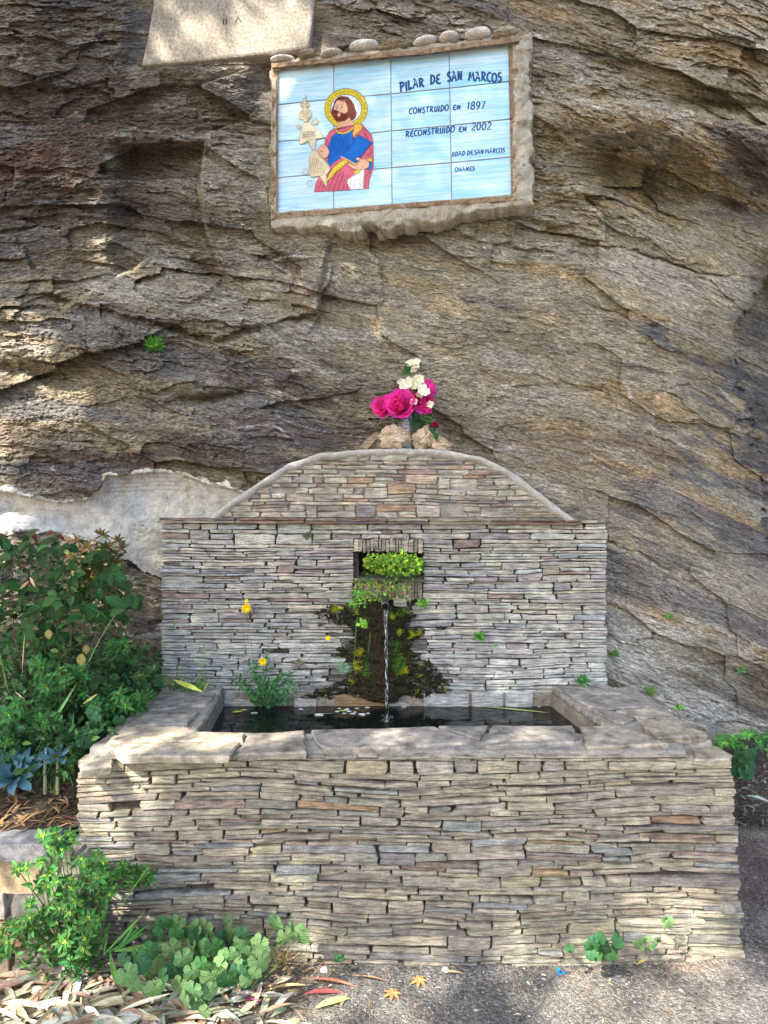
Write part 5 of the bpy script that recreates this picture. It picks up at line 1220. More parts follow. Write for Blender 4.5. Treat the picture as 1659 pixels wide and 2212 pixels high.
# round-leaved plant beside the rim
rp = empty('round_leaved_mallow', bedp(320, 1560) + Vector((-.02, .25, 0)), 'round scalloped green leaves squeezed against the left end of the fountain wall', 'mallow'); mb = MB()
for (a, bb, s_) in ((985,1100,.055),(1010,1150,.075),(1090,1085,.05),(1040,1210,.06),(1140,1170,.065),(940,1010,.055),(1070,1240,.05),(1010,1235,.045),(1120,1060,.04)):
    c0 = Zb(a, bb, U(2.75, 2.9)); put(rnd.choice(MAL_D), 'leaf', c0, Vector((U(-.6, .6), -.3, 1)), UPF + rv(.3), s_ * .95, rp); stemc(mb, rp.location, c0, rv(.02), .0018, .001, (.08, .14, .05), 5, 4)
for (a, bb, s_) in ((680,1400,.075),(700,1440,.06),(620,1570,.08),(540,1660,.075),(600,1600,.06),(480,1560,.05),(860,1450,.05),(90,1400,.06),(40,1500,.06),(300,1640,.05)):
    c0 = Zb(a, bb, U(2.4, 2.55)); put(rnd.choice(MAL_D), 'leaf', c0, Vector((U(-.6, .6), -.3, 1)), UPF + rv(.3), s_, rp); stemc(mb, bedp(min(200, .2995 * a), 1700), c0, rv(.02), .0016, .001, (.08, .14, .05), 5, 4)
mb.build('stems', M['foliage'], rp)
# long grass blades through the bed
gp = empty('tall_grass', bedp(60, 1700), 'long thin green and straw coloured grass blades among the plants left of the trough', 'grass tuft'); mb = MB()
for (x0, y0, x1, y1, w_, c_) in ((250,1680,540,1180,.006,(.12,.22,.1)),(300,1560,420,1380,.004,(.14,.25,.1)),(160,1100,170,820,.002,(.35,.3,.18)),(60,1250,0,1000,.004,(.14,.2,.08)),(110,1240,170,1290,.002,(.4,.35,.2)),(190,1380,170,1290,.002,(.4,.35,.2)),(270,1690,340,1560,.002,(.42,.36,.2)),(600,1325,700,1255,.005,(.3,.34,.14)),(530,1400,520,1560,.003,(.1,.2,.08)),(140,500,205,440,.006,(.55,.42,.26)),(215,410,250,480,.005,(.6,.5,.35)),(930,920,1080,820,.0016,(.06,.04,.03)),(1080,820,1150,790,.0014,(.06,.04,.03)),(985,1130,1050,1100,.003,(.34,.32,.12))):
    p0 = Zb(x0, y0, 2.52); p1 = Zb(x1, y1, 2.5 if x0 < 900 else 2.9); blade(mb, p0, p1 - p0, Vector((0, -1, .2)), (p1 - p0).length, w_, c_, 6, .05, .3, 'lance')
for k in range(60): p0 = bedp(U(0, 160), U(1640, 1720)); blade(mb, p0, Vector((U(-.6, .6), U(-.6, .1), 1)), Vector((0, -1, .3)), U(.05, .14), U(.0012, .0022), vc((.09, .18, .06), .4), 4, .4, .3, 'grass')
mb.build('blades', M['foliage'], gp, kind='stuff')
# dark mass of small leaves filling the bed
fill_poly = [(-60, 1230), (40, 1185), (110, 1165), (200, 1240), (262, 1290), (300, 1380), (345, 1420), (345, 1492), (300, 1532), (262, 1566), (205, 1615), (172, 1650), (150, 1690), (80, 1665), (-60, 1690)]
mb = MB(); n = 0; rr = random.Random(77)
while n < 3400:
    px, py = rr.uniform(-60, 345), rr.uniform(1165, 1700)
    if not bool(inpoly(np.array([px]), np.array([py]), fill_poly)[0]): continue
    if py < 1400 and rr.random() < .7: continue
    d = rr.uniform(2.62, 3.18) if py < 1560 else rr.uniform(2.35, 2.8); p_ = P(px, py, d)
    if p_.x > xl - .01 and p_.z < .72: continue
    if p_.z < float(bedh(p_.x, p_.y)) - .01: continue
    c_ = (.02, .052, .02) if rr.random() < .75 else (.045, .10, .03); L = rr.uniform(.018, .04)
    blade(mb, p_, Vector((rr.uniform(-1, 1), rr.uniform(-.8, .3), rr.uniform(-.8, .8))), UPF + rv(.8), L, L * rr.uniform(.16, .32), vc(c_, .3), 3, .3); n += 1
tag(mb.build('undergrowth', M['foliage']), 'dense small green foliage filling the bed left of the trough', 'undergrowth', kind='stuff')
# blue succulents
for (cx, cy, L, n_, lab, tilt) in ((100, 1850, .105, 30, 'large blue-grey succulent rosette at the far left edge of the bed', .5), (415, 1715, .058, 12, 'small pale blue succulent rosette on a short stem, right of the large one', .9), (325, 1725, .04, 8, 'tiny pale blue succulent offshoot close to the left of the small rosette', .9)):
    c0 = Zb(cx, cy, 2.45); g = c0.copy(); g.z = float(bedh(c0.x, c0.y)); s0 = empty('blue_succulent', g, lab, 'succulent'); mb = MB(); tube(mb, [g, (g + c0) / 2, c0], [.007, .006, .005], 7, (.2, .22, .14)); mb.build('stem', M['foliage'], s0)
    AX = Vector((.1, -.62, .78)).normalized(); e1 = AX.orthogonal().normalized(); e2 = AX.cross(e1)
    for k in range(n_):
        a = k * 2.4; f_ = k / n_; rad = e1 * math.cos(a) + e2 * math.sin(a); dd = (rad + AX * (.1 + 1.5 * f_ ** 1.3)).normalized(); nn = (AX - rad * (.3 + f_)).normalized()
        put(SUC[0], 'leaf', c0 + rad * .005, dd, nn, L * (1.05 - .4 * f_), s0, .85)

# ---- mallow with pale round leaves, front left
def Zm(zx, zy, d): return P(.79671 * zx * .5, 0, d)
def Zq(zx, zy, d): return P(.41666 * zx, 1728.1 + .41666 * zy, d)      # traced on the lower left crop
mbase = gpt(420, 2150); ml_ = empty('pale_mallow', mbase, 'low mallow with many pale round scalloped leaves at the foot of the trough, lower left', 'mallow'); mb = MB()
pts_ = [(925,655,42),(960,700,40),(1010,680,38),(1060,670,40),(1040,720,40),(990,750,32),(890,770,36),(950,820,36),(905,865,42),(1110,760,36),(1060,770,34),(1180,640,30),(1195,695,34),(1255,735,34),(1350,755,42),(1195,800,32),(1345,840,44),(1100,910,46),(1000,890,36),(1240,900,42),(1290,800,32),(840,930,36),(800,980,38),(770,790,40),(790,850,46),(740,860,34),(660,905,40),(700,960,38),(1180,935,40),(1000,990,38),(930,960,34),(1070,1010,34),(1140,860,34),(820,690,26),(845,640,30),(1430,640,36),(1480,710,34),(1565,695,36),(1505,665,22),(960,1040,34),(1020,1060,30),(880,900,30),(1090,990,30),(1150,820,28),(640,830,30),(700,820,28),(1230,840,30),(1280,930,30),(1320,900,28),(1050,850,34),(980,830,26),(1060,1100,26)]
for (a, bb, s_) in pts_:
    py = 1728.1 + .41666 * bb; d = 2.2 - .42 * max(0, (py - 1990) / 200) + U(-.04, .05); c0 = Zq(a, bb, min(d, 2.22)); sz = s_ * 2 * .41666 * d / F * 1.45
    nn = UPF + rv(.35)
    put(rnd.choice(MAL_L if (s_ > 30 or a > 880) and U(0, 1) < .85 else MAL_D), 'leaf', c0, Vector((U(-.8, .8), -.2, 1)), nn, sz, ml_)
    stemc(mb, mbase + Vector(((c0.x - mbase.x) * .55, U(-.02, .05), 0)), c0 - nn.normalized() * .004, Vector((U(-.01, .01), -.01, 0)), .0016, .0011, vc((.14, .22, .07)), 5, 4)
for k in range(60): c0 = Zq(U(650, 1330), U(700, 1040), U(2.05, 2.18)); put(rnd.choice(MAL_D), 'leaf', c0 + Vector((0, .04, -.01)), Vector((U(-.8, .8), -.2, 1)), UPF + rv(.6), U(.03, .055), ml_)
mb.build('stems', M['foliage'], ml_)
# ---- trailing weed at the lower left
def Zt(zx, zy, d): return P(.26394 * zx, 1751.2 + .26394 * zy, d)
wb = gpt(170, 2120)
weed('trailing_weed', 'sprawling bushy green weed with yellow-green flower clusters in front of the low wall', 'weed', wb + Vector((0, .06, .0)), [(440,190),(400,230),(480,240),(560,200),(430,300),(500,330),(350,210),(520,280),(580,250),(140,480),(220,470),(330,420),(370,540),(420,500),(460,590),(560,560),(580,640),(660,400),(690,450),(730,500),(790,360),(840,430),(740,440),(760,610),(820,680),(800,560),(880,520),(930,560),(550,720),(490,690),(620,740),(400,620),(340,600),(570,830),(640,850),(700,900),(660,790),(340,820),(380,900),(300,860),(240,870),(200,900),(160,950),(120,1010),(260,960),(310,960),(60,1080),(40,1120),(90,940),(20,1000),(800,900),(760,940),(730,880),(530,1010),(500,1080),(560,1130),(590,1160),(540,1070),(700,1050),(660,1100),(690,1130),(930,640),(900,700),(240,770),(420,780),(480,800),(80,1140),(20,1180)], (2.0, 2.14), .027, (.06, .15, .045), (.28, .36, .07), Zt, 2)
weed('trailing_weed', 'shoot of bushy green weed against the lower left of the trough face', 'weed', Zt(760, 560, 2.2), [(980,470),(1010,430),(1040,460),(1060,500),(1090,520),(1110,480),(1150,530),(1190,540),(1210,570),(1180,500),(1140,570),(1230,540),(1080,580),(960,500)], (2.13, 2.2), .024, (.06, .15, .045), (.32, .38, .09), Zt, 2)
# grass-like blades there
gp = empty('grass_tuft', wb + Vector((.12, 0, 0)), 'few long arching green blades between the trailing weed and the pale mallow', 'grass tuft'); mb = MB()
for (x0, y0, x1, y1, w_) in ((840,1190,1160,850,.004),(930,1160,1130,960,.006),(940,1160,1200,940,.004),(930,1150,1400,1090,.008),(900,1150,950,1480,.008),(850,1180,880,1000,.004),(960,830,1230,420,.002),(1000,1100,1100,930,.004),(880,1160,1180,1000,.004),(820,1150,900,900,.003)):
    p0 = Zt(x0, y0, 2.1); p1 = Zt(x1, y1, 2.12); blade(mb, p0, p1 - p0, Vector((0, -1, .4)), (p1 - p0).length, w_, vc((.10, .2, .06)), 7, .12, .4)
mb.build('blades', M['foliage'], gp)

# ---- rosette with yellow flowers at the back of the pool
def Zf(zx, zy, d=3.1): return P((540 + .434 * zx) * .57604, (2180 + .434 * zy) * .57604, d)
yb0 = Zf(1040, 1060, 3.10); yp = empty('yellow_flowered_weed', yb0, 'lobed green weed with yellow daisy-like flowers at the back left of the pool', 'flowering weed'); mb = MB(); ms = MB()
for (a, bb) in ((780,860),(830,820),(900,690),(960,700),(900,950),(930,1030),(1030,880),(1080,900),(1130,850),(1200,790),(1260,790),(1280,870),(1200,990),(1270,1020),(1100,1040),(1000,970),(1060,620),(1160,830),(950,770),(1080,1000),(1300,920),(1000,830)):
    e = Zf(a, bb, U(3.02, 3.12)); pts = stemc(ms, yb0, e, rv(.015), .002, .001, (.08, .14, .06), 8, 4)
    for i, p_ in enumerate(pts[2:]):
        for s_ in (-1, 1):
            dv = (pts[-1] - pts[0]).normalized(); sd = dv.cross(Vector((0, -1, 0))) * s_
            blade(mb, p_, sd + dv * .5 + rv(.2), Vector((0, -1, .4)), U(.012, .022), U(.004, .007), vc((.06, .15, .06), .3), 3, .2)
        if i % 2: blade(mb, p_, (pts[-1] - pts[0]), Vector((0, -1, .3)), .02, .006, vc((.06, .15, .06), .3), 3, .2)
for (x0, y0, x1, y1) in ((960,820,885,260),(885,640,838,330),(1090,770,1050,270),(1040,850,1025,720),(1200,870,1590,500)): stemc(ms, Zf(x0, y0), Zf(x1, y1, 3.06), Vector((.004, -.01, 0)), .0013, .0009, (.10, .14, .07), 8, 4)
ms.build('stems', M['foliage'], yp); mb.build('leaves', M['foliage'], yp, kind='stuff')
for (a, bb, r_) in ((884, 232, 42), (886, 168, 16), (1025, 694, 34), (1590, 490, 22)):
    c0 = Zf(a, bb, 3.03); mb = MB(); rr_ = r_ * .434 * .576 * 3.03 / F * 1.15
    for ring in range(2):
        for k in range(18): an = 6.283 * k / 18 + ring * .17; blade(mb, c0 + Vector((0, -.001 * ring, 0)), Vector((math.cos(an), -.15 - .3 * ring, math.sin(an))), Vector((0, -1, 0)), rr_ * (1 - .35 * ring) * U(.9, 1.08), rr_ * .12, vc((.85, .62, .02), .08), 2, .05, .1, 'oval')
    mb.build('flower_head', M['flower'], yp)
# grass tuft on the rim
gt = empty('grass_tuft', Zf(350, 950, 3.08), 'grass tuft growing where the left rim meets the fountain wall', 'grass tuft'); mb = MB()
for k in range(85):
    p0 = Zf(U(230, 520), U(925, 955), U(3.0, 3.12)); blade(mb, p0, Vector((U(-.8, .8), U(-.4, .1), U(.5, 1.2))), Vector((0, -1, .3)), U(.03, .09), U(.0012, .0022), vc((.11, .2, .06), .4), 4, .35, .3, 'grass')
for (x0, y0, x1, y1) in ((250,900,20,630),(250,890,0,800),(280,900,60,770),(290,890,270,680),(490,860,530,560),(500,760,400,650),(470,900,560,760),(280,880,150,780)): p0 = Zf(x0, y0, 3.06); p1 = Zf(x1, y1, 3.0); blade(mb, p0, p1 - p0, Vector((0, -1, .3)), (p1 - p0).length, .002, vc((.16, .26, .09)), 5, .06, .3)
for (a, bb, c_, dd) in ((262, 400, 60, 0), (515, 600, 60, 0)):
    for k in range(16): blade(mb, Zf(a + U(-4, 4), bb + k * 4 - 40, 3.03), Vector((U(-.4, .4), -.1, 1)), Vector((0, -1, .3)), .014, .0016, vc((.18, .28, .08)), 2)
    tube(mb, [Zf(a, bb, 3.04), Zf(a + 30, 880, 3.07)], [.0005, .0008], 4, (.14, .2, .08))
mb.build('blades', M['foliage'], gt, kind='stuff')
mb = MB(); p0 = Zf(250, 850, 3.0); p1 = Zf(505, 950, 2.95); blade(mb, p0, p1 - p0, Vector((0, -.8, .6)), (p1 - p0).length, .011, (.42, .46, .12), 8, .06, .3); tag(mb.build('fallen_leaf', M['dry_leaf']), 'long yellow-green speckled leaf lying on the grass tuft at the left rim', 'leaf')
# small tufts on the walls and the rock
def tuft(name, label, cat, c0, n_, L, w_, col, nrm=Vector((0, -1, .2)), spread=1.0, up=.4, parts='leaves', shape='lance'):
    o = empty(name, c0, label, cat); mb = MB()
    for k in range(n_): blade(mb, c0 + rv(L * .25 * spread), Vector((U(-1, 1) * spread, U(-.6, 0), up + U(-.6, .6) * spread)), nrm + rv(.4), L * U(.5, 1.1), w_ * U(.7, 1.2), vc(col, .35), 3, .25, .3, shape)
    mb.build(parts, M['foliage'], o, kind='stuff'); return o
tuft('rock_weed', 'green tuft of fine leaves on the ledge of the rock, left above the fountain', 'weed', RD(333, 748, .03), 150, .055, .0035, (.08, .19, .04), spread=1.3, up=.5)
tuft('wall_weed', 'small dark rooted plant in a joint at the upper left of the fountain wall', 'weed', P(664, 1158, 3.12), 26, .022, .008, (.08, .10, .05), shape='oval')
tuft('wall_weed', 'small leafy green plant sprouting from the fountain wall right of the moss', 'weed', P(1034, 1376, 3.11), 34, .032, .006, (.10, .24, .06))
tuft('wall_weed', 'silvery feathery sprig on the fountain wall left of the moss', 'weed', P(740, 1442, 3.08), 90, .034, .0016, (.20, .30, .20), spread=1.2, up=.2)
tuft('wall_weed', 'small dull green weed in the corner above the right rim', 'weed', P(1258, 1472, 3.08), 40, .035, .006, (.07, .16, .06), spread=1.3)
tuft('wall_weed', 'little round-leaved plant just right of the pipe spout', 'weed', P(912, 1305, 3.08), 30, .026, .008, (.12, .26, .06), shape='oval', spread=1.2)
tuft('wall_weed', 'tiny bright sprig low on the right half of the fountain wall', 'weed', P(1072, 1395, 3.12), 10, .014, .004, (.14, .3, .06))
tuft('dry_rosette', 'mauve-grey dry cushion plant behind the upper yellow flower', 'weed', P(540, 1318, 3.11), 120, .022, .004, (.20, .18, .19), spread=1.8, up=.1)
tuft('dry_rosette', 'brown dry tuft left of the moss on the fountain wall', 'weed', P(646, 1432, 3.11), 110, .026, .002, (.22, .19, .15), spread=1.4, up=.1)
tuft('dry_rosette', 'withered brown cushion low in the joints left of the moss', 'weed', P(692, 1350, 3.12), 60, .014, .002, (.14, .10, .07), spread=1.2, up=.1)
tuft('dry_rosette', 'thin wiry dead stems near the left end of the fountain wall', 'weed', P(390, 1310, 3.12), 40, .03, .0008, (.26, .22, .2), spread=1.6, up=.1)
tuft('rock_weed', 'thin pale green grass in the joint of the rock beside the right rim', 'weed', RD(1405, 1498, .02), 40, .05, .0022, (.14, .26, .08), up=1, shape='grass')
tuft('rock_weed', 'little green sprig on the rock just above the right rim corner', 'weed', RD(1445, 1332, .02), 24, .025, .003, (.12, .24, .07))
tuft('rock_weed', 'faint green sprig in the rock right of the fountain wall', 'weed', RD(1325, 1415, .02), 34, .04, .003, (.10, .16, .06))
tuft('rock_weed', 'tiny grass sprig where the right rim touches the rock', 'weed', P(1465, 1532, 2.72), 22, .028, .003, (.13, .26, .07), up=.8)
tuft('rock_weed', 'small drooping green tuft on the pale rock at the far right', 'weed', RD(1600, 1450, .02), 26, .03, .003, (.10, .2, .08))
# plants on the right bank and at the foot
bk = gpt(1590, 1680); o = weed('bank_weed', 'light green bushy weed on the bank behind the right end of the trough', 'weed', bk, [(0, 0)], (2.9, 3.0), .03, G1, G1t, lambda a, bb, d: P(1590, 1610, 3.0))
mbx = MB()
for k in range(17): whorl(mbx, P(U(1540, 1615), U(1580, 1625), U(2.85, 3.1)), .026, (.09, .22, .06), (.24, .38, .08), 6)
mbx.build('shoots', M['foliage'], o, kind='stuff')
for k in range(12): put(rnd.choice(MAL_D), 'leaf', P(U(1590, 1630), U(1625, 1670), U(2.85, 2.98)), Vector((U(-.8, .8), -.2, 1)), UPF + rv(.3), .06, o)
o = empty('bank_weed', gpt(1650, 1640), 'dark green leafy weed on the bank at the extreme right', 'weed'); mbx = MB()
for k in range(20): whorl(mbx, P(U(1630, 1690), U(1585, 1625), U(3.1, 3.3)), .034, (.06, .15, .05), None, 6)
mbx.build('leaves', M['foliage'], o, kind='stuff')
def footplant(label, cx, cy, n_, s_, w_, h_, mats, cat='mallow'):
    g = gpt(cx, cy + h_ * .5); o = empty('foot_mallow', g, label, cat); mb = MB()
    for k in range(n_):
        c0 = P(cx + U(-w_, w_), cy + U(-h_, h_ * .4), 2.14 + U(-.04, .05)); put(rnd.choice(mats), 'leaf', c0, Vector((U(-.8, .8), -.2, 1)), UPF + rv(.35), s_ * U(.7, 1.2), o); stemc(mb, g, c0, rv(.004), .0012, .0008, (.1, .18, .06), 3, 4)
    mb.build('stems', M['foliage'], o)
footplant('small dark green mallow at the foot of the trough, right of centre', 1305, 2055, 26, .035, 34, 30, MAL_D)
footplant('yellowish green little plant at the foot of the trough near its right end', 1400, 2045, 12, .022, 26, 18, MAL_L)
footplant('single small sprig on the trough above the little yellowish plant', 1441, 2000, 5, .024, 10, 14, MAL_L)
footplant('tiny green sprig at the foot of the trough left of centre', 733, 2073, 9, .014, 10, 8, MAL_D)
footplant('tiny leaves at the foot of the trough just left of the dark mallow', 1230, 2052, 9, .014, 12, 8, MAL_D)
o = tuft('dry_grass', 'dry straw-coloured grass tuft at the foot of the trough right of the pale mallow', 'grass tuft', gpt(612, 2085) + Vector((0, 0, .02)), 90, .07, .0016, (.34, .26, .15), spread=1.3, up=.5, shape='grass')

# ---- maidenhair fern in the recess
fe = empty('maidenhair_fern', P(845, 1248, 3.16), 'bright lime green maidenhair fern filling the recess above the spout', 'fern'); ms = MB(); mb = MB()
def rnd_leaflet(mb, p_, s_, col):
    n_ = (Vector((0, -1, .35)) + rv(.55)).normalized(); a_ = n_.orthogonal().normalized(); b__ = n_.cross(a_); vv = [p_]
    ph = U(0, 6)
    for k in range(7): a = ph + 4.9 * k / 6; vv.append(p_ + (a_ * math.cos(a) + b__ * math.sin(a)) * s_ * U(.85, 1.1) - n_ * s_ * .1)
    mb.add(vv, [(0, k, k + 1) for k in range(1, 7)], col)
cl = [(806, 1210, 20, 14), (835, 1208, 20, 14), (865, 1205, 22, 16), (893, 1212, 20, 16), (838, 1228, 16, 18), (856, 1232, 14, 22), (880, 1232, 24, 14), (820, 1222, 22, 16), (905, 1222, 10, 18), (795, 1215, 10, 12), (850, 1215, 40, 16)]
for (cx, cy, w_, h_) in cl:
    e = P(cx, cy, 3.08); stemc(ms, P(845 + U(-30, 30), 1246, 3.2), e, rv(.015), .001, .0005, (.05, .03, .02), 5, 4)
    for k in range(62):
        a = U(0, 6.28); r_ = U(0, 1) ** .5; px, py = cx + w_ * r_ * math.cos(a), cy + h_ * r_ * math.sin(a)
        if px > 914 or px < 782: continue
        up = (py - 1195) / 50; rnd_leaflet(mb, P(px, py, U(3.04, 3.14) + .05 * (r_ > .9)), U(.0055, .0095), vc((.21, .33, .06) if U(0, 1) < .6 else (.085, .17, .035), .45))
for k in range(230): rnd_leaflet(mb, P(U(785, 915), U(1200, 1248), U(3.18, 3.24)), U(.005, .008), vc((.05, .13, .03), .3))
ms.build('stems', M['foliage'], fe, kind='stuff'); mb.build('fronds', M['foliage'], fe, kind='stuff')
fe = empty('small_fern', P(830, 1280, 3.12), 'thin patch of small round leaves hanging under the recess sill above the spout', 'fern'); mb = MB()
for k in range(430):
    px, py = U(764, 895), U(1250, 1300)
    if U(0, 1) < (px - 850) / 60: continue
    rnd_leaflet(mb, P(px, py, U(3.07, 3.13)), U(.003, .0062), vc((.24, .36, .07) if U(0, 1) < .6 else (.10, .22, .05) if U(0, 1) < .6 else (.25, .12, .07), .25))
for k in range(60): px = U(755, 790); rnd_leaflet(mb, P(px, U(1275, 1312), U(3.05, 3.12)), U(.004, .007), vc((.14, .32, .06), .25))
mb.build('leaflets', M['foliage'], fe, kind='stuff')
o = empty('sill_moss', P(845, 1248, 3.1), 'dark tangle of wiry moss hanging over the recess sill', 'moss'); mb = MB()
for k in range(520):
    px = U(772, 915); p0 = P(px, U(1240, 1256), U(3.05, 3.12)); dd = Vector((U(-1, 1), U(-.4, .1), U(-.5, .3))) * U(.01, .03)
    tube(mb, [p0, p0 + dd * .5 + rv(.003), p0 + dd], [.0006, .0006, .0003], 3, vc((.05, .075, .045), .4), cap=False)
mb.build('strands', M['moss'], o, kind='stuff')

# ---- moss curtain under the spout
def ZM(zx, zy): return (622.1 + .24305 * zx, 1123.3 + .24305 * zy)
mo = [(600,740),(370,755),(190,800),(230,850),(380,850),(400,920),(520,950),(600,970),(540,1050),(430,1130),(440,1200),(560,1260),(520,1400),(400,1440),(330,1480),(120,1560),(60,1640),(200,1600),(420,1590),(650,1570),(720,1600),(850,1610),(960,1600),(1060,1550),(1130,1590),(1300,1590),(1440,1530),(1470,1440),(1380,1380),(1290,1310),(1260,1240),(1130,1200),(1090,1100),(1130,1050),(1230,1020),(1200,985),(1410,980),(1400,940),(1230,960),(1060,950),(1060,880),(1230,870),(1100,800),(1000,760),(900,720),(750,740)]
mop = [ZM(*q_) for q_ in mo]
yo = [ZM(*q_) + (r_,) for *q_, r_ in [(430,770,14),(600,800,9),(620,1180,10),(650,1150,8),(600,1290,12),(490,1220,9),(560,1400,9),(1050,770,13),(1000,990,8),(1160,1000,11),(1100,1010,8),(310,1480,9),(1010,1330,9),(1180,1370,6),(1190,1270,6),(1410,1500,9),(1130,1530,7),(940,840,8),(1320,1590,7)]]
gn = [ZM(*q_) + (r_,) for *q_, r_ in [(960,1110,12),(980,1220,14),(990,1290,12),(700,1250,10),(570,780,12),(900,820,10),(640,900,9),(700,900,8),(690,1340,10),(1000,820,10)]]
mx_ = np.arange(625, 1000, 1.7); my_ = np.arange(1285, 1540, 1.7); MX, MY = np.meshgrid(mx_, my_)
jx = 34 * fbm(MX / 22, MY / 4.5, 401, 4); jy = 9 * fbm(MX / 9 + 4, MY / 9, 402, 4); mk = inpoly(MX + jx * 1.3, MY + jy * 1.3, mop) & (fbm(MX / 5, MY / 3, 407, 3) > -.16 - .3 * (np.abs(MX - 828) < 60))
cov = blur(mk.astype(float), 5); dist_c = np.abs(MX - 822 - .04 * (MY - 1300)); bulge = .030 * np.exp(-(dist_c / 42) ** 2)
wof = -.012 + .030 * S1(cov * 1.2) + bulge + .030 * fbm(MX / 13, MY / 10, 403, 4) + .012 * fbm(MX / 4, MY / 3, 404, 3)
MN1 = 22 * fbm(MX / 14, MY / 9, 411, 4); MN2 = 18 * fbm(MX / 12 + 5, MY / 12, 412, 4); MN3 = fbm(MX / 9, MY / 40, 413, 3)
def mosscol(px, py, rr, i, j):
    qx, qy = px + MN1[i, j], py + MN2[i, j]
    for (a, bb, r_) in yo:
        if (qx - a) ** 2 + ((qy - bb) * 1.2) ** 2 < (r_ * rr.uniform(.2, 1.25)) ** 2: return (.19, .20, .03)
    for (a, bb, r_) in gn:
        if (qx - a) ** 2 + ((qy - bb) * .8) ** 2 < (r_ * rr.uniform(.2, 1.3)) ** 2 and rr.random() < .7: return (.045, .10, .02)
    if abs(px - 815 - .03 * (py - 1300) + 45 * MN3[i, j]) < rr.gauss(7, 7) and py > 1310 and rr.random() < .5: return (.04, .026, .018)
    return (.017, .015, .009) if rr.random() < .82 else (.036, .038, .016)
rr = random.Random(3)
cm = np.array([mosscol(MX[i, j], MY[i, j], rr, i, j) if mk[i, j] else (0, 0, 0) for i in range(MX.shape[0]) for j in range(MX.shape[1])])
V = np.array([TW((a - 829.5) * 3.15 / F, CAMZ - (bb - 1106) * 3.15 / F, w_) for a, bb, w_ in zip(MX.ravel(), MY.ravel(), wof.ravel())])
idx = np.arange(MX.size).reshape(MX.shape); q = np.stack([idx[1:, :-1], idx[1:, 1:], idx[:-1, 1:], idx[:-1, :-1]], -1).reshape(-1, 4)
k = (mk[1:, :-1] & mk[1:, 1:] & mk[:-1, 1:] & mk[:-1, :-1]).ravel()
mso = empty('wall_moss', P(829, 1400, 3.12), 'dark wet moss spreading down the fountain wall behind the falling water, with yellow-green cushions', 'moss')
o = np_mesh('moss_mat', V - np.array(mso.location), q[k], cm, M['moss'], None, False); o.parent = mso
mb = MB(); sel = np.argwhere(mk); 
for _ in range(10500):
    i, j = sel[rr.randrange(len(sel))]; px, py = MX[i, j] + rr.uniform(-1, 1), MY[i, j] + rr.uniform(-1, 1); p_ = TW((px - 829.5) * 3.15 / F, CAMZ - (py - 1106) * 3.15 / F, wof[i, j]); c_ = mosscol(px, py, rr, i, j)
    L = rr.uniform(.004, .011); dd = Vector((rr.uniform(-1, 1), -1.1, rr.uniform(-1, .8))).normalized() * L; s_ = Vector((rr.uniform(-1, 1), 0, rr.uniform(-1, 1))) * L * .22
    f_ = rr.uniform(.6, 1.6); mb.add([p_ - s_, p_ + s_, p_ + dd], [(0, 1, 2)], tuple(x_ * f_ for x_ in c_))
for k in range(110):                                   # brown hanging roots in the middle
    px, py = rnd.gauss(812, 18), U(1310, 1490); p0 = P(px, py, 3.07); p1 = p0 + Vector((U(-.012, .012), U(-.012, .004), -U(.01, .045))); tube(mb, [p0, p0.lerp(p1, .5) + rv(.005), p1], [.0007, .0007, .0004], 3, vc((.085, .05, .035), .5), cap=False)
for (x0, y0, x1, y1) in ((620,850,575,1350),(615,860,600,1100),(605,900,585,1300),(730,1000,710,1190),(735,1010,722,1200),(855,840,870,1140)): a = ZM(x0, y0); bb = ZM(x1, y1); tube(mb, [P(*a, 3.07), P(*bb, 3.05)], [.0009, .0005], 4, (.14, .2, .08))
for _ in range(2600):                                  # thinner growth creeping out along the joints
    py = rr.uniform(1292, 1530); hw_ = float(np.interp(py, [1285, 1310, 1350, 1400, 1450, 1500, 1530], [60, 130, 110, 115, 150, 215, 240])); px = 826 + rr.gauss(0, .55) * hw_
    if abs(px - 826) > hw_ * 1.15: continue
    p_ = TW((px - 829.5) * 3.15 / F, CAMZ - (py - 1106) * 3.15 / F, rr.uniform(-.004, .008)); L = rr.uniform(.003, .008); c_ = (.022, .02, .012) if rr.random() < .75 else (.06, .075, .02)
    dd = Vector((rr.uniform(-1, 1), -1.0, rr.uniform(-1, .6))).normalized() * L; s_ = Vector((rr.uniform(-1, 1), 0, rr.uniform(-.6, .6))) * L * .4; mb.add([p_ - s_, p_ + s_, p_ + dd], [(0, 1, 2)], c_)
mb.build('moss_tufts', M['moss'], mso, kind='stuff')
for nm, (a, bb) in (('left', (655, 925)), ('right', (712, 915))): pass
tuft('ivy_sprig', 'pale green heart-shaped leaves on the moss left of the falling water', 'weed', P(*ZM(660, 925), 3.04), 9, .022, .009, (.22, .38, .08), shape='oval', spread=1.6)

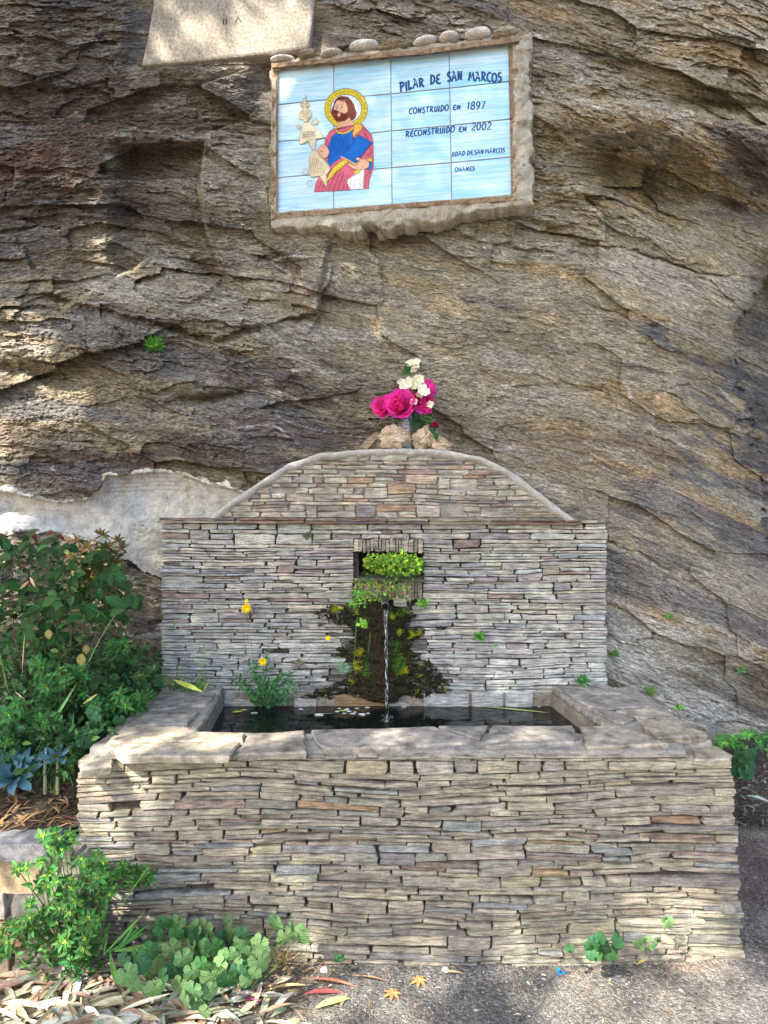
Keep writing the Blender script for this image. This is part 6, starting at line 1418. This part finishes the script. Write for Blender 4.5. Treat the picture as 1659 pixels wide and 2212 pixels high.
# ---- things floating on the pool
def pool(px, py): return Pz(px, py, WZ + .0015)
def floater(px, py, L, w_, ang, col, label, cat='petal', name='petal'):
    mb = MB(); c0 = pool(px, py); d_ = Vector((math.cos(ang), math.sin(ang), .0)); blade(mb, c0 - d_ * L / 2 + Vector((0, 0, .001)), d_, Vector((0, 0, 1)), L, w_, col, 4, 0, .12, 'oval' if cat == 'petal' else 'lance'); return tag(mb.build(name, M['flower'] if cat == 'petal' else M['dry_leaf']), label, cat)
def ZP(zx, zy): return (622.1 + .24305 * zx, 1123.3 + .24305 * zy)
pw = 'small white petal floating on the pool left of the falling water'
for (a, bb, r_) in ((115,1685,24),(275,1737,42),(455,1678,18),(440,1705,22),(520,1690,26),(540,1705,24),(575,1725,24),(615,1678,20),(595,1710,16),(705,1670,22),(712,1722,18),(660,1730,30),(672,1738,20),(640,1727,18),(500,1722,20),(530,1680,14)):
    o = floater(*ZP(a, bb), r_ * 2 * .243 * 2.98 / F, r_ * .243 * 2.98 / F * .9, U(-.5, .5), (.72, .76, .78), pw); o['group'] = 'white petals on the left half of the pool'
floater(*ZP(1030, 1665), .024, .006, .1, (.72, .76, .78), 'lone white petal floating just right of the falling water', 'petal')
for (px, py, lab) in ((1110, 1523, 'white petal floating near the back right corner of the pool'), (1165, 1527, 'white petal floating beside the long yellow-green leaf, back right of the pool')): floater(px, py, .02, .006, .2, (.7, .74, .76), lab)
floater(*ZP(485, 1698), .034, .011, .2, (.40, .44, .10), 'yellow-green round leaf among the white petals on the pool', 'leaf', 'floating_leaf')
floater(*ZP(330, 1722), .10, .003, .12, (.34, .34, .2), 'straw floating across the white petals on the pool', 'straw', 'floating_straw')
floater(513, 1538, .05, .012, .4, (.52, .50, .12), 'yellow leaf floating in the left corner of the pool, the larger of two', 'leaf', 'floating_leaf'); floater(527, 1534, .03, .009, -.3, (.45, .48, .16), 'smaller yellow leaf floating right beside the larger one at the left', 'leaf', 'floating_leaf')
floater(549, 1541, .032, .009, .1, (.7, .74, .76), 'white petal floating right of the two yellow leaves', 'petal')
for (x0, y0, x1, y1) in ((1040, 1526, 1188, 1540),): a = pool(x0, y0); bb = pool(x1, y1); mb = MB(); blade(mb, a, bb - a, Vector((0, 0, 1)), (bb - a).length, .007, (.38, .42, .14), 8, 0, .2); tag(mb.build('floating_leaf', M['dry_leaf']), 'long narrow yellow-green leaf floating at the right end of the pool', 'leaf')

# ---- vase and flowers on the arch
VB = P(879, 968, 3.24); VB.z = ZT - .004; VB.y = WY + .075
vase = empty('flower_vase', VB, 'ribbed silvery glass vase holding the flowers behind the rocks on the arch', 'vase')
m, nt, b = newmat('ribbed_silver', .22, .6, (.42, .47, .52)); b.inputs['Metallic'].default_value = .75
def lathe(mb, c0, prof, n=28, col=(1, 1, 1)):
    rings = [[c0 + Vector((r_ * math.cos(6.2832 * k / n), r_ * math.sin(6.2832 * k / n), z)) for k in range(n)] for r_, z in prof]
    mb.add([v_ for r_ in rings for v_ in r_], [(i * n + k, i * n + (k + 1) % n, (i + 1) * n + (k + 1) % n, (i + 1) * n + k) for i in range(len(prof) - 1) for k in range(n)], col)
s_ = 3.28 / F; vh = (968 - 897) * s_
prof = [(.001, 0), (.028, 0), (.031, .004), (.033, vh * .55)]
for k in range(4): z = vh * (.57 + .075 * k); prof += [(.034, z), (.0375, z + .004), (.0375, z + .006), (.034, z + .009)]
prof += [(.030, vh * .90), (.0225, vh * .95), (.0225, vh * 1.06), (.025, vh * 1.08), (.023, vh * 1.085), (.020, vh)]
prof = [(a_ * 1.18, b__) for a_, b__ in prof]; mb = MB(); lathe(mb, VB, prof); mb.build('vessel', m, vase, smooth=True)
DF = 3.22
PET = addmat(grid_leaf('petal_shape', lambda t: .52 * math.sin(math.pi * min(1, t * .62 + .12)) ** .8, 5, .0, -.45, 0, True, .45), M['petal_pink']); PETD = addmat(PET, M['petal_dark'])
def rose(px, py, r_, ax, label, mat=None, n_=26, name='pink_rose', d=DF):
    c0 = P(px, py, d); R0 = r_ * d / F; ax = Vector(ax).normalized(); g = VB + Vector((0, 0, vh)); o = empty(name, c0, label, 'rose', 'roses in the vase'); s_ = ax.orthogonal().normalized(); t_ = ax.cross(s_)
    for k in range(n_):
        f_ = (k + .5) / n_; a = k * 2.39996; op = f_ ** 1.1; rad = s_ * math.cos(a) + t_ * math.sin(a); base = c0 - ax * R0 * .75 + rad * R0 * .08
        dd = (ax * (1.15 - 1.0 * op) + rad * (.12 + 1.0 * op)).normalized(); nn = (ax * (.15 + op) - rad * (1 - .2 * op))
        put(mat or PET, 'petal', base + rad * R0 * .12 * f_, dd, nn, R0 * (1.0 + .22 * f_) * U(.9, 1.1), o, .72 + .35 * f_)
    mb = MB(); stemc(mb, c0 - ax * R0 * .7, g + Vector((U(-.012, .012), U(-.01, .01), -.03)), Vector((0, -.01, .01)), .0022, .002, (.06, .13, .04), 6, 5)
    for k in range(5): a = k * 1.257; blade(mb, c0 - ax * R0 * .75, s_ * math.cos(a) + t_ * math.sin(a) - ax * .1, ax, R0 * .7, R0 * .12, (.05, .13, .04), 3, .3)
    mb.build('stem', M['foliage'], o); return o
rose(826, 879, 21, (-.35, -.9, .25), 'magenta rose at the far left of the bunch', d=3.16); rose(863, 873, 27, (-.15, -.95, .2), 'largest magenta rose, fully open, left of the middle of the bunch', n_=34, d=3.13)
rose(914, 868, 22, (.15, -.85, -.35), 'cupped magenta rose at the lower right of the bunch under the white blossom', n_=26, d=3.15); rose(929, 838, 17, (.7, -.6, .4), 'magenta rose at the upper right, half hidden behind white blossom', n_=18, d=3.20)
rose(890, 850, 15, (-.1, -.5, .8), 'purplish rose mostly hidden behind the largest open rose', n_=14, d=3.24)
rose(939, 918, 9.5, (.1, -.4, -.9), 'drooping dark red rosebud at the right, over the tan rock', PETD, 12, 'rosebud', 3.12)
WPET = grid_leaf('white_petal', lambda t: .42 * math.sin(math.pi * min(1, t * .8 + .08)) ** .6, 4, .05, .15, 0, True, .25)
m_w = leafmat('white_petal', (.75, .73, .62), .5, .01, .12, .25, 0); WPET.materials.append(m_w)
for lab, spots_, d in (('topmost sprig of white blossom in the bunch', [(893, 783), (899, 790), (888, 793), (894, 798), (884, 785), (900, 782)], 3.2), ('white blossom sprig above the largest rose, left side', [(876, 826), (870, 833), (883, 833), (877, 836), (866, 826), (884, 822)], 3.14), ('white blossom sprig in the middle of the bunch, right of the leaves', [(896, 822), (902, 828), (908, 820), (895, 833), (903, 818)], 3.15), ('white blossom sprig resting on the cupped rose at the lower right', [(908, 843), (916, 849), (914, 838), (907, 851), (922, 846), (895, 868), (930, 873)], 3.12)):
    o = empty('white_blossom_sprig', P(*spots_[0], d), lab, 'blossom', 'white blossom sprigs in the vase'); mb = MB()
    for (a, bb) in spots_:
        c0 = P(a, bb, d + U(-.015, .015)); ax = (Vector((U(-.5, .5), -1, U(-.2, .5)))).normalized(); s_ = ax.orthogonal().normalized(); t_ = ax.cross(s_); ph = U(0, 1.5)
        for k in range(4): an = ph + k * 1.571; rad = s_ * math.cos(an) + t_ * math.sin(an); put(WPET, 'petal', c0, rad + ax * .35, ax, .0185 * U(.9, 1.15), o, 1.25)
        tube(mb, [c0, c0 + ax * .004], [.0018, .001], 6, (.6, .5, .15)); stemc(mb, c0 - ax * .002, P(888, 880, 3.2), rv(.008), .0009, .001, (.09, .16, .05), 5, 4)
    mb.build('stem', M['foliage'], o)
o = empty('rose_foliage', VB + Vector((0, 0, vh)), 'dark green rose leaves around the flowers in the vase', 'foliage'); mb = MB()
for (a, bb, L, dx, dz, d) in ((880,795,.05,-.3,1,3.2),(874,806,.03,-1,.2,3.2),(889,822,.036,.2,1,3.17),(884,838,.03,-.2,-1,3.16),(898,846,.04,-.3,-1,3.15),(868,822,.026,-.8,.3,3.18),(905,898,.07,.8,-.2,3.17),(918,905,.065,1,-.5,3.15),(900,915,.07,-.2,-1,3.16),(915,925,.06,.2,-1,3.17),(899,900,.05,.1,-1,3.15),(935,928,.045,.4,-1,3.12),(942,942,.04,.4,-1,3.11),(850,895,.04,-1,-.3,3.2),(872,903,.03,-.3,-1,3.2),(858,900,.04,-.6,-.4,3.22),(893,885,.05,0,-1,3.17),(925,895,.05,.7,-.6,3.18),(912,935,.05,.3,-.8,3.18)):
    c0 = P(a, bb, d); dd = Vector((dx, -.2, dz)).normalized(); put(ROSE_G[len(mb.v) % 3], 'leaf', c0 - dd * L / 2, dd, Vector((U(-.3, .3), -1, .35)), L, o); stemc(mb, c0 - dd * L / 2, o.location, rv(.005), .0009, .0012, (.07, .13, .05), 4, 4)
tube(mb, [P(939, 912, 3.12), P(936, 905, 3.12), P(925, 900, 3.14), P(895, 905, 3.2)], [.0012, .0014, .0014, .0016], 5, (.10, .16, .06))
mb.build('stems', M['foliage'], o)

# ---- litter on the ground
LC = [(.42, .34, .23), (.52, .44, .33), (.32, .23, .16), (.60, .55, .44), (.36, .25, .2), (.30, .33, .24), (.48, .48, .36), (.40, .42, .36)]
def gleaf(mb, px, py, ang, L, w_, col, up=.012, curl=None):
    p_ = gpt(px, py); d_ = Vector((math.cos(ang), math.sin(ang), U(-.1, .25))); p_ = p_ + Vector((0, 0, up)) - d_ * L / 2
    blade(mb, p_, d_, Vector((U(-.5, .5), U(-.6, .3), 1)), L, w_, col, 8, U(.1, .35) if curl is None else curl, U(.1, .6))
mb = MB(); r2 = random.Random(9); n = 0
while n < 780:
    px = r2.gauss(240, 230); py = r2.uniform(2095, 2330)
    lim = 2095 + (max(0, px - 250) * .10)
    if px < -260 or py < lim or (px > 640 and r2.random() < .9): continue
    n += 1; rnd.random(); gleaf(mb, px, py, r2.uniform(0, 6.28) if r2.random() < .5 else r2.gauss(.4, .4), r2.uniform(.05, .15), r2.uniform(.006, .012), vc(r2.choice(LC), .3), r2.uniform(.004, .04))
for k in range(150): gleaf(mb, U(560, 1450), 2085 + 127 * U(0, 1) ** 1.6, U(0, 6.28), U(.006, .026), U(.001, .004), vc(tuple(v_ * .6 for v_ in rnd.choice(LC)), .4), .004)
tag(mb.build('leaf_litter', M['dry_leaf']), 'thick litter of long dry eucalyptus leaves over the ground at the lower left', 'leaf litter', kind='stuff')
for (px, py, ang, L, w_, col, lab) in ((720, 2128, -.15, .16, .009, (.36, .17, .12), 'long reddish-brown curved leaf on the ground below the middle of the trough'), (700, 2150, .1, .12, .008, (.34, .10, .10), 'dark pink leaf crossing under the long reddish one'), (720, 2172, .5, .12, .012, (.42, .46, .18), 'yellow-green curved leaf on the ground left of centre'), (800, 2120, -.2, .12, .008, (.40, .24, .16), 'pale brown twisted leaf tip at the right of the crossing leaves'),
     (620, 2140, .2, .13, .011, (.55, .42, .25), 'broad sunlit tan leaf at the right of the mallow'), (540, 2166, -.03, .15, .008, (.36, .12, .22), 'purplish narrow leaf under the pale mallow'), (980, 2110, .0, .07, .005, (.40, .32, .2), 'thin dry leaf lying alone below the trough centre'), (1405, 2078, .4, .12, .008, (.46, .36, .16), 'curved straw-coloured leaf near the yellowish little plant'), (1450, 2068, -.3, .10, .006, (.42, .28, .16), 'narrow brown leaf right of the curved straw-coloured one'),
     (130, 2110, .5, .16, .014, (.40, .27, .17), 'broad reddish tan leaf lying on top of the litter at the lower left'), (210, 2080, .5, .15, .012, (.50, .35, .24), 'long tan leaf above the litter left of the mallow'), (60, 2190, .1, .15, .012, (.40, .42, .36), 'grey-green leaf on the litter at the bottom left corner'), (400, 2190, -1.2, .10, .016, (.50, .44, .38), 'broad pale leaf upright in the litter at the bottom'), (350, 2150, 1.2, .13, .012, (.10, .26, .1), 'fresh green long leaf arching over the litter'), (120, 2075, .1, .09, .010, (.5, .3, .36), 'pinkish leaf at the left edge of the litter')):
    mb = MB(); gleaf(mb, px, py, ang, L, w_, col, .02); tag(mb.build('fallen_leaf', M['dry_leaf']), lab, 'leaf')
for (px, py, lab) in ((905, 2122, 'orange-brown lobed dry leaf lying below the trough'), (848, 2150, 'orange-brown crumpled leaf at the bottom, left of the other one')):
    mb = MB(); c0 = gpt(px, py) + Vector((0, 0, .006))
    for k in range(7): a = k * .9; blade(mb, c0, Vector((math.cos(a), math.sin(a), .15)), Vector((0, 0, 1)), .03, .006, vc((.42, .22, .12)), 3, .3)
    tag(mb.build('fallen_leaf', M['dry_leaf']), lab, 'leaf')
mb = MB()
for k in range(5): c0 = gpt(1207 + U(-3, 3), 2108 + U(-6, 6)) + Vector((0, 0, U(.002, .02))); blade(mb, c0, rv(), rv(), U(.012, .022), .006, (.08, .28, .72), 2)
tag(mb.build('blue_scrap', M['flower']), 'crumpled scrap of bright blue plastic on the ground below the trough', 'litter')
for (px, py, s_, lab) in ((962, 2096, .012, 'small pale pebble on the ground below the trough centre'), (700, 2096, .013, 'white pebble on the ground at the foot of the trough, left of centre'), (1572, 1962, .026, 'round bluish stone set in the lower right corner of the trough')):
    p_ = gpt(px, py) if py > 2000 else P(px, py, 2.262); rockblob('pebble', p_, (s_, s_, s_ * .8), M['pebble'] if py > 2000 else M['mortar'], int(px), None, 3, .1).name
    o = bpy.context.scene.collection.objects[-1]; tag(o, lab, 'pebble')
for k, (px, py, ang, lab) in enumerate(((1620, 1710, .3, 'curled grey eucalyptus leaf on the dark soil right of the trough, uppermost'), (1640, 1730, -.5, 'curled pale grey leaf on the dark soil, below the uppermost'), (1612, 1745, 1.9, 'long grey leaf hanging downwards on the dark soil at the right'), (1650, 1690, 1.2, 'beige leaf on the bank at the far right'), (1604, 1785, 1.2, 'small yellow-green leaf touching the right end of the trough'))):
    mb = MB(); gleaf(mb, px, py, ang, .10 if k < 4 else .06, .008, (.30, .34, .34) if k < 3 else (.4, .32, .22) if k == 3 else (.4, .5, .15), .02, .5); tag(mb.build('fallen_leaf', M['dry_leaf']), lab, 'leaf')
mb = MB()
for k in range(160): px = U(0, 165); p_ = bedp(px, U(1695, 1785)); blade(mb, p_ + Vector((0, 0, .006)), Vector((U(-1, 1), U(-1, 1), U(-.1, .2))), Vector((0, 0, 1)), U(.03, .09), U(.003, .007), vc(rnd.choice([(.2, .13, .08), (.12, .08, .05), (.3, .2, .12)]), .3), 4, .2)
for k in range(160): p_ = gpt(U(1590, 1670), U(1640, 1790)); blade(mb, p_ + Vector((0, 0, .006)), Vector((U(-1, 1), U(-1, 1), U(-.1, .2))), Vector((0, 0, 1)), U(.02, .06), U(.003, .006), vc(rnd.choice([(.2, .17, .15), (.08, .07, .06), (.25, .25, .24)]), .3), 4, .2)
tag(mb.build('soil_litter', M['dry_leaf']), 'dry leaf scraps on the dark soil at both ends of the trough', 'leaf litter', kind='stuff')

# ------------------------------------------------------------------ eucalyptus behind the viewer, whose shade dapples the place
tr = empty('eucalyptus_tree', (-6.0, -7.2, 0), 'tall eucalyptus behind the viewer throwing the dappled shade', 'tree')
LIT = [  # (px, py, depth, radius) places where gaps let the sun through
 (370,35,3.33,.02),(430,45,3.33,.0),(500,92,3.33,.02),(565,40,3.33,.045),(595,85,3.33,.0),(638,25,3.33,.03),(515,8,3.33,.01),(452,108,3.33,.0),(655,75,3.33,-.01),(345,95,3.33,-.02),
 (590,160,3.4,.03),(640,118,3.4,.03),(500,150,3.4,.02),
 (100,830,3.25,.10),(85,780,3.25,.07),(125,870,3.25,.08),(110,900,3.25,.05),(60,880,3.25,.07),(30,910,3.25,.06),(15,990,3.25,.06),(60,950,3.25,.05),(5,1060,3.2,.07),(213,500,3.45,.035),(12,1100,3.2,.06),
 (30,1270,3.2,.08),(300,1345,3.3,.06),(330,1380,3.3,.04),(20,1500,2.8,.06),(60,1240,3.2,.05),
 (320,1605,2.35,.05),(400,1615,2.35,.04),(460,1600,2.38,.05),(260,1600,2.35,.03),(370,1585,2.4,.03),(225,1625,2.3,.05),(300,1640,2.28,.05),
 (190,1660,2.27,.06),(175,1750,2.27,.03),(230,1690,2.27,.04),(300,1680,2.27,.04),(190,1720,2.27,.04),(165,1790,2.27,.03),
 (520,1860,2.27,.04),(560,1920,2.27,.05),(480,1900,2.27,.03),(600,1970,2.27,.05),(540,1990,2.27,.04),(500,1950,2.27,.03),(590,1880,2.27,.03),
 (30,1860,2.2,.08),(80,1900,2.2,.07),(20,1940,2.2,.05),(120,1830,2.2,.05),(140,1880,2.1,.05),(240,1870,2.1,.05),(300,1860,2.15,.03),
 (420,2010,2.1,.06),(470,2050,2.1,.08),(430,2090,2.05,.06),(390,2040,2.1,.04),(520,2080,2.1,.06),(350,2120,2.05,.06),
 (300,2150,2.1,.09),(200,2180,2.05,.09),(100,2130,2.1,.08),(450,2190,2.05,.10),(580,2150,2.1,.09),(640,2180,2.05,.08),(40,2200,2.0,.07),(700,2130,2.15,.05),(760,2110,2.2,.05),(620,2110,2.2,.06),
 (1265,2070,2.2,.04),(1250,2120,2.15,.07),(1270,2180,2.1,.08),(1430,2180,2.1,.07),(1400,2205,2.0,.07),(1560,2160,2.15,.06),(1640,2200,2.1,.08),(1500,2020,2.25,.05),(1530,2060,2.2,.05),(1450,2035,2.2,.04),(840,2140,2.1,.04),(900,2110,2.15,.04),(1440,1990,2.25,.03),(1120,2100,2.2,.03),
 (1145,1588,2.4,.025),(850,1590,2.4,.02),(640,1590,2.4,.02),(150,1800,2.2,.04),(50,1790,2.3,.05)]
LT = np.array([list(P(a, bb, d)) + [r_] for a, bb, d, r_ in LIT]); S_ = np.array(SUN)
ex = np.cross(S_, [0, 0, 1.]); ex /= np.linalg.norm(ex); ey = np.cross(ex, S_)
LU = np.stack([LT[:, :3] @ ex, LT[:, :3] @ ey], 1); LR = LT[:, 3]
r_ = np.random.RandomState(11)
corn = np.array([list(P(a, bb, d)) for a, bb, d in ((-100, -120, 3.2), (1760, -120, 3.2), (-100, 2300, 2.0), (1760, 2300, 2.0), (-100, 1100, 3.2), (1760, 1100, 3.4))])
cu, cv = corn @ ex, corn @ ey; u0, u1, v0, v1 = cu.min() - .5, cu.max() + .6, cv.min() - .3, cv.max() + .4
NL = 46000
uu = r_.uniform(u0, u1, NL); vv_ = r_.uniform(v0, v1, NL); tt = r_.uniform(6.3, 8.3, NL) - 0 * uu
dmin = np.min(np.hypot(uu[:, None] - LU[:, 0], vv_[:, None] - LU[:, 1]) - LR, axis=1)
keepm = (dmin > .085) | (r_.uniform(0, 1, NL) < np.clip((dmin - .0) / .085, 0, 1) ** 2 * .6 + .02)
uu, vv_, tt = uu[keepm], vv_[keepm], tt[keepm]; n = len(uu)
base_d = corn.mean(0) @ S_
cen = uu[:, None] * ex + vv_[:, None] * ey + (base_d + tt)[:, None] * S_
dirs = r_.normal(size=(n, 3)) + [0, 0, -.6]; dirs -= (dirs @ S_)[:, None] * S_ * .6; dirs /= np.linalg.norm(dirs, axis=1)[:, None]
sd = np.cross(dirs, S_ + .35 * r_.normal(size=(n, 3))); sd /= np.linalg.norm(sd, axis=1)[:, None]
Lh = r_.uniform(.07, .10, n)[:, None] * .8; wd_ = r_.uniform(.013, .02, n)[:, None] * 1.1
V = np.concatenate([cen - dirs * Lh, cen + sd * wd_, cen + dirs * Lh, cen - sd * wd_], 1).reshape(-1, 3)
q = np.arange(4 * n).reshape(n, 4)
o = np_mesh('crown', V - np.array(tr.location), q, np.tile([.10, .15, .07], (4 * n, 1)), M['foliage'], None, False); o.parent = tr; o['kind'] = 'stuff'
mb = MB(); cc = Vector(cen.mean(0)); tb = Vector(tr.location)
tube(mb, [tb, tb + Vector((.2, .2, 1.5)), tb.lerp(cc, .35) + Vector((-.4, -.3, .8)), tb.lerp(cc, .8)], [.32, .26, .19, .10], 14, (.42, .38, .32)); mb.build('trunk', M['grit'], tr, smooth=True)
for k in range(14):
    mb = MB(); e = Vector(cen[r_.randint(n)]); s0 = tb.lerp(cc, U(.45, .8)); 
    tube(mb, [s0, s0.lerp(e, .5) + Vector((0, 0, .15)), e], [.03, .018, .006], 7, (.36, .32, .27)); mb.build('branch', M['grit'], tr)
